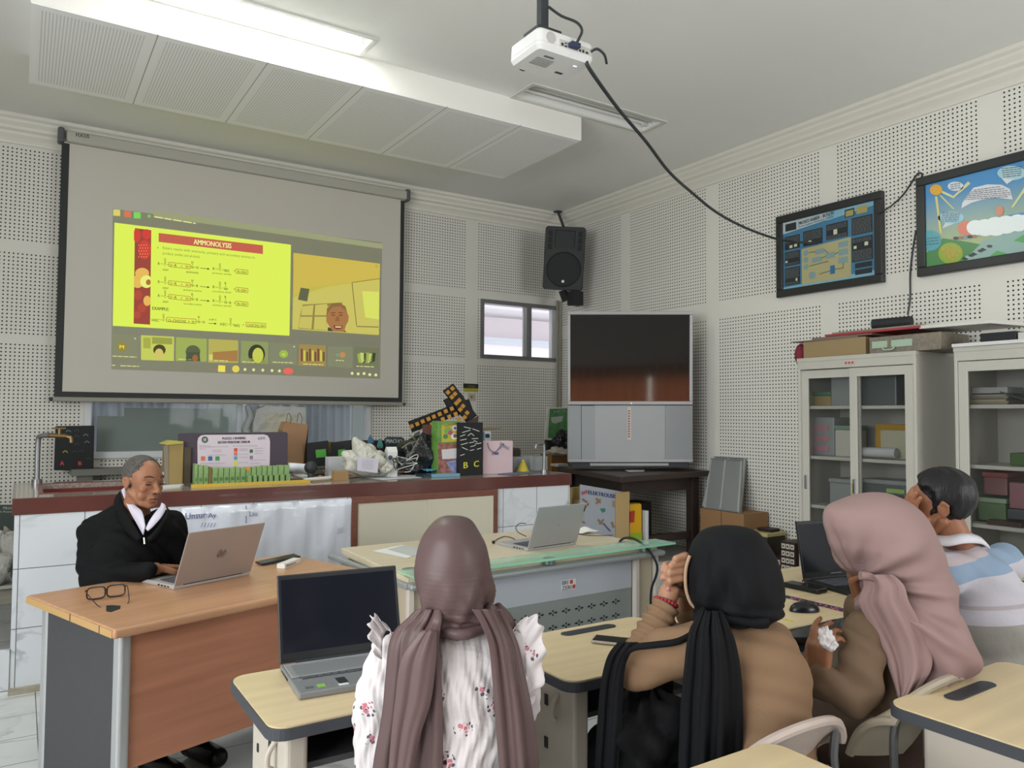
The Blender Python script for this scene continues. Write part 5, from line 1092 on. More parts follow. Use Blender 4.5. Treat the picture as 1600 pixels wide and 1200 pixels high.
# things on top of the cabinets
tp = PL((4.80, 0, 0), (-1, 0, 0)); ZT = 1.877
def topbox(name, label, cat, x0, yt, x1, mat, depth=.3, zb=ZT, X=4.80, bev=.004):
    pl = PL((X, 0, 0), (-1, 0, 0)); a, b = pl.px(x0, yt), pl.px(x1, yt); t = thing(name, label, cat, (X+depth/2, (a.y+b.y)/2, zb))
    o = MB().bb((X, b.y, zb), (X+depth, a.y, (a.z+b.z)/2)).build('body', mat, parent=t, bevel=bev); return t, a.y, b.y, (a.z+b.z)/2
t, ya_, yb_, z_ = topbox('cardboard_box', 'brown cardboard box on the left cabinet', 'box', 1255, 530, 1352, M('cardboard', '94805c', .7), .34)
bt, yc, yd, ze = topbox('woven_basket', 'grey woven case with pale green straps on the left cabinet', 'case', 1358, 523, 1470, M('woven', '7d7668', .7, bump=(60, .8, .004), noise=(50, .2)), .34)
L3 = abs(yc-yd)
for a, b in ((.05, .27), (.33, .62)): MB().bb((4.794, yc-L3*b, ze-.075), (4.80, yc-L3*a, ze-.03)).build('strap', C('a3b9a3', .5), parent=bt)
MB().tube([(4.79, yc-L3*.22, ze-.07), (4.78, yc-L3*.24, ze-.09), (4.78, yc-L3*.36, ze-.09), (4.79, yc-L3*.38, ze-.07)], .006).build('handle', C('9fae9f', .5), parent=bt, smooth=True)
yn = thing('yarn_ball', 'dark red ball of yarn at the left end of the cabinet top', 'yarn', (4.84, ya_+.05, ZT))
mb = MB(); mb.ell((4.85, ya_+.055, ZT+.03), (.05, .045, .085)); mb.build('ball', M('red_yarn', '7c2c38', .9, bump=(70, 1., .01)), parent=yn, smooth=True)
def plank(name, label, cat, pts, z, th_, mat):
    t = thing(name, label, cat, (5.0, pts[0][1], z)); MB().prism([(x, y, z) for x, y in pts], (0, 0, th_)).build('board', mat, parent=t); return t
yy = lambda x, X=4.8, y=525: PL((X, 0, 0), (-1, 0, 0)).px(x, y).y
b1 = plank('flat_board', 'grey flat board jutting out left over the cardboard box', 'board', [(4.78, yy(1238)), (4.80, yy(1340)), (5.15, yy(1340)-.02), (5.1, yy(1238))], z_+.001, .006, C('7e7c78', .6))
b2 = plank('flat_board', 'brown flat board with red edge on the cardboard box', 'board', [(4.79, yy(1270)), (4.80, yy(1362)), (5.15, yy(1362)), (5.1, yy(1270))], z_+.008, .012, C('7b5f55', .6))
b3 = plank('folder_stack', 'red-edged folders lying across the box and woven case', 'folders', [(4.79, yy(1290)), (4.79, yy(1440)), (5.15, yy(1440)), (5.15, yy(1290))], max(z_+.022, ze+.001), .014, C('9c3a40', .6))
b5 = plank('folder_stack', 'grey-brown folder on the red-edged folders', 'folders', [(4.80, yy(1300)), (4.80, yy(1438)), (5.15, yy(1438)), (5.15, yy(1300))], max(z_+.022, ze+.001)+.015, .01, C('8f877c', .6))
b4 = plank('foam_board', 'white foam board lying over the woven case toward the right cabinet', 'board', [(4.79, yy(1438)), (4.83, yy(1542)), (5.2, yy(1560)), (5.2, yy(1438))], ze+.028, .02, C('cfcdc6', .6))
tb = thing('bluetooth_speaker', 'black cylindrical portable speaker lying on the folders', 'speaker', (4.9, yy(1393), ze+.04))
z5 = max(z_+.022, ze+.001)+.026+.035; a, b = Vector((4.86, yy(1365, 4.86), z5)), Vector((4.90, yy(1425, 4.9), z5))
MB().cyl(a, b, .035, seg=24).build('body', M('speaker_mesh', '242729', .7, bump=(300, .5, .002)), parent=tb, smooth=True); d_ = (b-a).normalized(); MB().cyl(a-d_*.006, a, .036, seg=24).build('end_ring', C('5f8f86', .3), parent=tb, smooth=True)
plank('white_tray', 'white flat panel on top of the right cabinet', 'panel', [(4.76, yy(1487, 4.76, 540)), (4.76, yy(1640, 4.76, 540)), (5.1, yy(1640, 4.76, 540)), (5.1, yy(1487, 4.76, 540))], 1.879, .02, C('d2d2d0', .5))
topbox('cable_box', 'small black box on the white panel of the right cabinet', 'box', 1531, 519, 1588, C('202225', .5), .15, 1.90, 4.85); topbox('power_adapter', 'white block beside the black box on the right cabinet', 'adapter', 1590, 519, 1602, C('c4c4c0'), .08, 1.90, 4.85)
# ================================================================ THINGS AGAINST THE RIGHT WALL
def xw(x, y, X): return PL((X, 0, 0), (-1, 0, 0)).px(x, y)
cx_ = thing('carton', 'brown carton below the leaning grey panels', 'carton', xw(1125, 830, 5.0)); a, b = xw(1094, 812, 4.95), xw(1162, 804, 4.95)
MB().bb((4.95, b.y, 0.0), (5.25, a.y-.0, .66)).build('body', M('carton_brown', '94714e', .7), parent=cx_, bevel=.003); MB().bb((4.948, (a.y+b.y)/2-.003, .1), (4.95, (a.y+b.y)/2+.003, .66)).build('seam', C('5f4a35'), parent=cx_)
for k, (x0_, x1_, ds) in enumerate(((1113, 1165, 0), (1104, 1157, .03))):
    wpn = thing('metal_panel', ['grey metal cabinet door panel leaning on the wall, in front of its twin', 'grey metal cabinet door panel leaning on the wall, behind its twin'][1-k], 'panel', xw(1130, 800, 5.1), 0, 'leaning grey panels')
    T0, T1 = xw(1116-k*5, 713+k*3, 5.255-ds), xw(1165-k*5, 716+k*3, 5.255-ds); B0, B1 = xw(1097+k*3, 806, 5.02-ds*1.5), xw(1157-k*2, 802, 5.02-ds*1.5)
    B0.z = B1.z = .662; n = Vector((-1, 0, .25)).normalized()
    MB().slab([B0, B1, T1, T0], n, .016).build('sheet', C('8e9190', .4, metal=.2), parent=wpn)
    for fa, fb in ((0, .045), (.46, .50), (.955, 1)):
        MB().slab([B0.lerp(B1, fa)+n*.006, B0.lerp(B1, fb)+n*.006, T0.lerp(T1, fb)+n*.006, T0.lerp(T1, fa)+n*.006], n, .006).build('rail', C('a6a9a8', .4), parent=wpn)
    for fa, fb in ((0, .02), (.98, 1)): MB().slab([B0.lerp(T0, fa)+n*.006, B1.lerp(T1, fa)+n*.006, B1.lerp(T1, fb)+n*.006, B0.lerp(T0, fb)+n*.006], n, .006).build('rail', C('7b7e7d', .4), parent=wpn)
# stacked brown display boxes with white squares
bx_m = C('3a2620', .5); zs_ = [(1220, 1243, 905, 845), (1198, 1221, 905, 868)]
for k, (x0_, x1_, yb2_, yt2_) in enumerate(zs_):
    a, b = xw(x0_, yt2_, 5.0), xw(x1_, yt2_, 5.0); t = thing('display_box', ['tall dark brown box covered with white square labels beside the left cabinet', 'shorter dark brown box with white square labels left of the tall one'][k], 'box', (5.08, (a.y+b.y)/2, 0))
    MB().bb((5.0, b.y+.004, 0), (5.18, a.y, a.z)).build('body', bx_m, parent=t, bevel=.003); w = abs(a.y-b.y)
    mb = MB()
    for i in range(3):
        for j in range(6 if k == 0 else 4): 
            y = a.y-w*(.18+.3*i); z = a.z-.035-.055*j; mb.bb((4.997, y-.016, z-.018), (5.0, y+.016, z+.018))
    mb.build('label', C('cfc9bf'), parent=t, kind='stuff')
    mb = MB()
    for i in range(3):
        for j in range(6 if k == 0 else 4):
            y = a.y-w*(.18+.3*i); z = a.z-.035-.055*j; mb.bb((4.9955, y-.007, z-.007), (4.997, y+.007, z+.007))
    mb.build('label_print', C('4a4340'), parent=t, kind='stuff')
a, b = xw(1183, 824, 5.05), xw(1203, 824, 5.05); t = thing('dark_pot', 'dark brown square pot on the stool by the right wall', 'pot', (5.1, (a.y+b.y)/2, .55)); MB().bb((5.05, b.y, .53), (5.17, a.y, a.z)).build('body', C('2f211d', .5), parent=t, bevel=.004)
t = thing('box_stand', 'box with yellow top under the dark pot by the right wall', 'box', (5.1, (a.y+b.y)/2, 0)); MB().bb((4.98, b.y-.03, 0), (5.2, a.y+.12, .50)).build('body', C('3a332c', .6), parent=t, bevel=.004); MB().bb((4.975, b.y-.035, .50), (5.205, a.y+.12, .528)).build('top', C('b5ac78', .5), parent=t, bevel=.003)
# ================================================================ THINGS ON THE LAB BENCH
bp = lambda y0: PL((0, y0, 0), (0, -1, 0))
def stand(name, label, cat, x0, yt, x1, Yd, depth, mat, zb=BZ, bev=.003, group=None, part='body'):
    pl = bp(Yd); a, b = pl.px(x0, yt), pl.px(x1, yt); zt_ = (a.z+b.z)/2
    t = thing(name, label, cat, ((a.x+b.x)/2, Yd+depth/2, zb), 0, group)
    MB().bb((a.x, Yd, zb), (b.x, Yd+depth, zt_)).build(part, mat, parent=t, bevel=bev)
    return t, a.x, b.x, zt_, pl
def quadthing(t, name, pl, pts, th_, mat, off=0., **k):
    q = [pl.px(x, y, off) for x, y in pts]; return MB().prism(q, -pl.n*th_).build(name, mat, parent=t, **k)
card = M('kraft_card', '95764f', .7); blkcard = C('222325', .7)
# black board with hooks and letters A B, on the wall shelf behind the left sink
pl = PL((0, 6.98, 0), (0, -1, 0.0)); t = thing('craft_board', 'black craft board with paper hooks and red letters A and B beside the left tap', 'board', pl.px(117, 736))
quadthing(t, 'board', pl, [(87, 666), (147.5, 665), (146, 735), (84.5, 735)], .06, M('black_board', '1b1c1e', .7), bevel=.004)
def plumes(lst, col, w=1.3):
    mb = MB()
    for x, y in lst: line(mb, pl, (x-4, y+2), (x, y-1), w, .004); line(mb, pl, (x, y-1), (x+4, y+2), w, .004)
    mb.build('paper_hook', C(col, .6), parent=t)
plumes([(102, 681), (102, 705)], '9c9a35', 1.6); plumes([(107, 673), (134, 679), (136, 690)], '5f7f8a'); plumes([(120, 681), (120, 693), (117, 705), (127, 704), (138, 716), (120, 672)], '3c3d3f')
mb = MB(); textpx(mb, pl, 'A', (94, 727), (100, 727), 6.5, .004, 2); textpx(mb, pl, 'B', (122.5, 727), (127.5, 727), 6, .004, 2); mb.build('lettering', C('c04a44'), parent=t)
# box files
t, *_ = stand('box_file', 'yellow-brown cardboard box file standing on the bench behind the man', 'box file', 262, 691, 287, 5.15, .2, M('box_card', '8f7a4a', .7)); quadthing(t, 'side_label', bp(5.145), [(256, 697), (263, 693), (263, 760), (257, 752)], .02, C('7f776a', .7))
o = quadthing(t, 'open_lid', bp(5.14), [(254, 694), (268, 688.5), (287, 690), (285, 693), (262, 695)], .16, C('a8a04a', .6))
t, *_ = stand('box_file', 'dark brown box file right of the yellow-brown one', 'box file', 287, 699, 299, 5.16, .2, C('4b4234', .7))
t = thing('yogurt_cup', 'small white and green cup on a white saucer behind the man', 'cup', onZ(264, 758, BZ)); c = onZ(264, 758, BZ)
MB().lathe(c, [(.02, .012), (.03, .014), (.038, .075), (.042, .078), (.042, .082), (.036, .082)], 24).build('cup', M('printed_cup', 'c9cfc9', .4, noise=(45, .35)), parent=t, smooth=True); MB().prism([onZ(x, y, BZ) for x, y in ((250, 764.5), (282, 761.5), (288, 758), (256, 760))], (0, 0, .008)).build('saucer', C('cfd2d2', .5), parent=t)
# periodic system puzzle board
pl = bp(5.18); t = thing('puzzle_board', 'dark purple display board with a white periodic system sheet', 'board', pl.px(365, 756))
quadthing(t, 'board', pl, [(279, 679), (282, 677), (447, 675), (449.5, 677), (449.5, 727), (449, 752), (281, 757)], .02, C('483f49', .7))
quadthing(t, 'sheet', pl, [(309, 757), (308.5, 690), (310, 684), (314, 680.5), (320, 679.5), (412, 678.8), (418, 680.5), (421, 685), (422, 690), (421, 752)], .002, C('c9bec6', .5), off=.004)
P2 = lambda x, y: (270+x/8.421, 665+y/8.421)
mb = MB(); textpx(mb, pl, 'PUZZLE 1 BONENG', P2(652, 184), P2(958, 178), 3.6, .006, 1.5); textpx(mb, pl, 'SISTEM PERIODIK UNSUR', P2(592, 236), P2(1018, 228), 3.6, .006, 1.5); mb.build('lettering', C('2b2628'), parent=t)
mb = MB(); dec(mb, pl, circ(*P2(422, 185), 5, 5), .006); mb.build('emblem', C('39433f'), parent=t); mb = MB(); dec(mb, pl, circ(*P2(422, 185), 3, 3, 10), .007); mb.build('emblem_centre', C('8fa090'), parent=t)
mb = MB(); textpx(mb, pl, 'um', P2(1120, 185), P2(1215, 182), 4, .006, 0); mb.build('emblem', C('6c6a70'), parent=t)
for x, y, w, col in ((370, 405, 55, 'd06a42'), (465, 405, 55, '2f5f96'), (560, 405, 55, '4c8f52'), (805, 297, 45, 'c9513f'), (805, 350, 45, 'd96c64'), (805, 405, 45, '4f9fa6'), (800, 468, 55, 'd9c95a'), (1012, 315, 42, '2f6a42'), (1012, 398, 42, '8b6d92')):
    mb = MB(); dec(mb, pl, [P2(x, y), P2(x+w, y-1), P2(x+w, y+w), P2(x, y+w)], .006); mb.build('colour_square', C(col), parent=t)
mb = MB(); rnd = random.Random(2)
for a, b, c, d in ((345, 268, 495, 266), (350, 285, 735, 278), (345, 310, 430, 308), (520, 325, 640, 322), (520, 345, 640, 342), (460, 392, 705, 388), (360, 500, 690, 496), (790, 272, 1115, 268), (870, 312, 990, 310), (870, 330, 990, 328), (870, 380, 990, 378), (870, 420, 990, 416), (1080, 300, 1190, 298), (1080, 335, 1190, 333), (1080, 370, 1190, 368), (1020, 458, 1215, 452), (1020, 500, 1150, 496), (860, 490, 990, 486)):
    p_, q_ = P2(a, b), P2(c, d); scrib(mb, pl, p_[0], p_[1], q_[0], q_[1], 1.0, .006, rnd)
mb.build('small_print', C('8f8288'), parent=t)
# tray with the row of green card boxes
pf = bp(5.0); tr_ = thing('wooden_tray', 'flat tray with a yellow front edge under the green card boxes', 'tray', pf.px(378, 760))
a, b = onZ(296, 761, BZ), onZ(480, 753, BZ); a = Vector((a.x, 4.93, BZ)); b = Vector((b.x, 4.93, BZ))
MB().bb((a.x, 4.95, BZ), (b.x, 5.17, BZ+.012)).build('base', C('55483c', .6), parent=tr_); MB().bb((a.x, 4.945, BZ), (b.x, 4.95, BZ+.02)).build('edge', C('c2a23c', .5), parent=tr_)
gb = M('green_box_card', '7d9c62', .5, noise=(60, .2)); xs = [P2(x, 0)[0] for x in (285, 335, 405, 475, 520, 600, 672, 747, 825, 890, 965, 1035, 1103, 1175, 1243, 1312, 1388, 1465, 1540)]
for k in range(len(xs)-1):
    if k == 3: m_ = C('7a6436', .6)
    else: m_ = gb
    yt_ = [725, 727, 728, 730, 731, 731, 731, 731, 730, 731, 730, 730, 729, 728, 728, 728, 727, 727][k]
    a, b = bp(5.02).px(xs[k]+.4, yt_), bp(5.02).px(xs[k+1]-.4, yt_)
    q = thing('card_box', 'green box number %d from the left in the row' % (k+1), 'box', ((a.x+b.x)/2, 5.05, BZ+.012), 0, 'green card boxes in front of the puzzle board')
    lab = 'green card box in the row before the puzzle board, '
    q['label'] = (lab+'%s from its left end' % ['first', 'second', 'third', 'fourth', 'fifth', 'sixth', 'seventh', 'eighth', 'ninth'][k]) if k < 9 else (lab+'%s from its right end' % ['first', 'second', 'third', 'fourth', 'fifth', 'sixth', 'seventh', 'eighth', 'ninth'][17-k])
    MB().bb((a.x, 5.02, BZ+.0125), (b.x, 5.08, (a.z+b.z)/2)).build('body', m_, parent=q, bevel=.002)
    if k != 3: MB().bb((a.x+.006, 5.018, BZ+.03), (b.x-.006, 5.02, BZ+.05)).build('print', C('4f7a38'), parent=q)
    if k > 9: MB().bb((a.x+.004, 4.985, BZ+.0125), (b.x-.004, 5.015, BZ+.055)).build('short_flap', gb, parent=q, bevel=.002)
t = thing('yellow_sticker', 'small orange-yellow token on the green card boxes', 'token', bp(5.03).px(387, 731)); o_ = bp(5.012); mb = MB(); mb.prism([o_.px(x, y) for x, y in circ(387.5, 732, 4, 3)], (0, .004, 0)); mb.build('token', C('cf8f32'), parent=t)
# paper bags, plastic bag by the window
def bag(name, label, Yd, pts, depth, mat, seed=1, part='body', zb=BZ):
    pl = bp(Yd); P4 = [pl.px(*p) for p in pts]; t = thing(name, label, 'bag', (sum(p.x for p in P4)/len(P4), Yd+depth/2, zb))
    MB().prism(P4, (0, depth, 0)).build(part, mat, parent=t, bevel=.004); return t, pl
t, pl = bag('paper_bag', 'tall brown paper carrier bag behind the puzzle board', 5.5, [(448, 733), (441.5, 672), (447, 658.5), (480, 663), (482, 665), (474, 733)], .12, M('kraft_bag', '8a6a4c', .7, bump=(12, .4, .01)))
for x in (450, 467): MB().tube([pl.px(x-3, 660), pl.px(x-1, 648), pl.px(x+2, 646), pl.px(x+5, 655), pl.px(x+3, 662)], .0025, seg=6).build('handle', C('5f4a38'), parent=t, smooth=True)
quadthing(t, 'side_fold', pl, [(474, 733), (482, 665), (478, 690), (478, 733)], .001, C('3a2c22'), off=.002)
t, pl = bag('plastic_bag', 'clear plastic bag with yellow contents on the shelf before the long window', 6.98, [(395, 707), (396, 660), (402, 640), (415, 634), (478, 636), (480, 700), (470, 707)], .12, M('clear_bag', 'b9b9b0', .25, alpha=.6, bump=(15, .6, .02)))
quadthing(t, 'yellow_contents', bp(7.0), [(408, 705), (414, 660), (422, 645), (462, 650), (450, 672), (446, 705)], .05, M('yellow_print', 'b5ad5a', .4, noise=(30, .4)))
t = thing('cloth_bundle', 'grey crumpled plastic at the left of the yellow bag', 'bag', bp(7.03).px(388, 707)); mb = MB(); mb.tube([bp(7.03).px(x, y) for x, y in ((382, 722), (390, 690), (384, 670), (392, 650), (386, 634))], lambda u: .055-.03*u, seg=10); mb.build('body', M('grey_plastic', '8d9290', .35, bump=(20, .7, .02)), parent=t, smooth=True)
# paper roll and black ball
t = thing('paper_roll', 'rolled white paper lying behind the black ball', 'paper roll', onZ(468, 742, BZ)); MB().cyl(bp(5.22).px(449, 730), bp(5.2).px(490, 733), .032, seg=20).build('roll', C('d6d8de', .5), parent=t, smooth=True)
t = thing('black_ball', 'dark grey ball on the end of the white paper roll', 'ball', onZ(485, 740, BZ)); c = bp(5.08).px(485.5, 730.5); MB().ell(c, .043).build('ball', C('2b2e31', .5), parent=t, smooth=True); MB().cyl((c.x, c.y, BZ), (c.x, c.y, c.z-.03), .02).build('foot', C('3a3a3b'), parent=t)
# black cards with green notes
for x0, x1, yt, lab, nx in ((479.5, 515, 689.5, 'black card panel with a square green note, right of the paper bag', (493, 510)), (518.5, 551, 688.5, 'black card panel with a green note half hidden behind the white bag', (528, 540))):
    pl = bp(5.45); t = thing('black_card', lab, 'card', pl.px((x0+x1)/2, 730)); quadthing(t, 'card', pl, [(x0, yt+3), (x1-2, yt-1), (x1, 728), (x0, 729)], .02, blkcard, bevel=.002)
    quadthing(t, 'note', pl, [(nx[0], 703), (nx[1]-1, 701.5), (nx[1], 714), (nx[0]+1, 715.5)], .001, C('4f9a3c', .6), off=.003)
stand('dark_box', 'dark box with yellow cards behind the second black panel', 'box', 514, 690, 521, 5.5, .1, C('7a6a3c'))
# lumpy bags, as soft bodies
def lump(name, mat, parent, c, r, seed, amp=.25, lo=None, seg=40, rg=26, spike=0):
    rr = np.random.RandomState(seed); ph = rr.rand(12)*6.28; mb = MB(); c = Vector(c); rows = []
    for j in range(rg+1):
        p = max(.03, min(math.pi-.03, math.pi*j/rg)); row = []
        for i in range(seg):
            t_ = 2*math.pi*i/seg; d = Vector((math.sin(p)*math.cos(t_), math.sin(p)*math.sin(t_), -math.cos(p)))
            k = 1+amp*(.45*math.sin(3*t_+ph[0]+2*p)+.35*math.sin(5*t_+ph[1]-3*p)+.3*math.sin(9*t_+ph[2]+5*p)+.3*math.sin(7*p+ph[3]+2*t_))
            q = Vector((d.x*r[0]*k, d.y*r[1]*k, d.z*r[2]*(k if d.z > 0 else 1)))
            q = c+q
            if lo is not None: q.z = max(q.z, lo+.001)
            row.append(q)
        rows.append(row)
    mb.rings(rows); return mb.build(name, mat, parent=parent, smooth=True, angle=75)
wbm = M('white_plastic_bag', 'b9b7ac', .35, bump=(28, .8, .02))
t = thing('plastic_bag', 'white crumpled plastic bag with its neck pulled up, middle of the bench', 'bag', bp(5.12).px(575, 742))
c = bp(5.12).px(572, 722); lump('body', wbm, t, c, (.15, .09, .10), 5, .3, BZ); mb = MB(); mb.tube([bp(5.12).px(*p) for p in ((572, 715), (562, 700), (556, 690), (554, 683))], lambda u: .075*(1-u)**1.2+.012, seg=16); mb.build('neck', wbm, parent=t, smooth=True)
t = thing('paper_note', 'white printed card leaning on the white plastic bag', 'note', bp(5.0).px(575, 740)); pl = bp(4.99); quadthing(t, 'card', pl, [(558.5, 714), (592, 717), (590, 739), (558, 735)], .002, C('c3c0cc', .6)); mb = MB(); rnd = random.Random(7)
for k in range(5): scrib(mb, pl, 566, 720+k*3, 583, 721+k*3, .9, .002, rnd)
mb.build('small_print', C('8c8896'), parent=t)
# black MACHO sign panel and milk carton, blue things
pl = bp(5.45); t = thing('display_card', 'black panel with small white lettering behind the milk carton', 'panel', pl.px(600, 720)); quadthing(t, 'panel', pl, [(548, 688), (606, 688), (635, 692), (636, 735), (548, 735)], .02, blkcard)
mb = MB(); textpx(mb, pl, 'Cat', (590, 700), (598, 700), 4.5, .004, 1); mb.build('lettering', C('b9c4c4'), parent=t)
pl = bp(5.4); t = thing('word_sign', 'dark cut-out sign reading MACHO above the milk carton', 'sign', pl.px(617, 700)); quadthing(t, 'sign', pl, [(602, 685), (606, 682.5), (628, 683), (632, 686), (631, 696), (625, 697), (603, 697), (601, 692)], .01, C('2e3438', .6))
mb = MB(); textpx(mb, pl, 'MACHO', (604, 692), (628.5, 692.5), 6, .004, 1.5); mb.build('lettering', C('8d979b'), parent=t); MB().cyl(pl.px(617, 697)+Vector((0, .02, 0)), (pl.px(617, 697).x, 5.44, BZ), .006).build('stick', C('2e3438'), parent=t)
for k, (x, y) in enumerate(((579, 684), (594, 690), (607, 695))):
    t = thing('craft_tree', ['blue paper cut-out left of the dark word sign', 'teal paper cut-out below the dark word sign', 'small teal cut-out beside the milk carton'][k], 'cut-out', bp(5.43).px(x, 735)); quadthing(t, 'shape', bp(5.42), [(x-5, y+8), (x-3, y), (x, y-5), (x+3, y), (x+5, y+8)], .006, C(['3f5f7c', '3f7a72', '4a7f82'][k])); MB().cyl(bp(5.42).px(x, y+8), Vector((bp(5.42).px(x, y).x, 5.42, BZ)), .004).build('stick', C('333333'), parent=t)
t, x0_, x1_, zt_, pl = stand('milk_carton', 'white drink carton with a penguin-like dark round mark on the bench', 'carton', 606, 706, 621.5, 5.1, .06, C('d3d4d0', .5))
t['label'] = 'white drink carton with dark round prints left of the black bag'
a, b = pl.px(606, 706), pl.px(621.5, 706); MB().hexa([(a.x, 5.1, zt_), (b.x, 5.1, zt_), (b.x, 5.16, zt_), (a.x, 5.16, zt_), (a.x, 5.125, zt_+.035), (b.x, 5.125, zt_+.035), (b.x, 5.135, zt_+.035), (a.x, 5.135, zt_+.035)]).build('gable', C('d3d4d0', .5), parent=t)
for x, y, r, c_ in ((610, 715, 3.6, '4a5a6c'), (617, 719, 4, '55504c'), (617, 719, 2, 'c9b98c')): mb = MB(); dec(mb, pl, circ(x, y, r), .002 if r > 3 else .003); mb.build('print', C(c_), parent=t)
t = thing('plastic_bag', 'small white plastic bag at the foot of the drink carton', 'bag', bp(5.0).px(600, 740)); lump('body', wbm, t, bp(5.05).px(602, 731), (.05, .04, .04), 12, .35, BZ)
t = thing('cable_bundle', 'tangle of dark and white cables right of the drink carton', 'cables', bp(5.0).px(635, 735)); rnd = random.Random(21)
for k in range(9):
    pts = [bp(5.0+.03*rnd.random()).px(rnd.uniform(616, 655), rnd.uniform(712, 738)) for _ in range(6)]; MB().tube(pts, .0035, seg=6, smooth=6).build('cable', C(['26282a', 'c9c7c0', '4a4f52'][k % 3], .5), parent=t, smooth=True)
bbm = M('black_plastic_bag', '1d1f21', .28, bump=(14, .9, .03))
t = thing('plastic_bag', 'big glossy black plastic bag left of the tin box', 'bag', bp(5.2).px(660, 740)); lump('body', bbm, t, bp(5.22).px(657, 714), (.16, .12, .15), 31, .25, BZ); lump('body', bbm, t, bp(5.25).px(672, 704), (.07, .07, .10), 33, .3, BZ)
for p0_, p1_ in (((628, 700), (650, 690)), ((640, 715), (655, 685)), ((650, 690), (640, 680))): MB().tube([bp(5.08).px(*p0_), bp(5.06).px((p0_[0]+p1_[0])/2, (p0_[1]+p1_[1])/2-2), bp(5.08).px(*p1_)], .006, seg=8).build('wire', C('6a6a5c', .5), parent=t, smooth=True)
# papers lying flat
def flat(name, label, pts, col, z=.001, cat='paper', th_=.0015):
    t = thing(name, label, cat, onZ(sum(p[0] for p in pts)/len(pts), sum(p[1] for p in pts)/len(pts), BZ)); MB().prism([onZ(x, y, BZ+z) for x, y in pts], (0, 0, th_)).build('sheet', C(col, .6), parent=t); return t
flat('paper_sheets', 'white paper bundle lying left of the kraft card', [(455, 742), (470, 739), (492, 751), (478, 752)], 'c9c9c6', th_=.012)
flat('magazine', 'dark magazine lying behind the small paper roll', [(460, 738.5), (510, 737), (520, 742), (470, 744)], '3c3234', .001, 'magazine', .008)
flat('kraft_card', 'brown kraft card lying on the front of the bench', [(482, 750), (540, 744.5), (570, 743), (560, 746), (490, 755)], '8c7452', .001, 'card')
flat('white_papers', 'white papers lying in front of the printed card', [(560, 745), (648, 741), (664, 746), (600, 750)], 'c6c8cb', .002)
flat('pink_folder', 'pink folder lying left of the white plastic bag', [(512, 733), (548, 731), (552, 737), (516, 739)], 'b9375a', .012, 'folder', .01)
flat('white_box_file', 'pale pink box lying under the pink folder', [(505, 737), (550, 734), (552, 742), (508, 744)], 'c9b3bd', .001, 'box', .012)
flat('cork_board', 'brown flat board under the cables', [(612, 738), (660, 733), (668, 737), (625, 741)], '83674c', .003, 'board', .008)
t = thing('paper_roll', 'thin white tube with a brown bead on the bench front', 'paper roll', onZ(500, 748, BZ)); MB().cyl(onZ(476, 750, BZ+.015), onZ(522, 746.5, BZ+.015), .013, seg=14).build('roll', C('c6c6c2'), parent=t, smooth=True); MB().ell(onZ(500, 747, BZ+.016), .02).build('bead', C('8c6a4a'), parent=t, smooth=True)
t, *_ = stand('kraft_box', 'small brown kraft box left of the printed card', 'box', 522, 736, 545, 5.0, .05, card)
stand('white_box', 'low white box behind the pink folder', 'box', 514, 714, 545, 5.3, .08, C('c3c6ca', .5))
t = thing('bowl', 'small clear tub with a grey rim right of the cables', 'tub', onZ(650, 741, BZ)); MB().lathe(onZ(650, 741, BZ), [(.045, .0), (.055, .03), (.06, .034), (.058, .036), (.03, .036)], 24).build('tub', C('9a9a92', .4), parent=t, smooth=True)
t = thing('paper_star', 'light blue paper fold on the tub', 'paper', onZ(665, 735, BZ)); MB().prism([onZ(x, y, BZ+.045) for x, y in ((655, 732), (672, 730), (684, 734), (676, 736), (662, 735))], (0, 0, .004)).build('sheet', C('4f93b4'), parent=t); MB().cyl(onZ(668, 735, BZ+.001), onZ(668, 735, BZ+.045), .01).build('stem', C('4f93b4'), parent=t)
a, b = onZ(662, 747, BZ), onZ(719, 744.5, BZ); t = thing('card_box', 'flat light blue and black box at the bench front under the tin box', 'box', a); MB().bb((a.x, a.y, BZ), (b.x, a.y+.14, BZ+.022)).build('body', C('6f9aab', .5), parent=t, bevel=.003); MB().bb((a.x-.001, a.y-.001, BZ), (a.x+.06, a.y+.13, BZ+.0235)).build('dark_end', C('1f2d36', .4), parent=t)
# tin box
tin = M('green_tin', '5f8a3f', .4, noise=(18, .3)); t, x0_, x1_, zt_, pl = stand('tin_box', 'tall colourful tin box with round pictures and a white label', 'tin', 684, 658, 718.5, 5.02, .1, tin)
mb = MB(); dec(mb, pl, [(684.5, 692.5), (718, 692.5), (718, 740), (684.5, 741)], .002); mb.build('batik_print', M('batik', '8b5a4f', .6, noise=(35, .5)), parent=t)
mb = MB(); dec(mb, pl, [(690, 664), (717.5, 663), (717.5, 690), (690, 691)], .002); mb.build('yellow_panel', C('b9ab3a', .5), parent=t)
for x, y, r, c_ in ((700, 673, 6, '7aa04a'), (704, 676, 3.5, 'b0457a'), (711, 669, 4.3, 'd6d6cf'), (711, 669, 2.4, '5a4f9a'), (696, 682, 3.7, '3f7f5a'), (710, 682, 5, 'dcdcd6'), (711, 681, 3, '6b6258')):
    mb = MB(); dec(mb, pl, circ(x, y, r), .003+.0004*(6-r)); mb.build('round_print', C(c_), parent=t)
mb = MB(); textpx(mb, pl, 'Petualangan', (694, 667.5), (712, 664.5), 3.4, .004, 1); mb.build('lettering', C('c0463f'), parent=t)
mb = MB(); dec(mb, pl, [(690, 702.5), (717.5, 700), (717.5, 716), (691, 717.5)], .003); mb.build('label', C('c9c9c9'), parent=t); mb = MB(); dec(mb, pl, [(697, 722), (718, 717), (718, 740), (705, 737)], .003); mb.build('blue_print', M('blue_batik', '8088b0', .6, noise=(40, .4)), parent=t)
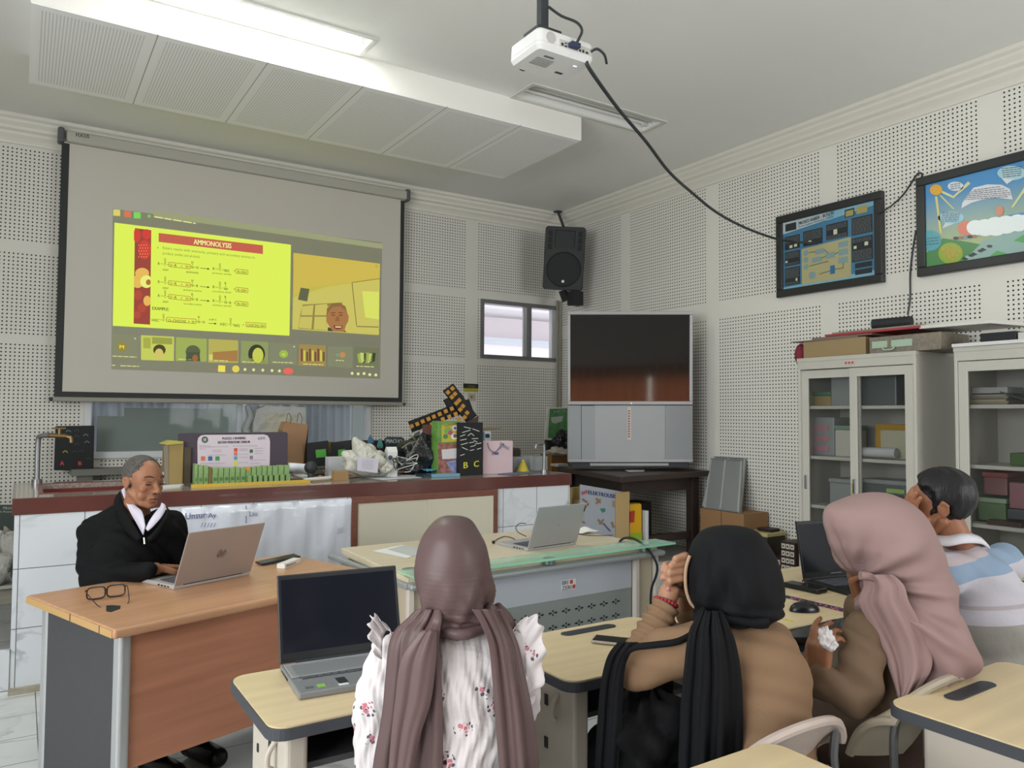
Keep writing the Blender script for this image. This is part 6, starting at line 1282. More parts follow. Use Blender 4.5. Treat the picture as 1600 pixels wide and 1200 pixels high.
# black hook board B C
t, x0_, x1_, zt_, pl = stand('craft_board', 'black craft board with white paper strips and yellow letters B and C', 'board', 718.5, 660, 755, 4.97, .05, M('black_board2', '17181a', .7))
mb = MB(); L_b = [(725, 667, 736, 669.5), (738, 670, 749, 674), (722, 676, 735, 672), (719, 682, 727, 679), (731, 681, 736, 677), (736, 677, 741, 681), (719, 688, 729, 686), (737, 685.5, 747, 685), (720, 695, 731, 692), (733, 692, 741, 690.5), (742, 694, 752, 692), (722, 699, 731, 703), (735, 698, 743, 696), (745, 702, 752, 700), (719, 712, 726, 709.5), (734, 704, 741, 702.5), (740, 688, 746, 691)]
for a, b, c, d in L_b: line(mb, pl, (a, b), (c, d), 1.1, .002)
mb.build('paper_strip', C('c3c6c0'), parent=t, kind='stuff'); mb = MB(); textpx(mb, pl, 'B', (724.5, 732), (731, 731), 9.5, .002, 1); textpx(mb, pl, 'C', (740.5, 730), (748, 729), 9.5, .002, 1); mb.build('lettering', C('c9c83f'), parent=t)
# pink paper bag
pk = M('pink_paper', 'cfb6bb', .6); t, x0_, x1_, zt_, pl = stand('paper_bag', 'pale pink paper carrier bag with blue letters and silver bow', 'bag', 755, 689, 801.5, 5.02, .09, pk)
mb = MB(); textpx(mb, pl, 'ZMBB', (768, 711), (779, 710.5), 4, .002, 2); mb.build('lettering', C('2f4a8c'), parent=t)
MB().tube([pl.px(*p, .008) for p in ((762, 692), (763, 698), (767, 704), (773, 706), (779, 702), (782, 697), (783, 691))], .003, seg=6).build('handle', C('76707c'), parent=t, smooth=True)
for p in (((776, 703), (783, 695), (789, 692), (783, 701)), ((785, 692), (796, 700), (794, 703), (786, 698))): quadthing(t, 'bow', pl, list(p), .004, C('a9aab4', .3, metal=.5), off=.006)
t, *_ = stand('card_sheet', 'blue-edged white card sticking out behind the pink bag', 'card', 754, 674, 767.5, 5.3, .01, C('c6cccf', .5)); quadthing(t, 'blue_edge', bp(5.295), [(754, 674), (757, 674), (757, 700), (754, 700)], .002, C('3f7f9a')); quadthing(t, 'dark_print', bp(5.29), [(759, 678), (765, 678), (765, 684), (759, 684)], .002, C('2b2d33'))
t = thing('twig_bar', 'thin brown bar sticking out behind the black board', 'bar', bp(5.3).px(768, 672)); quadthing(t, 'bar', bp(5.32), [(745, 669), (783, 668.5), (780, 672), (745, 673)], .01, C('7a6c58')); MB().cyl(bp(5.33).px(752, 671), Vector((bp(5.33).px(752, 671).x, 5.33, BZ)), .006).build('rod', C('5f5444'), parent=t)
stand('cushion', 'dark brown soft bundle behind the pink bag', 'bundle', 797, 700, 815, 5.4, .15, C('3f3833', .8), bev=.02)
t, *_ = stand('storage_box', 'clear low plastic box holding a yellow cone, right of the pink bag', 'box', 803, 714, 832, 5.15, .1, M('clear_tub', 'a9adb0', .3, alpha=.5), bev=.006); c = bp(5.12).px(814, 729); t = thing('yellow_cone', 'yellow plastic cone in front of the clear low box', 'cone', (c.x, 5.1, BZ)); mb = MB(); mb.lathe((c.x, 5.09, BZ), [(.05, .0), (.05, .006), (.02, .07), (.012, .075), (.012, .095), (.004, .098)], 20); mb.build('cone', C('b9a93a', .4), parent=t, smooth=True)
stand('storage_box', 'long clear plastic tub behind the right tap', 'box', 830, 713, 856, 5.1, .12, M('clear_tub2', '9aa0a0', .3, alpha=.6), bev=.006)
stand('paper_stack', 'small pile of white papers at the right end of the bench', 'paper', 872, 725, 888, 5.80, .12, C('b3b3ae', .6), zb=.97)
flat('blue_folder', 'thin blue-grey folder lying in front of the pink bag', [(778, 741), (838, 735), (855, 737), (800, 743)], '5f6873', .001, 'folder', .004)
# checkered L-shaped game board leaning at the wall side
pl = bp(5.62); t = thing('game_board', 'black crossed strips with orange squares leaning behind the tin box', 'board', pl.px(690, 700))
def strip(p, q, w, name='strip'):
    dx, dy = q[0]-p[0], q[1]-p[1]; L = math.hypot(dx, dy); nx, ny = -dy/L*w/2, dx/L*w/2
    quadthing(t, name, pl, [(p[0]+nx, p[1]+ny), (q[0]+nx, q[1]+ny), (q[0]-nx, q[1]-ny), (p[0]-nx, p[1]-ny)], .02, C('242425', .7), off=0 if name == 'strip' else -.025)
    return (dx/L, dy/L), (-dy/L, dx/L), L
strip((701, 605), (738, 655), 19); strip((642, 667), (736, 632), 18, 'cross_strip'); quadthing(t, 'strip_end', pl, [(694, 625), (705, 620), (712, 632), (700, 637)], .02, C('1c1c1d'), off=-.01); quadthing(t, 'strip_end', pl, [(716, 612), (722, 616), (728, 626), (722, 629)], .02, C('1c1c1d'), off=-.03)
squares = [(643.5, 666), (652, 662.5), (660.5, 658.5), (669.5, 654.5), (678, 651), (687, 647), (696.5, 642.5), (706, 638.5), (666, 667), (675, 663), (692, 655), (702, 651), (712, 647), (717, 655), (707, 607), (700, 613), (711, 615.5), (706, 620.5), (717.5, 625.5), (713, 630), (723.5, 634.5), (719, 640), (730, 645), (726, 652)]
for x, y in squares: mb = MB(); a = .8 if y < 632 or x > 712 else -.38; r = 4.1; ca, sa = math.cos(a), math.sin(a); dec(mb, pl, [(x+r*.72*(ca*u-sa*v), y+r*.72*(sa*u+ca*v)) for u, v in ((-1, -1), (1, -1), (1, 1), (-1, 1))], .003); mb.build('orange_square', C('c08a34', .6), parent=t)
MB().cyl(pl.px(690, 655)+Vector((0, .03, 0)), Vector((pl.px(690, 655).x, 5.66, BZ)), .012).build('prop', C('2a2a2a'), parent=t)
stand('card_carton', 'reddish-brown carton behind the black bag and the orange-squared board', 'box', 667, 664, 690, 5.5, .08, C('6b4438', .7))
t = thing('paper_fan', 'dark red-brown folded paper behind the black B C board', 'paper', bp(5.5).px(745, 670)); quadthing(t, 'fold', bp(5.5), [(722, 664), (748, 650), (747, 662), (754, 672), (735, 690)], .01, C('4a352f', .7)); MB().cyl(bp(5.505).px(738, 680), Vector((bp(5.505).px(738, 680).x, 5.505, BZ)), .01).build('prop', C('4a352f'), parent=t)
# wall sign and socket
wb = PL((0, ROOM_Y-.006, 0), (0, -1, 0)); t = thing('wall_sign', 'small black and yellow warning sign on the pegboard wall', 'sign', wb.px(735, 606))
quadthing(t, 'sign', wb, [(724, 599), (747.5, 600), (747.5, 607), (724, 606.5)], .004, C('2e2a22')); quadthing(t, 'sign_lower', wb, [(724, 606.5), (747.5, 607), (747.5, 612.5), (724, 612)], .004, C('a9a53a')); mb = MB(); rnd = random.Random(4); scrib(mb, wb, 731, 603, 743, 603.5, 1.1, .002, rnd); scrib(mb, wb, 731, 605, 743, 605.5, .9, .002, rnd); scrib(mb, wb, 728, 610, 744, 610.5, .8, .002, rnd); mb.build('small_print', C('8c8850'), parent=t)
t = thing('wall_socket', 'cream wall socket under the black and yellow sign', 'socket', wb.px(737, 619)); quadthing(t, 'plate', wb, [(731.5, 614), (742.5, 614.5), (742.5, 626), (731.5, 625.5)], .004, C('b5ad98', .4), off=.008, bevel=.002); mb = MB(); dec(mb, wb, circ(737, 620, 2), .0095); mb.build('outlet', C('77705f'), parent=t)
# green poster card and black bag at the far right of the bench
a = bp(6.35).px(852, 707); t = thing('display_poster', 'green display card on a stand beside the television', 'poster', (a.x+.1, 6.35, .97)); pl = bp(6.35)
quadthing(t, 'card', pl, [(850.5, 687), (855.5, 637), (889, 636), (889, 690)], .01, C('c9ccc0', .5)); quadthing(t, 'print', pl, [(856, 684), (859, 639), (889, 638), (889, 686)], .001, M('green_print', '4f7f4f', .5, noise=(12, .3)), off=.003)
quadthing(t, 'pale_shape', pl, [(861, 652), (880, 650), (878, 658), (868, 662), (862, 660)], .001, C('a9b0a4'), off=.006); mb = MB(); textpx(mb, pl, 'MOL', (866, 646), (886, 644), 5, .006, 1); mb.build('lettering', C('7fa08a'), parent=t)
quadthing(t, 'dark_stand', pl, [(855, 685), (870, 686), (872, 705), (856, 704)], .05, C('2a2c2b'), off=-.02); MB().cyl(bp(6.37).px(863, 700), Vector((bp(6.37).px(863, 700).x, 6.37, .24)), .02).build('stand_pole', C('2a2c2b'), parent=t)
t = thing('plastic_bag', 'small black plastic bag below the green display card', 'bag', bp(6.2).px(878, 715)); lump('body', bbm, t, bp(6.25).px(880, 690), (.1, .08, .10), 51, .3, None); lump('body', M('cream_cloth', 'b0aa9c', .7), t, bp(6.25).px(876, 705), (.13, .1, .05), 52, .2, None); MB().bb(bp(6.25).px(862, 722)-Vector((0, 0, .9-.02)), bp(6.25).px(890, 710)+Vector((0, .2, 0))).build('brown_carton', C('8a6238', .7), parent=t)
# ================================================================ BOXES RIGHT OF THE BENCH (on the platform)
pl = bp(4.80); t = thing('carton', 'open cardboard box with an electrolysis craft poster on its front', 'carton', (pl.px(945, 800).x, 4.95, .235))
A0, A1 = pl.px(906, 758), pl.px(963, 768); zf = .24
quadthing(t, 'front', pl, [(907, 757), (983, 770), (983, 890), (905, 893)], .012, M('poster_white', '9aa0a8', .5)); P3 = lambda x, y: (860+x/4, 620+y/4)
quadthing(t, 'flap', bp(4.785), [P3(412, 600), P3(495, 592), P3(488, 1060), P3(412, 1055)], .012, C('b09568', .7)); quadthing(t, 'back_panel', bp(4.9), [(890, 762), (906, 760), (906, 885), (889, 885)], .012, C('a8925f', .7))
MB().bb((A0.x, 4.815, zf), (pl.px(980, 800).x, 4.93, A0.z-.12)).build('body', C('a08a5c', .7), parent=t)
mb = MB(); textpx(mb, pl, 'ELEKTROLISIS', P3(238, 608), P3(410, 636), 6, .003, 1.5); mb.build('lettering', C('2e3562'), parent=t)
for x, y, a, c_ in ((215, 650, .6, '7f6547'), (225, 680, -.7, '7f6547'), (300, 650, .8, '8a6f4c'), (300, 655, -.8, '8a6f4c'), (200, 780, .5, '86704c'), (395, 670, 1.5, '9a7c55'), (310, 780, .8, '8a6f55'), (320, 780, -.8, '8a6f55'), (390, 800, 1.2, '8f6f4a')):
    mb = MB(); c_x, c_y = P3(x, y); line(mb, pl, (c_x-5*math.cos(a), c_y-5*math.sin(a)), (c_x+5*math.cos(a), c_y+5*math.sin(a)), 3, .004+a*.0004); mb.build('wooden_stick', C(c_), parent=t)
mb = MB(); rnd = random.Random(6)
for k in range(46): x, y = 238+rnd.random()*52, 715+rnd.random()*65; a_, b_ = P3(x, y); dec(mb, pl, [(a_, b_), (a_+1.2, b_), (a_+1.2, b_+1.2), (a_, b_+1.2)], .0032)
mb = MB(); dec(mb, pl, [P3(310, 700), P3(340, 695), P3(345, 715), P3(325, 725)], .004); mb.build('green_mark', C('3f7a6a'), parent=t); mb = MB(); line(mb, pl, P3(330, 790), P3(375, 840), 2, .004); mb.build('purple_stick', C('5f5570'), parent=t); mb = MB(); line(mb, pl, P3(195, 605), P3(232, 590), 5, .004); mb.build('red_mark', C('9c5560'), parent=t)
t, *_ = stand('yellow_box', 'bright yellow box with a red square and green foot, right of the cardboard box', 'box', 984, 787, 1004, 4.82, .1, M('yellow_plastic', 'd6a51e', .4), zb=.235, bev=.02); pl2_ = bp(4.815); quadthing(t, 'red_square', pl2_, [(984.5, 799), (992, 798), (991, 816), (984.5, 817)], .002, C('b03a2c')); quadthing(t, 'green_foot', pl2_, [(984, 833), (1003, 832), (1003, 880), (984, 880)], .002, C('8fae2c'))
t, *_ = stand('folder_stack', 'upright dark folders between the yellow box and the white panel', 'folders', 1004, 798, 1009, 4.84, .15, C('3f4a55', .5), zb=.235); t, *_ = stand('upright_board', 'thin white upright panel right of the yellow box', 'panel', 1009, 798, 1013.5, 4.80, .2, C('c9cbce', .4), zb=.235)
stand('dark_stool', 'dark low stool with things under the television table', 'stool', 995, 785, 1018, 5.2, .22, C('231f1d', .6), zb=.235)
# ================================================================ LEFT EDGE: POSTER AND BAG ON THE PLATFORM
pl = bp(6.98); t = thing('floor_poster', 'dark green poster board leaning at the left edge behind the bench', 'poster', pl.px(0, 880)); quadthing(t, 'board', pl, [(-60, 789), (30, 789), (30, 905), (-60, 905)], .02, M('dark_green_print', '3f4a45', .5, noise=(6, .3)))
mb = MB(); textpx(mb, pl, 'MILLION', (5, 795.5), (24, 796), 4, .003, 1); textpx(mb, pl, 'Ini Sifat Kampus', (-18, 801.5), (28, 802), 4, .003, 1); mb.build('lettering', C('a9b5ac'), parent=t)
t = thing('plastic_bag', 'whitish crumpled bag on a low shelf at the left edge', 'bag', bp(6.0).px(5, 905)); lump('body', M('white_sack', 'a5a49c', .6, bump=(18, .9, .03)), t, bp(6.0).px(2, 880), (.2, .2, .17), 61, .35, None)
c = bp(6.0).px(0, 907); t = thing('low_shelf', 'low pale wooden shelf under the crumpled bag at the left edge', 'shelf', (c.x, 6.1, .235)); MB().bb((c.x-.5, 5.8, c.z-.02), (c.x+.12, 6.5, c.z)).build('shelf_board', C('a5a49a', .6), parent=t); MB().bb((c.x-.5, 5.85, .235), (c.x+.1, 6.45, c.z-.02)).build('shelf_body', M('pale_wood', '8e8a7c', .6, noise=(4, .25, (1, 1, 5))), parent=t)
# ================================================================ PEOPLE: soft bodies
def prim_mesh(prims):
    mb = MB()
    for p in prims:
        if p[0] == 'e': mb.ell(p[1], p[2], p[3] if len(p) > 3 else None, seg=24, rg=16)
        elif p[0] == 'c': # a, b, ra, rb
            a, b, ra, rb = Vector(p[1]), Vector(p[2]), p[3], p[4]
            mb.ell(a, ra, seg=18, rg=12); mb.ell(b, rb, seg=18, rg=12)
            if (b-a).length > 1e-5: mb.cyl(a, b, ra*.995, rb*.995, seg=20)
        elif p[0] == 'ch': # chain of (point, r)
            for (a, ra), (b, rb) in zip(p[1][:-1], p[1][1:]):
                mb.ell(a, ra, seg=18, rg=12); mb.ell(b, rb, seg=18, rg=12); mb.cyl(a, b, ra*.995, rb*.995, seg=20)
    return mb
def soft(name, prims, mat, parent, voxel=.008, smooth=6, disp=None, inflate=0.):
    mb = prim_mesh(prims); me = bpy.data.meshes.new('tmp'); me.from_pydata(mb.v, [], mb.f)
    o = bpy.data.objects.new('tmp', me); COL.objects.link(o)
    bm = bmesh.new(); bm.from_mesh(me); bmesh.ops.recalc_face_normals(bm, faces=bm.faces); bm.to_mesh(me); bm.free()
    r = o.modifiers.new('r', 'REMESH'); r.mode = 'VOXEL'; r.voxel_size = voxel
    if smooth: s = o.modifiers.new('s', 'SMOOTH'); s.factor = .6; s.iterations = smooth
    dg = bpy.context.evaluated_depsgraph_get(); m2 = bpy.data.meshes.new_from_object(o.evaluated_get(dg)); bpy.data.objects.remove(o); bpy.data.meshes.remove(me)
    n = len(m2.vertices); co = np.empty(n*3, 'f'); m2.vertices.foreach_get('co', co); co = co.reshape(-1, 3)
    if disp is not None or inflate:
        no = np.empty(n*3, 'f'); m2.vertices.foreach_get('normal', no); no = no.reshape(-1, 3)
        d = (disp(co, no) if disp is not None else 0)+inflate
        co = co+no*(d[:, None] if isinstance(d, np.ndarray) else d)
    inv = np.array(wm(parent).inverted()); co = co @ inv[:3, :3].T+inv[:3, 3]
    m2.vertices.foreach_set('co', co.astype('f').ravel()); m2.polygons.foreach_set('use_smooth', [True]*len(m2.polygons))
    m2.materials.clear(); m2.materials.append(mat); m2.name = name; m2.update()
    ob = bpy.data.objects.new(name, m2); COL.objects.link(ob); ob.parent = parent; return ob
def skin_mat(name, col): 
    return M(name, col, .48, spec=.4, noise=(22, .06), bump=(160, .12, .001))
CFh = Vector((CF.x, CF.y, 0)).normalized(); CRh = Vector((CFh.y, -CFh.x, 0))
def loft(name, rows, d, mat, parent, k=5, seg=72, fold=None, sq=1., twist=None, cap=True):
    """rows of (pixel y, left x, right x, half depth, depth shift): horizontal rings whose outline, at distance d, meets the traced edge"""
    R = nspline(rows, k); out = []
    for j, (y, xl, xr, hd, ds) in enumerate(R):
        a, b = onD(xl, y, d+ds), onD(xr, y, d+ds); c = (a+b)/2; hw = (b-a)/2; v = j/(len(R)-1); ring = []
        for i in range(seg):
            t = 2*math.pi*i/seg; ct, s_ = math.cos(t), math.sin(t)
            ct = math.copysign(abs(ct)**sq, ct); s_ = math.copysign(abs(s_)**sq, s_)
            p = hw*ct-CFh*(hd*s_)                # t=pi/2 faces the camera
            f = fold(t, v, y) if fold else 0.
            ring.append(c+p+(p.normalized()*f if p.length > 1e-6 else p))
        out.append(ring)
    mb = MB(); mb.rings(out, cap); return mb.build(name, mat, parent=parent, smooth=True, angle=80)
def sheet(name, rows, mat, parent, nf=4, amp=.008, k=6, n=40, bulge=.02, ph=0., thick=.004, wav=0.):
    """cloth strip: rows of (pixel y, left x, right x, distance left, distance right); folds run down it"""
    R = nspline(rows, k); out = []
    for j, (y, xl, xr, dl, dr) in enumerate(R):
        v = j/(len(R)-1); row = []
        for i in range(n):
            u = i/(n-1); e = 1-abs(2*u-1)**4
            f = amp*(math.sin(2*math.pi*nf*(u+.05*math.sin(3*v+ph))+ph)+.45*math.sin(2*math.pi*nf*2.3*u+1.7*ph+2*v))
            dd = dl+(dr-dl)*u-bulge*math.sin(math.pi*u)-f*e
            row.append(onD(xl+(xr-xl)*u, y+wav*math.sin(5*u+ph), dd))
        out.append(row)
    mb = MB(); mb.grid(out); return mb.build(name, mat, parent=parent, smooth=True, solid=thick, angle=80)
def hand(wr, fd, pn, side, curl=.5, s=1., spread=.12, thumb=.6):
    """wrist, direction of the fingers, palm normal (the way the palm looks), side = where the thumb is (+1 along fd x pn)"""
    fd = Vector(fd).normalized(); pn = (Vector(pn)-fd*Vector(pn).dot(fd)).normalized(); sd = fd.cross(pn).normalized()*side
    P = []; w = Vector(wr)
    k0 = [w+fd*.088*s+sd*(o*s) for o in (.030, .010, -.011, -.030)]
    for o, q in zip((.022, .008, -.008, -.022), k0): P.append(('c', w+sd*o*s*.8+fd*.01*s, q, .0155*s, .0125*s))
    P.append(('e', w+fd*.045*s, (.012*s, .012*s, .012*s)))
    Ls = [(.040, .026, .020), (.044, .029, .021), (.041, .027, .020), (.031, .021, .018)]
    cu = curl if isinstance(curl, (list, tuple)) else [curl]*4
    for i, (q, L) in enumerate(zip(k0, Ls)):
        d = (fd+sd*spread*(1.5-i)*.5).normalized(); a = cu[i]*.9; p = q; rr = [.0098, .009, .0082, .0072]
        ch = [(p, rr[0]*s)]
        for m_, l in enumerate(L):
            d2 = d*math.cos(a)+pn*math.sin(a); p = p+d2*l*s; ch.append((p, rr[m_+1]*s*(.95 if i == 3 else 1))); a += cu[i]*1.05
        P.append(('ch', ch))
    t0 = w+fd*.02*s+sd*.024*s; d = (sd*.75+fd*.6+pn*.3).normalized(); t1 = t0+d*.038*s; d2 = (fd*.9+sd*(.35-.3*thumb)+pn*.45*thumb).normalized(); t2 = t1+d2*.032*s; t3 = t2+(d2+pn*.35*thumb).normalized()*.024*s
    P.append(('ch', [(t0, .014*s), (t1, .0115*s), (t2, .0102*s), (t3, .0085*s)]))
    return P
def head_prims(Cn, F, U, s=1.):
    """Cn: centre of the head between the ears; F: the way the face looks; U: up"""
    F = Vector(F).normalized(); U = (Vector(U)-F*Vector(U).dot(F)).normalized(); R = F.cross(U)
    Q = lambda r, f, u: Cn+(R*r+F*f+U*u)*s
    B = Matrix((R, F, U)).transposed()
    e = lambda r, f, u, a, b, c: ('e', Q(r, f, u), (a*s, b*s, c*s), B)
    P = [e(0, -.014, .038, .074, .094, .082), e(0, .02, .02, .068, .075, .085), e(0, .030, -.035, .056, .056, .072), e(0, .066, -.098, .022, .018, .017)]
    for k in (-1, 1):
        P += [('c', Q(k*.052, .0, -.045), Q(k*.030, .052, -.088), .020*s, .018*s), ('c', Q(k*.030, .052, -.088), Q(k*.008, .07, -.1), .018*s, .016*s),
              e(k*.040, .062, -.022, .021, .018, .018), ('c', Q(k*.048, .070, .030), Q(k*.014, .084, .027), .0105*s, .0115*s),
              e(k*.0125, .098, -.033, .0085, .009, .0075), e(k*.033, .074, .006, .0145, .0125, .0115),
              e(k*.077, -.008, .0, .008, .018, .028), ('ch', [(Q(k*.078, .004, .012), .005*s), (Q(k*.086, -.012, .026), .0055*s), (Q(k*.087, -.026, .012), .0055*s), (Q(k*.081, -.022, -.014), .005*s), (Q(k*.077, -.006, -.026), .006*s)])]
    P += [('ch', [(Q(0, .084, .024), .0085*s), (Q(0, .098, -.006), .0095*s), (Q(0, .112, -.028), .0125*s)]), e(0, .078, -.062, .030, .018, .026),
          ('ch', [(Q(-.024, .082, -.066), .0045*s), (Q(-.008, .095, -.060), .0068*s), (Q(.008, .095, -.060), .0068*s), (Q(.024, .082, -.066), .0045*s)]),
          e(-.034, .050, -.052, .026, .026, .028), e(.034, .050, -.052, .026, .026, .028),
          ('ch', [(Q(-.020, .082, -.071), .0045*s), (Q(0, .093, -.074), .008*s), (Q(.020, .082, -.071), .0045*s)])]
    return P, Q, B
def neckch(Q, base, s=1.): return [('ch', [(Q(0, -.015, -.05), .052*s), (Q(0, -.028, -.11), .052*s), (Vector(base), .062*s)])]
def fsum(co, fr, ph, ax=(1, 1, 1)):
    return sum(np.sin(co[:, 0]*f*ax[0]+co[:, 1]*f*.8*ax[1]+co[:, 2]*f*1.1*ax[2]+p)*w for f, p, w in zip(fr, ph, (1, .6, .4, .3)))
def shoes(T, pel, F, R, ln, col):
    for k in (-1, 1):
        a = pel+R*(.09*k)+F*ln; a.z = .05
        soft('shoe', [('c', a-F*.05, a+F*.145, .045, .043), ('c', a-F*.05+Vector((0, 0, .03)), a, .042, .04)], C(col, .35), T, .008, 3)
# ================================================================ THE MAN AT THE LAPTOP
def man1():
    D = 3.35
    T = thing('person', 'man in a black zip jacket over a white collar typing at the silver laptop', 'person', (.48, 3.95, 0))
    sk = skin_mat('skin_tan', '8f6248'); F = Vector((.50, -.865, -.10)).normalized(); Ft = Vector((.36, -.93, 0)).normalized(); Rt = Vector((Ft.y, -Ft.x, 0))  # Rt: to his right-hand side
    Cn = onD(223, 753, D); S = .93
    hp_, Q, B = head_prims(Cn, F, Vector((0.02, .0, 1)), S)
    nb_ = onD(214, 812, D+.03); up = Vector((0, 0, 1))
    shR, shL = onD(147, 829, D-.0), onD(268, 822, D+.05)
    pel = Vector((nb_.x, nb_.y, .50))-Ft*.03
    eR = onD(146, 905, D-.12); wR = onD(232, 886, 3.05); hR0 = onZ(236, 889, .80)
    eL = onD(286, 892, D+.14); wL = Vector((.70, 3.60, .80))
    b = hp_+neckch(Q, nb_)
    b += [('c', shR, shL, .042, .042), ('c', nb_-up*.11, pel+up*.1, .085, .10), ('e', pel+up*.02, (.13, .12, .10)),
          ('c', shR, eR, .05, .042), ('c', shL, eL, .05, .042), ('c', eL, wL, .04, .028)]
    wR = onZ(243, 889, .80); b += [('c', eR, wR, .042, .027)]
    dirR = (onZ(282, 884, .785)-wR).normalized(); b += hand(wR, dirR, (0, 0, -1), 1 if dirR.cross(Vector((0, 0, -1))).dot(Rt) < 0 else -1, [.42, .45, .5, .5], 1.06)
    dirL = (Vector((.68, 3.50, .79))-wL).normalized(); b += hand(wL, dirL, (0, 0, -1), 1 if dirL.cross(Vector((0, 0, -1))).dot(Rt) > 0 else -1, .45, 1.0)
    for k in (-1, 1):
        hp2 = pel+Rt*(.09*k); kn = hp2+Ft*.40+up*.0; b += [('c', hp2, kn, .085, .06), ('c', kn, Vector((kn.x, kn.y, .09))-Ft*.02, .055, .04), ('c', Vector((kn.x, kn.y, .05))-Ft*.03, Vector((kn.x, kn.y, .045))+Ft*.13, .04, .035)]
    soft('body', b, sk, T, .0045, 3)
    # hair: short grey shell round the back and sides, thin on top
    hm = M('short_grey_hair', '4e4a46', .75, noise=(130, .45), bump=(260, .9, .004)); mb = MB(); rows = []
    R_, Fv, U_ = B.col[0], B.col[1], B.col[2]
    for j in range(33):
        ph = .03+(math.pi-.06)*j/32; row = []
        for i in range(56):
            t = 2*math.pi*i/56; d = Vector((math.sin(ph)*math.cos(t), math.sin(ph)*math.sin(t), math.cos(ph)))
            r_, f_, u_ = d.x*.0775, d.y*.0985-.014, d.z*.086+.038
            line_f = .022+.030*min(1, max(0, (u_-.02)/.1))-.10*max(0, abs(r_)-.062)/.02*.25   # hairline runs forward up the sides
            low = -.040-.02*(f_ < -.03)
            m_ = 1. if (f_ < line_f-.0 and u_ > low) else 0.
            if u_ > .095 and f_ > .0: m_ = 1. if f_ < .035 else 0.
            kk = 1.018+.006*math.sin(23*t)*math.sin(17*ph) if m_ else .93
            row.append(Q(r_*kk, (f_+.014)*kk-.014, (u_-.038)*kk+.038))
        rows.append(row)
    mb.rings(rows); mb.build('hair', hm, parent=T, smooth=True, angle=180)
    dkb = C('231a17', .4)
    for k in (-1, 1):
        MB().tube([Q(k*.047, .081, .004), Q(k*.034, .0875, .0005), Q(k*.020, .087, .002)], lambda u: .0013+.0016*math.sin(math.pi*u), seg=8).build('eye', dkb, parent=T, smooth=True)
        MB().tube([Q(k*.055, .0745, .034), Q(k*.036, .0875, .040), Q(k*.016, .094, .034)], lambda u: .0012+.0022*math.sin(math.pi*u), seg=8).build('eyebrow', C('46342a', .8), parent=T, smooth=True)
        MB().tube([Q(k*.050, .080, .011), Q(k*.034, .0885, .0145), Q(k*.018, .088, .0095)], lambda u: .0008+.001*math.sin(math.pi*u), seg=8).build('eyelid_crease', C('6a4634', .6), parent=T, smooth=True)
        MB().ell(Q(k*.0085, .1035, -.0395), (.0042*1, .003, .0026), B).build('nostril', dkb, parent=T, smooth=True)
        MB().tube([Q(k*.021, .092, -.028), Q(k*.034, .083, -.050), Q(k*.036, .077, -.062)], .0011, seg=6).build('cheek_crease', C('754c38', .6), parent=T, smooth=True)
    MB().tube([Q(-.024, .0885, -.0672), Q(-.008, .1005, -.0655), Q(.008, .1005, -.0655), Q(.024, .0885, -.0672)], lambda u: .001+.0016*math.sin(math.pi*u), seg=8).build('mouth', C('4a2420', .5), parent=T, smooth=True)
    # jacket
    jk = M('black_jacket', '0e0f10', .85, spec=.2, bump=(26, .35, .01))
    j = [('c', shR+up*.0, shL+up*.0, .066, .066), ('c', onD(188, 808, D+.03), onD(152, 826, D+.01), .058, .062), ('c', onD(246, 812, D+.05), onD(268, 818, D+.05), .05, .062), ('ch', [(nb_-up*.11, .125), (pel+up*.30, .145), (pel+up*.12, .155)]), ('c', nb_-Rt*.05-up*.045, nb_+Rt*.05-up*.045, .072, .072),
         ('e', shR.lerp(shL, .5)-up*.10+Ft*.03, (.19, .12, .13), Matrix((Rt, Ft, up)).transposed()),
         ('ch', [(shR, .066), (shR.lerp(eR, .5)-Ft*.01, .064), (eR, .060)]), ('ch', [(eR, .060), (eR.lerp(wR, .5), .050), (wR-dirR*.035, .036)]),
         ('ch', [(shL, .066), (eL, .056)]), ('ch', [(eL, .056), (wL, .038)])]
    fr = (31, 57, 83, 120); soft('jacket', j, jk, T, .008, 14, lambda co, no: .0032*fsum(co, fr, (0, 1, 2, 3)))
    cl_ = lambda L: spline([onD(*p) for p in L], 6)
    for A, Bq in (([(188, 768, D+.05), (190, 780, D+.0), (199, 801, D-.065), (211, 822, D-.11), (222, 840, D-.135)], [(180, 780, D+.05), (178, 794, D+.02), (186, 812, D-.05), (197, 830, D-.10), (214, 846, D-.13)]),
                  ([(260, 792, D-.01), (262, 798, D-.045), (256, 812, D-.10), (243, 828, D-.13), (230, 840, D-.135)], [(268, 800, D+.03), (269, 808, D+.0), (263, 822, D-.06), (251, 838, D-.105), (236, 850, D-.13)])):
        a, c = cl_(A), cl_(Bq); mb = MB(); mb.grid([a, [p.lerp(q, .5)-CFh*.006 for p, q in zip(a, c)], c]); mb.build('collar', jk, parent=T, smooth=True, solid=.006)
    # white shirt collar
    wh = M('white_shirt', 'c9c4d2', .6)
    soft('shirt', [('c', nb_-up*.015-Ft*.01, nb_-up*.12+Ft*.03, .066, .085)], wh, T, .006, 3)
    cl_ = lambda L: spline([onD(*p) for p in L], 6)
    mb = MB(); mb.grid([cl_([(190, 766, D+.05), (193, 776, D+.0), (202, 797, D-.06), (214, 818, D-.10), (224, 836, D-.125)]), cl_([(195, 762, D+.055), (199, 774, D+.01), (212, 790, D-.045), (222, 800, D-.085), (227, 822, D-.12)])]); mb.build('shirt_collar', wh, parent=T, smooth=True, solid=.005)
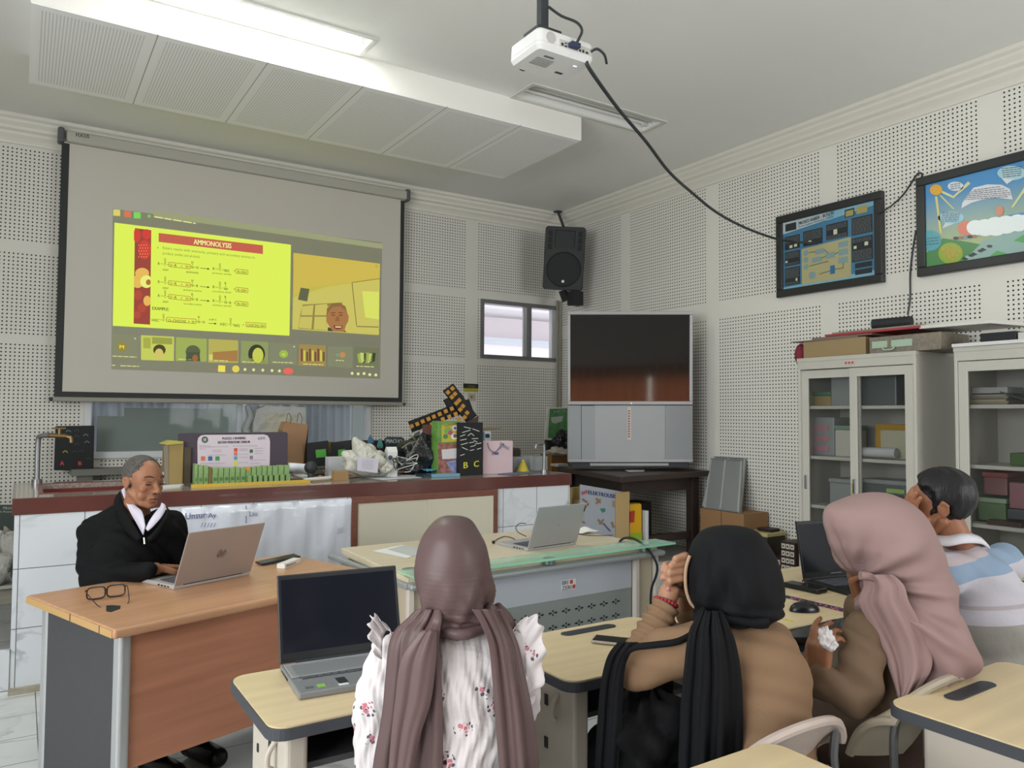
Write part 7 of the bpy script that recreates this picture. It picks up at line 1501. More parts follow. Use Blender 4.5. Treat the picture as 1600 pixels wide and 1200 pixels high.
    mb = MB(); mb.grid([cl_([(257, 788, D-.02), (259, 795, D-.04), (252, 808, D-.09), (240, 822, D-.12), (231, 830, D-.128)]), cl_([(252, 786, D-.02), (250, 792, D-.04), (241, 803, D-.085), (233, 815, D-.115), (228, 826, D-.125)])]); mb.build('shirt_collar', wh, parent=T, smooth=True, solid=.005)
    z0 = onD(225, 840, D-.145); MB().tube([z0, onD(226, 850, D-.15)], .0035, seg=6).build('zip_pull', C('b9b5a4', .3, metal=.8), parent=T, smooth=True)
    tr_ = [('c', pel, pel+Ft*.02+up*.1, .165, .15)]
    for k in (-1, 1): hp2 = pel+Rt*(.09*k); kn = hp2+Ft*.40; tr_ += [('c', hp2, kn, .095, .07), ('c', kn, Vector((kn.x, kn.y, .12)), .065, .055)]
    soft('trousers', tr_, C('26272b', .8), T, .012, 4); shoes(T, pel, Ft, Rt, .39, '16171a')
    return T
man1()
# ================================================================ WOMAN IN THE MAUVE HIJAB
def woman1():
    D = 1.76; up = Vector((0, 0, 1)); Ft = Vector((ray(705, 900).x, ray(705, 900).y, 0)).normalized(); Rt = Vector((Ft.y, -Ft.x, 0))
    base = onD(705, 1000, D)
    T = thing('person', 'woman with a mauve satin hijab and white flowered blouse, seen from behind', 'person', (base.x, base.y, 0))
    sk = skin_mat('skin_light', 'b08a72'); Cn = onD(710, 893, D+.01)
    hp_, Q, B = head_prims(Cn, Ft, up, .84); nb_ = onD(706, 985, D)
    shL, shR = onD(618, 1024, D), onD(793, 1020, D); pel = Vector((base.x, base.y, .50))
    eL, eR = onD(598, 1150, D+.06), onD(806, 1122, D+.08); wL, wR = onZ(640, 1075, .79), onZ(775, 1065, .79)
    wL = Vector((.845, 1.79, .775)); wR = Vector((.97, 1.79, .775))
    b = hp_+neckch(Q, nb_, .75)+[('c', shL, shR, .036, .036), ('c', nb_-up*.1, pel+up*.12, .062, .075), ('e', pel, (.12, .11, .09)), ('c', shL, eL, .036, .034), ('c', shR, eR, .042, .036), ('c', eL, wL, .036, .024), ('c', eR, wR, .032, .024)]
    b += hand(wL, (0.05, 1, 0), (0, 0, -1), -1 if Vector((0, 1, 0)).cross(Vector((0, 0, -1))).x > 0 else 1, .4, .92)+hand(wR, (-.1, 1, 0), (0, 0, -1), 1 if Vector((0, 1, 0)).cross(Vector((0, 0, -1))).x < 0 else -1, .4, .92)
    for k in (-1, 1): hp2 = pel+Rt*(.09*k); kn = hp2+Ft*.38; b += [('c', hp2, kn, .08, .055), ('c', kn, Vector((kn.x, kn.y, .08)), .05, .038), ('c', Vector((kn.x, kn.y, .04)), Vector((kn.x, kn.y, .04))+Ft*.14, .035, .03)]
    soft('body', b, sk, T, .006, 4)
    # blouse: crinkled white cotton with small embroidered pink flowers
    bl = M('flowered_blouse', 'cdc6c6', .75); nb = NB(bl); bs = bl.node_tree.nodes['Principled BSDF']; P, x, y, z = nb.obj()
    def flower(scale, r, seed, jit=1.):
        mp = nb.node('ShaderNodeMapping'); mp.inputs['Location'].default_value = (seed, seed*.7, seed*.3); nb.l.new(P, mp.inputs[0])
        v = nb.node('ShaderNodeTexVoronoi'); v.inputs['Scale'].default_value = scale; v.inputs['Randomness'].default_value = jit; nb.l.new(mp.outputs[0], v.inputs['Vector'])
        return nb.m('LESS_THAN', v.outputs['Distance'], r)
    cell = flower(15, .24, .13); pet = flower(95, .50, .4); leaf = flower(70, .34, 1.9); cell2 = flower(15, .34, .13)
    core = flower(15, .08, .13)
    c = nb.mix(nb.m('MULTIPLY', cell2, leaf), lin('cdc6c6'), lin('4a4f56')); c = nb.mix(nb.m('MULTIPLY', cell, pet), c, lin('b9707c')); c = nb.mix(core, c, lin('6b2638')); nb.l.new(c, bs.inputs['Base Color'])
    def crink(co, no): 
        u = co @ np.array(CRh); return .0016*np.sin(u*520+3*np.sin(co[:, 2]*40))+.0022*np.sin(u*190+4*np.sin(co[:, 2]*22))+.003*fsum(co, (24, 41, 60, 90), (1, 2, 0, 3))
    tb = [('c', shL, shR, .052, .052), ('e', onD(706, 1060, D), (.165, .095, .15), Matrix((CRh, CFh, up)).transposed()), ('e', onD(706, 1150, D), (.155, .105, .16), Matrix((CRh, CFh, up)).transposed()), ('e', onD(706, 1250, D), (.155, .115, .16), Matrix((CRh, CFh, up)).transposed()), ('e', onD(706, 1340, D), (.165, .125, .16), Matrix((CRh, CFh, up)).transposed()), ('e', nb_-up*.05, (.085, .075, .045), Matrix((CRh, CFh, up)).transposed())]
    soft('blouse', tb, bl, T, .0055, 14, crink)
    soft('sleeve', [('ch', [(onD(606, 1030, D-.0), .050), (onD(597, 1075, D), .056), (onD(590, 1130, D+.01), .060), (onD(592, 1190, D+.03), .058), (onD(600, 1230, D+.08), .05)])], bl, T, .0055, 4, crink)
    soft('sleeve', [('ch', [(onD(803, 1026, D), .048), (onD(815, 1060, D), .050), (onD(815, 1095, D+.03), .046), (onD(800, 1130, D+.1), .04), (wR, .032)])], bl, T, .0055, 4, crink)
    def ruffle(pts, wd0, seed):
        A = spline(pts, 10); mb = MB(); rows = []
        for j in range(7):
            v = j/6; row = []
            for i, p in enumerate(A):
                u = i/(len(A)-1); w = math.sin(math.pi*min(1, max(0, u*.94+.03)))**.6*wd0; n_ = (p-onD(706, 1040, D)); n_.normalize()
                row.append(p+n_*w*v+up*(w*v*.55)+CFh*(.012*v*math.sin(u*34+seed+2.2*v))+n_*(.005*v*math.sin(u*41+seed)))
            rows.append(row)
        mb.grid(rows); return mb.build('ruffle', bl, parent=T, smooth=True, solid=.0015, angle=80)
    ruffle([onD(622, 1000, D-.03), onD(606, 985, D-.03), onD(598, 1000, D-.05), onD(597, 1030, D-.05)], .036, 1)
    ruffle([onD(792, 995, D-.03), onD(808, 985, D-.03), onD(818, 1000, D-.05), onD(822, 1035, D-.05), onD(822, 1080, D-.04), onD(812, 1105, D-.03)], .044, 2)
    # hijab
    hj = M('mauve_satin', '594746', .45, spec=.35, bump=(60, .06, .003)); nb = NB(hj)
    rows = [(806.5, 702, 714, .006, 0), (808, 690, 724, .03, 0), (815, 678, 737, .062, 0), (832, 664, 749, .088, 0), (850, 656, 759.5, .100, 0), (867, 651.5, 764, .107, 0), (885, 648.5, 766.5, .111, 0), (903, 648, 769, .113, 0), (921, 650.3, 771, .112, 0), (938, 656, 770, .106, 0), (950, 661, 768, .098, 0), (962, 666, 768, .092, 0), (974, 674, 764, .085, 0), (985, 690, 750, .072, -.01), (992, 712, 728, .03, -.03)]
    def fold(t, v, y):
        a = max(0, (y-880)/110); c = math.sin(t)
        f = -.011*math.exp(-((t-2.55-.004*(y-880))/.16)**2)*a*2.2+.008*math.exp(-((t-2.2-.005*(y-880))/.2)**2)*a*1.6
        f += .0065*a*math.sin(5*t+.07*(y-900))+.0045*a*math.sin(11*t-.10*y)+.0016*math.sin(3*t+.05*y)+.0007*math.sin(.9*y+2*t)*max(0, min(1, (y-860)/40))
        f -= .008*math.exp(-((t-.55)/.12)**2)*math.exp(-((y-935)/26)**2)
        f += .004*math.sin(.30*(y-940)+3.2*t)*max(0, min(1, (y-935)/20))
        return f
    loft('hijab', rows, D, hj, T, fold=fold, seg=110, k=6)
    # gathered bands crossing at the nape
    for k, (pts, r) in enumerate(((((661, 950), (672, 968), (692, 984), (722, 991), (752, 982), (772, 966), (783, 955)), .013), (((664, 942), (676, 958), (700, 972), (730, 976), (758, 966), (776, 950)), .010), (((659, 958), (664, 975), (660, 990)), .020), (((774, 952), (788, 966), (796, 984)), .018), (((762, 948), (776, 958), (790, 972)), .012))):
        MB().tube([onD(x, y, D-.088-.012*(k == 0)+.06*abs(x-715)/70*(x < 1e9)) for x, y in pts], r, seg=12, smooth=8).build('hijab_fold', hj, parent=T, smooth=True)
    d0 = D-.115
    sheet('hijab_tail', [(952, 652, 690, d0+.05, d0+.02), (970, 634, 690, d0+.06, d0+.0), (985, 618, 688, d0+.07, d0), (1010, 608, 686, d0+.06, d0), (1060, 603, 690, d0+.05, d0), (1120, 597, 692, d0+.04, d0), (1200, 583, 692, d0+.03, d0), (1290, 575, 690, d0+.04, d0)], hj, T, nf=2.3, amp=.006, ph=.6, bulge=.012)
    sheet('hijab_tail', [(985, 660, 682, d0-.012, d0-.012), (1030, 628, 681, d0-.014, d0-.014), (1095, 618, 673, d0-.016, d0-.016), (1150, 612, 656, d0-.016, d0-.016), (1230, 606, 640, d0-.016, d0-.014)], M('mauve_satin_light', '614e4d', .45, spec=.35), T, nf=1.2, amp=.004, ph=2.1, bulge=.01)
    sheet('hijab_tail', [(952, 738, 786, d0+.0, d0+.03), (968, 748, 792, d0-.0, d0+.04), (985, 756, 800, d0, d0+.05), (1010, 764, 810, d0, d0+.05), (1055, 769, 820, d0, d0+.04), (1120, 774, 833, d0, d0+.03), (1200, 780, 842, d0, d0+.03), (1290, 784, 850, d0, d0+.04)], hj, T, nf=1.8, amp=.0055, ph=1.5, bulge=.012)
    soft('trousers', [('c', pel+up*.0, pel-up*.02, .135, .15)]+[('c', pel+Rt*(.09*k), pel+Rt*(.09*k)+Ft*.38, .09, .065) for k in (-1, 1)]+[('c', pel+Rt*(.09*k)+Ft*.38, Vector((0, 0, .12))+Vector((pel.x, pel.y, 0))+Rt*(.09*k)+Ft*.38, .06, .05) for k in (-1, 1)], C('2b2a30', .8), T, .012, 4)
    shoes(T, pel, Ft, Rt, .39, '2a2422')
    return T
woman1()
# ================================================================ WOMAN IN THE BLACK HIJAB
UP = Vector((0, 0, 1)); BASIS = Matrix((CRh, CFh, UP)).transposed()
def E3(c, a, b, cc): return ('e', c, (a, b, cc), BASIS)   # ellipsoid along the room axes of the view: across, away, up
def legs(pel, F, R, drop=.40, ln=.38):
    out = []
    for k in (-1, 1):
        h = pel+R*(.09*k); kn = h+F*ln; out += [('c', h, kn, .075, .052), ('c', kn, Vector((kn.x, kn.y, .08)), .05, .036), ('c', Vector((kn.x, kn.y, .045)), Vector((kn.x, kn.y, .04))+F*.14, .035, .03)]
    return out
def woman2():
    D = 1.93; base = onD(1160, 1100, D); T = thing('person', 'woman in a black hijab and camel sweater leaning on clasped hands', 'person', (base.x, base.y, 0))
    sk = skin_mat('skin_olive', 'a67c62')
    F = (Vector((ray(980, 800).x, ray(980, 800).y, 0)).normalized()*.55-CRh*.84); F = Vector((F.x, F.y, -.05)).normalized(); Fh = Vector((F.x, F.y, 0)).normalized(); R = F.cross(UP).normalized()
    Bf = (CFh*.75-CRh*.66).normalized(); Rb = Bf.cross(UP).normalized()   # the trunk faces between the desk and the screen
    Cn = onD(1146, 893, D+.02); hp_, Q, B = head_prims(Cn, F, UP, .93); nb_ = onD(1152, 968, D+.02)
    pel = Vector((base.x+.04, base.y-.03, .50)); s1, s2 = onD(1098, 1012, D-.07), onD(1208, 1005, D+.06)
    el = onD(992, 1046, 1.88); wr = onD(1038, 950, 1.93); el2 = onD(1110, 1030, 2.16); wr2 = onD(1072, 945, 2.04)
    b = hp_+neckch(Q, nb_, .8)+[('c', s1, s2, .04, .04), ('c', nb_-UP*.1, pel+UP*.12, .07, .09), ('e', pel, (.13, .12, .10)), ('c', s1, el, .04, .036), ('c', el, wr, .036, .024), ('c', s2, el2, .038, .034), ('c', el2, wr2, .034, .024)]+legs(pel, Bf, Rb)
    # clasped hands before the mouth: fingers interlaced
    hd = (onD(1056, 905, 1.97)-wr).normalized(); b += [('c', wr, onD(1046, 925, 1.945), .024, .026)]
    b += [('e', onD(1052, 905, 1.965), (.026, .020, .036), BASIS), ('e', onD(1072, 908, 2.0), (.030, .022, .040), BASIS), ('c', wr2, onD(1074, 918, 2.01), .024, .028)]
    for k, (y, xa, xb) in enumerate(((874, 1056, 1078), (885, 1049, 1080), (897, 1046, 1079), (909, 1047, 1077))):
        b.append(('ch', [(onD(xb, y-3, 1.965), .0082), (onD((xa+xb)/2+3, y-5, 1.925), .0092), (onD(xa, y-1, 1.915), .0092), (onD(xa-2.5, y+7, 1.925), .0080)]))
    for k, (y, x) in enumerate(((871, 1062), (867, 1071), (881, 1044), (893, 1043))):
        b.append(('ch', [(onD(x, y, 1.955), .0085), (onD(x-5, y+2, 1.94), .0088), (onD(x-8, y+10, 1.935), .0078)]))
    b.append(('ch', [(onD(1066, 927, 1.96), .012), (onD(1055, 922, 1.93), .0108), (onD(1047, 918, 1.925), .0095)]))
    soft('body', b, sk, T, .0036, 1)
    MB().ell(onD(1044, 920, 1.916), (.006, .003, .006), BASIS).build('thumb_nail', C('b9807c', .3), parent=T, smooth=True)
    # red bracelet
    c = onD(1040, 941, 1.932); ax = (onD(1046, 925, 1.945)-wr).normalized(); a1 = ax.cross(UP).normalized(); a2 = ax.cross(a1)
    br = MB()
    for k in range(20): t = 2*math.pi*k/20; br.ell(c+(a1*math.cos(t)+a2*math.sin(t))*.0285, .0052, seg=8, rg=6)
    br.build('bracelet', C('8c2a32', .35), parent=T, smooth=True)
    sw = M('camel_sweater', '846a52', .85, spec=.15, bump=(140, .25, .003)); fr = (22, 38, 61, 95)
    dsp = lambda co, no: .0035*fsum(co, fr, (0, 1, 2, 3), (.6, .6, 1.2))
    tr = [('c', s1, s2, .062, .060), ('ch', [(onD(1165, 1030, D), .105), (onD(1172, 1080, D), .122), (onD(1178, 1150, D), .13), (onD(1180, 1220, D), .13)]), E3(onD(1165, 1035, D), .150, .105, .12), E3(onD(1172, 1080, D), .155, .12, .16), E3(onD(1178, 1150, D), .158, .128, .17), E3(onD(1180, 1230, D), .158, .13, .16), E3(nb_-UP*.03, .075, .075, .05)]
    soft('sweater', tr, sw, T, .008, 40, dsp)
    soft('sleeve', [('ch', [(s1+UP*.005, .066), (s1.lerp(el, .5)+UP*.012, .066), (el.lerp(s1, .12), .056), (el, .052)])], sw, T, .007, 5, dsp)
    def ring(co, no): # bunched wool towards the wrist
        d = (wr-el); t = ((co-np.array(el)) @ np.array(d))/d.length_squared; return .0042*np.sin(t*44+.6*np.sin(co[:, 0]*60))*np.clip(t*1.6, 0, 1)
    soft('forearm_sleeve', [('ch', [(el, .052), (el.lerp(wr, .45), .045), (wr.lerp(el, .04), .036)])], sw, T, .0055, 3, ring)
    soft('far_sleeve', [('ch', [(s2, .05), (el2, .050), (wr2.lerp(el2, .12), .040)])], sw, T, .007, 5, dsp)
    # hijab
    hj = M('black_jersey', '0c0d10', .8, spec=.25)
    rows = [(822, 1134, 1150, .01, 0), (823.5, 1119, 1163, .035, 0), (829, 1102, 1180, .07, 0), (838, 1092, 1190, .095, 0), (852, 1083, 1199, .110, 0), (868, 1078, 1208, .120, 0), (884, 1075, 1214, .124, 0), (900, 1074, 1219, .126, 0), (917, 1074, 1223, .124, 0), (933, 1076, 1224.5, .118, 0), (944, 1080, 1224.5, .112, 0), (953, 1086, 1223, .102, 0), (962, 1096, 1216, .09, 0), (970, 1120, 1206, .07, -.01), (974, 1160, 1196, .03, -.03)]
    def fold(t, v, y):
        a = max(0, min(1, (y-835)/90)); ax_ = t-1.6
        return a*(.010*math.sin(7*t-.055*(y-850))*math.exp(-((t-2.0)/.9)**2)+.006*math.sin(13*t+.04*y)*math.exp(-((t-2.2)/.8)**2)+.004*math.sin(4*t+.03*y))-.010*math.exp(-((t-2.55-.0018*(y-900))/.10)**2)*a+.006*math.sin(.22*(y-925)+2.5*t)*max(0, min(1, (y-925)/25))
    loft('hijab', rows, D, hj, T, fold=fold, seg=110, k=6)
    MB().tube([onD(x, y, D-.02) for x, y in ((1078, 868), (1072.5, 885), (1071, 905), (1073, 925), (1080, 943), (1092, 954))], .0045, seg=10).build('under_scarf', C('a78c72', .7), parent=T, smooth=True)
    for k, (pts, r) in enumerate(((((1094, 955), (1110, 966), (1140, 966), (1175, 972), (1200, 969)), .012), (((1090, 960), (1100, 970), (1118, 972)), .018))):
        MB().tube([onD(x, y, D-.10) for x, y in pts], r, seg=12, smooth=8).build('hijab_fold', hj, parent=T, smooth=True)
    d0 = D-.135
    sheet('hijab_tail', [(955, 1094, 1128, d0+.02, d0+.02), (968, 1087, 1134, d0+.01, d0), (985, 1078, 1142, d0+.0, d0), (1010, 1073, 1150, d0-.01, d0), (1050, 1069, 1157, d0-.01, d0), (1100, 1064, 1160, d0, d0), (1150, 1062, 1160, d0+.01, d0+.01), (1210, 1060, 1158, d0+.02, d0+.02), (1290, 1062, 1156, d0+.03, d0+.03)], hj, T, nf=3.1, amp=.0075, ph=.4, bulge=.02)
    sheet('shawl_end', [(1004, 966, 998, 1.80, 1.80), (1022, 952, 984, 1.80, 1.80), (1045, 944, 976, 1.81, 1.80), (1080, 938, 973, 1.82, 1.81), (1130, 934, 971, 1.83, 1.82), (1200, 930, 966, 1.84, 1.83), (1280, 926, 962, 1.85, 1.84)], hj, T, nf=1.5, amp=.006, ph=1.2, bulge=.01)
    MB().tube([onD(x, y, d) for x, y, d in ((1090, 985, 1.83), (1060, 1002, 1.80), (1020, 1008, 1.79), (990, 1012, 1.79), (968, 1026, 1.80))], .008, seg=10).build('shawl_band', hj, parent=T, smooth=True)
    skt = M('black_skirt', '0e0e10', .85, spec=.2, bump=(20, .4, .01))
    kn = pel+Bf*.42
    soft('skirt', [E3(pel+UP*.02, .165, .15, .13), ('c', pel+Rb*.08, kn+Rb*.09, .105, .085), ('c', pel-Rb*.08, kn-Rb*.09, .105, .085), ('c', kn+Rb*.08, Vector((kn.x, kn.y, .16))+Rb*.08, .085, .10), ('c', kn-Rb*.08, Vector((kn.x, kn.y, .16))-Rb*.08, .085, .10)], skt, T, .011, 6, lambda co, no: .006*fsum(co, (18, 33, 50, 71), (0, 1, 2, 3), (1, 1, .3)))
    shoes(T, pel, Bf, Rb, .39, '1a1a1c')
    return T
woman2()
bgt = thing('handbag', 'black soft bag hanging below the camel sleeve', 'bag', onD(1010, 1150, 1.92))
lump('body', M('black_bag_cloth', '0d0d0f', .8, spec=.2, bump=(12, .6, .02)), bgt, onD(1018, 1140, 1.92), (.12, .08, .10), 71, .3, None)
# ================================================================ WOMAN IN THE PINK HIJAB
def woman3():
    D = 2.2; base = onD(1395, 1080, D); T = thing('person', 'woman in a dusty pink hijab and brown top resting her chin on one hand', 'person', (base.x, base.y, 0))
    sk = skin_mat('skin_warm', '8f6146'); F = (CFh*.62-CRh*.78-UP*.12).normalized(); Bf = (CFh*.80-CRh*.60).normalized(); Rb = Bf.cross(UP).normalized()
    Cn = onD(1362, 848, D+.02); hp_, Q, B = head_prims(Cn, F, UP, .93); nb_ = onD(1388, 925, D+.02); pel = Vector((base.x+.02, base.y-.02, .50))
    s1, s2 = onD(1352, 985, D-.10), onD(1455, 965, D+.10); el = onD(1336, 1088, D-.16); wr = onD(1280, 1062, D-.14); el2 = onD(1352, 975, D+.22); wr2 = onD(1345, 938, D+.02)
    el2 = onD(1348, 1000, D+.16)
    b = hp_+neckch(Q, nb_, .8)+[('c', s1, s2, .04, .04), ('c', nb_-UP*.1, pel+UP*.12, .07, .09), ('e', pel, (.13, .12, .10)), ('c', s1, el, .038, .034), ('c', el, wr, .034, .024), ('c', s2, el2, .038, .034), ('c', el2, wr2, .034, .024)]+legs(pel, Bf, Rb)
    b += hand(wr, (onD(1281, 1005, D-.13)-wr), CFh*.4+CRh*.8, 1, [.35, .5, .6, .7], .98, .2)
    b += hand(wr2, (onD(1338, 900, D+.0)-wr2), -CRh*.2-CFh*.1+UP*.0-F*1.0, 1, [.9, .95, 1., 1.], .95)
    soft('body', b, sk, T, .0055, 2)
    br = M('brown_top', '6b5846', .8, spec=.2, bump=(60, .2, .004)); fr = (17, 29, 46, 80); dsp = lambda co, no: .0045*fsum(co, fr, (2, 1, 0, 3), (1, 1, .5))
    soft('top', [('c', s1, s2, .062, .062), E3(onD(1402, 1010, D), .125, .12, .12), E3(onD(1402, 1075, D), .125, .125, .15), E3(onD(1400, 1150, D), .135, .13, .16)], br, T, .008, 25, dsp)
    fold_ = lambda co, no: .0045*fsum(co, (17, 29, 46, 80), (2, 1, 0, 3), (1, 1, .5))+.004*np.sin((co @ np.array(CRh*.7+UP*.75))*95+3*np.sin(co[:, 2]*14))
    soft('sleeve', [('ch', [(s1-UP*.01, .060), (s1.lerp(el, .5), .060), (el, .054)]), ('ch', [(el, .054), (el.lerp(wr, .6), .044), (wr.lerp(el, .08), .040)])], br, T, .0065, 4, fold_)
    soft('far_sleeve', [('ch', [(s2, .05), (el2, .05), (wr2.lerp(el2, .18), .042)])], br, T, .008, 5, dsp)
    skt = M('brown_skirt', '4c3a30', .85, bump=(18, .4, .01)); kn = pel+Bf*.40
    soft('skirt', [E3(pel+UP*.02, .165, .15, .13), ('c', pel+Rb*.08, kn+Rb*.09, .105, .085), ('c', pel-Rb*.08, kn-Rb*.09, .105, .085), ('c', kn+Rb*.08, Vector((kn.x, kn.y, .16))+Rb*.08, .085, .10), ('c', kn-Rb*.08, Vector((kn.x, kn.y, .16))-Rb*.08, .085, .10)], skt, T, .011, 6, lambda co, no: .006*fsum(co, (18, 33, 50, 71), (0, 1, 2, 3), (1, 1, .3)))
    hj = M('pink_hijab_cloth', '937a77', .75, spec=.2, bump=(300, .08, .001))
    rows = [(769.5, 1362, 1378, .01, 0), (771, 1350, 1388, .03, 0), (776, 1333, 1402, .065, 0), (783, 1316, 1416, .09, 0), (792, 1298, 1428, .108, 0), (803, 1291.5, 1438, .122, 0), (820, 1291.5, 1449, .134, 0), (838, 1297, 1458, .14, 0), (854, 1301, 1465, .143, .0), (872, 1308, 1471, .143, .01), (888, 1318, 1475, .14, .01), (902, 1336, 1479, .135, .02), (920, 1345, 1484, .14, .01), (940, 1342, 1489, .15, 0), (960, 1350, 1494.5, .157, -.0), (980, 1362, 1500, .16, -.01), (1000, 1371, 1505, .16, -.01), (1016, 1377, 1507, .158, -.01), (1030, 1381, 1504, .15, -.01), (1042, 1385, 1492, .135, -.02), (1056, 1391, 1464, .11, -.04), (1072, 1399, 1440, .07, -.07), (1088, 1405, 1418, .02, -.09)]
    def fold(t, v, y):
        # folds fan out of the pinned point under the chin (left side, about y 905)
        a = max(0, min(1, (y-800)/80)); yy = (y-903)/60.; s_ = (t-2.75)
        ang = math.atan2(yy, -s_*1.15+.02)
        r_ = math.hypot(yy, s_*1.15); g_ = max(0, min(1, r_*1.3))*math.exp(-((t-1.9)/1.5)**2)
        f = (.013*math.sin(9*ang+1.2)+.007*math.sin(19*ang+.5))*g_*a
        if y > 905: f += .010*math.sin(6*t+.035*y)*min(1, (y-905)/40)
        f -= .020*math.exp(-(r_/.22)**2)
        f -= .010*math.exp(-((ang+1.05)/.16)**2)*math.exp(-((r_-.55)/.4)**2)
        return f
    loft('hijab', rows, D-.02, hj, T, fold=fold, seg=120, k=6)
    d0 = D-.175
    sheet('hijab_front', [(898, 1345, 1395, d0+.06, d0+.03), (915, 1350, 1412, d0+.05, d0), (940, 1342, 1420, d0+.05, d0-.01), (970, 1356, 1436, d0+.04, d0-.01), (1005, 1374, 1452, d0+.03, d0), (1040, 1388, 1456, d0+.02, d0), (1070, 1398, 1440, d0+.01, d0), (1090, 1404, 1420, d0, d0)], hj, T, nf=1.6, amp=.008, ph=2.4, bulge=.02)
    MB().tube([onD(x, y, d0+.035) for x, y in ((1344, 899), (1362, 902), (1385, 915), (1402, 935), (1410, 955))], lambda u: .012*(1-.6*u), seg=12, smooth=8).build('hijab_fold', hj, parent=T, smooth=True)
    shoes(T, pel, Bf, Rb, .39, '3a2c26')
    return T
woman3()
t = thing('tissue', 'white crumpled tissue held in the raised hand of the woman in pink', 'tissue', onD(1294, 1000, 2.03)); lump('sheet', C('cfccca', .8), t, onD(1291, 998, 2.03), (.018, .018, .026), 81, .35, None); lump('sheet', C('cfccca', .8), t, onD(1298, 1006, 2.03), (.014, .014, .02), 83, .4, None)
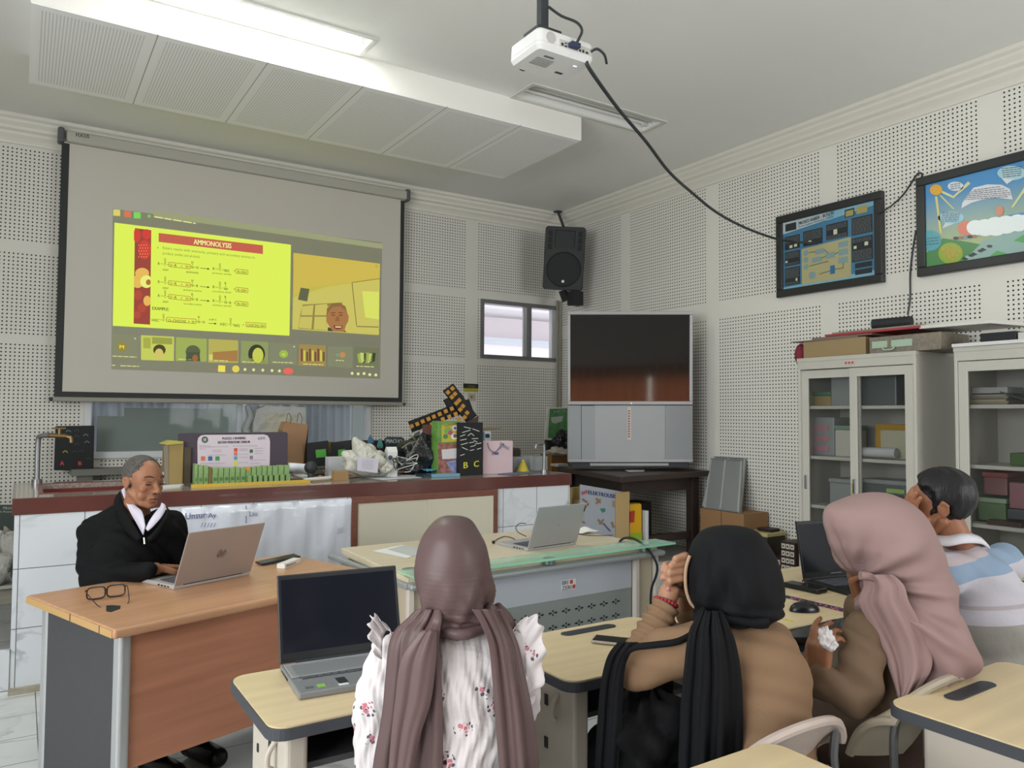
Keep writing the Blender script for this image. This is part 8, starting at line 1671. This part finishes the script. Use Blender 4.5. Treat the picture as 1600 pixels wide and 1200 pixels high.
# ================================================================ MAN IN THE STRIPED SHIRT
def man2():
    D = 2.75; base = onD(1545, 1000, D); T = thing('person', 'man in a white and blue striped shirt covering his face with his hand', 'person', (base.x, base.y, 0))
    sk = skin_mat('skin_brown', '94644a'); F = (CFh*.50-CRh*.84-UP*.16).normalized(); Bf = (CFh*.75-CRh*.66).normalized(); Rb = Bf.cross(UP).normalized()
    Cn = onD(1470, 792, D); hp_, Q, B = head_prims(Cn, F, (UP-CRh*.05).normalized(), 1.0); nb_ = onD(1500, 850, D+.03); pel = Vector((base.x, base.y, .50))
    s1, s2 = onD(1478, 900, D-.10), onD(1570, 880, D+.16); wr = onD(1432, 835, D+.02); el = onD(1440, 950, D+.05); wr2 = onD(1428, 830, D+.12); el2 = onD(1500, 960, D+.35)
    b = hp_+neckch(Q, nb_, .95)+[('c', s1, s2, .045, .045), ('c', nb_-UP*.1, pel+UP*.12, .08, .10), ('e', pel, (.14, .13, .11)), ('c', s1, el, .042, .038), ('c', el, wr, .038, .027), ('c', s2, el2, .042, .038), ('c', el2, wr2, .038, .027)]+legs(pel, Bf, Rb)
    b += hand(wr, (onD(1414, 775, D-.04)-wr), (Cn-onD(1414, 790, D)), -1, [.25, .22, .22, .25], 1.05, .05)
    b += hand(wr2, (onD(1412, 775, D+.1)-wr2), (Cn-onD(1412, 790, D+.1)), 1, .25, 1.0, .05)
    soft('body', b, sk, T, .0042, 2)
    hm = M('black_hair', '141416', .45, spec=.4, bump=(180, .6, .003, (1, 1, .25))); mb = MB(); rows = []
    for j in range(33):
        ph = .03+(math.pi-.06)*j/32; row = []
        for i in range(60):
            t = 2*math.pi*i/60; d = Vector((math.sin(ph)*math.cos(t), math.sin(ph)*math.sin(t), math.cos(ph)))
            r_, f_, u_ = d.x*.079, d.y*.101-.014, d.z*.090+.040
            side = max(0, (abs(r_)-.045)/.034); lf = .052-.045*min(1, side)*(1 if u_ < .08 else .4); low = -.012 if abs(r_) > .055 and f_ > -.03 else -.068
            m_ = f_ < lf and u_ > low and not (abs(r_) > .06 and -.03 < f_ < .01 and u_ < .014)
            kk = (1.10+.02*math.sin(9*t+4*ph)+.012*math.sin(21*t)) if m_ else .93
            if m_ and u_ > .06: kk += .03
            row.append(Q(r_*kk, (f_+.014)*kk-.014, (u_-.04)*kk+.04))
        rows.append(row)
    mb.rings(rows); o = mb.build('hair', hm, parent=T, smooth=True, angle=180); md = o.modifiers.new('sub', 'SUBSURF'); md.levels = md.render_levels = 1
    # striped shirt: bands across the back, tilted with it
    sh_ = M('striped_shirt', 'b9b6be', .75, spec=.2, bump=(25, .35, .008)); nb = NB(sh_); bs = sh_.node_tree.nodes['Principled BSDF']; P, X_, Y_, Z_ = nb.pos()
    za = lambda y, x=1530: onD(x, y, D-.12).z
    tv_ = nb.m('ADD', Z_, nb.m('MULTIPLY', nb.m('ADD', nb.m('MULTIPLY', X_, CRh.x), nb.m('MULTIPLY', Y_, CRh.y)), -.10)); off_ = lambda y: za(y)-.10*(onD(1530, y, D-.12).dot(CRh))
    col = lin('b9b6be')
    for y0, y1, c_ in ((853, 861, 'b9b0b4'), (866, 878, 'b5a9ad'), (878, 905, '8599b0'), (951, 957, 'a89fa3'), (979, 1100, '94918a')):
        col = nb.mix(nb.between(tv_, off_(y1), off_(y0)), col, lin(c_))
    nb.l.new(col, bs.inputs['Base Color'])
    fr = (13, 24, 40, 66); dsp = lambda co, no: .005*fsum(co, fr, (2, 0, 1, 3), (1, 1, .8))
    soft('shirt', [('c', s1, s2, .075, .075), E3(onD(1520, 915, D+.02), .15, .13, .13), E3(onD(1548, 970, D), .185, .15, .17), E3(onD(1560, 1050, D), .19, .15, .18), E3(nb_-UP*.03, .085, .08, .05)], sh_, T, .008, 30, dsp)
    soft('sleeve', [('ch', [(s1, .07), (s1.lerp(el, .6), .068)])], sh_, T, .008, 5, dsp); soft('sleeve', [('ch', [(s2, .075), (s2.lerp(el2, .6), .07)])], sh_, T, .008, 5, dsp)
    wc_ = C('d3d1d8', .6); a = spline([onD(x, y, d) for x, y, d in ((1462, 836, D-.02), (1480, 838, D-.08), (1506, 834, D-.09), (1528, 838, D-.04), (1540, 848, D+.03))], 6); c = spline([onD(x, y, d) for x, y, d in ((1458, 850, D-.05), (1480, 853, D-.115), (1508, 849, D-.125), (1534, 850, D-.07), (1546, 858, D+.02))], 6)
    mb = MB(); mb.grid([a, [p.lerp(q, .5)-CFh*.006 for p, q in zip(a, c)], c]); mb.build('collar', wc_, parent=T, smooth=True, solid=.006)
    soft('trousers', [E3(pel, .175, .155, .12)]+[('c', pel+Rb*(.09*k), pel+Rb*(.09*k)+Bf*.4, .09, .07) for k in (-1, 1)]+[('c', pel+Rb*(.09*k)+Bf*.4, Vector((pel.x, pel.y, .12))+Rb*(.09*k)+Bf*.4, .065, .055) for k in (-1, 1)], C('2b2c33', .8), T, .012, 4)
    shoes(T, pel, Bf, Rb, .40, '1c1c20')
    return T
man2()
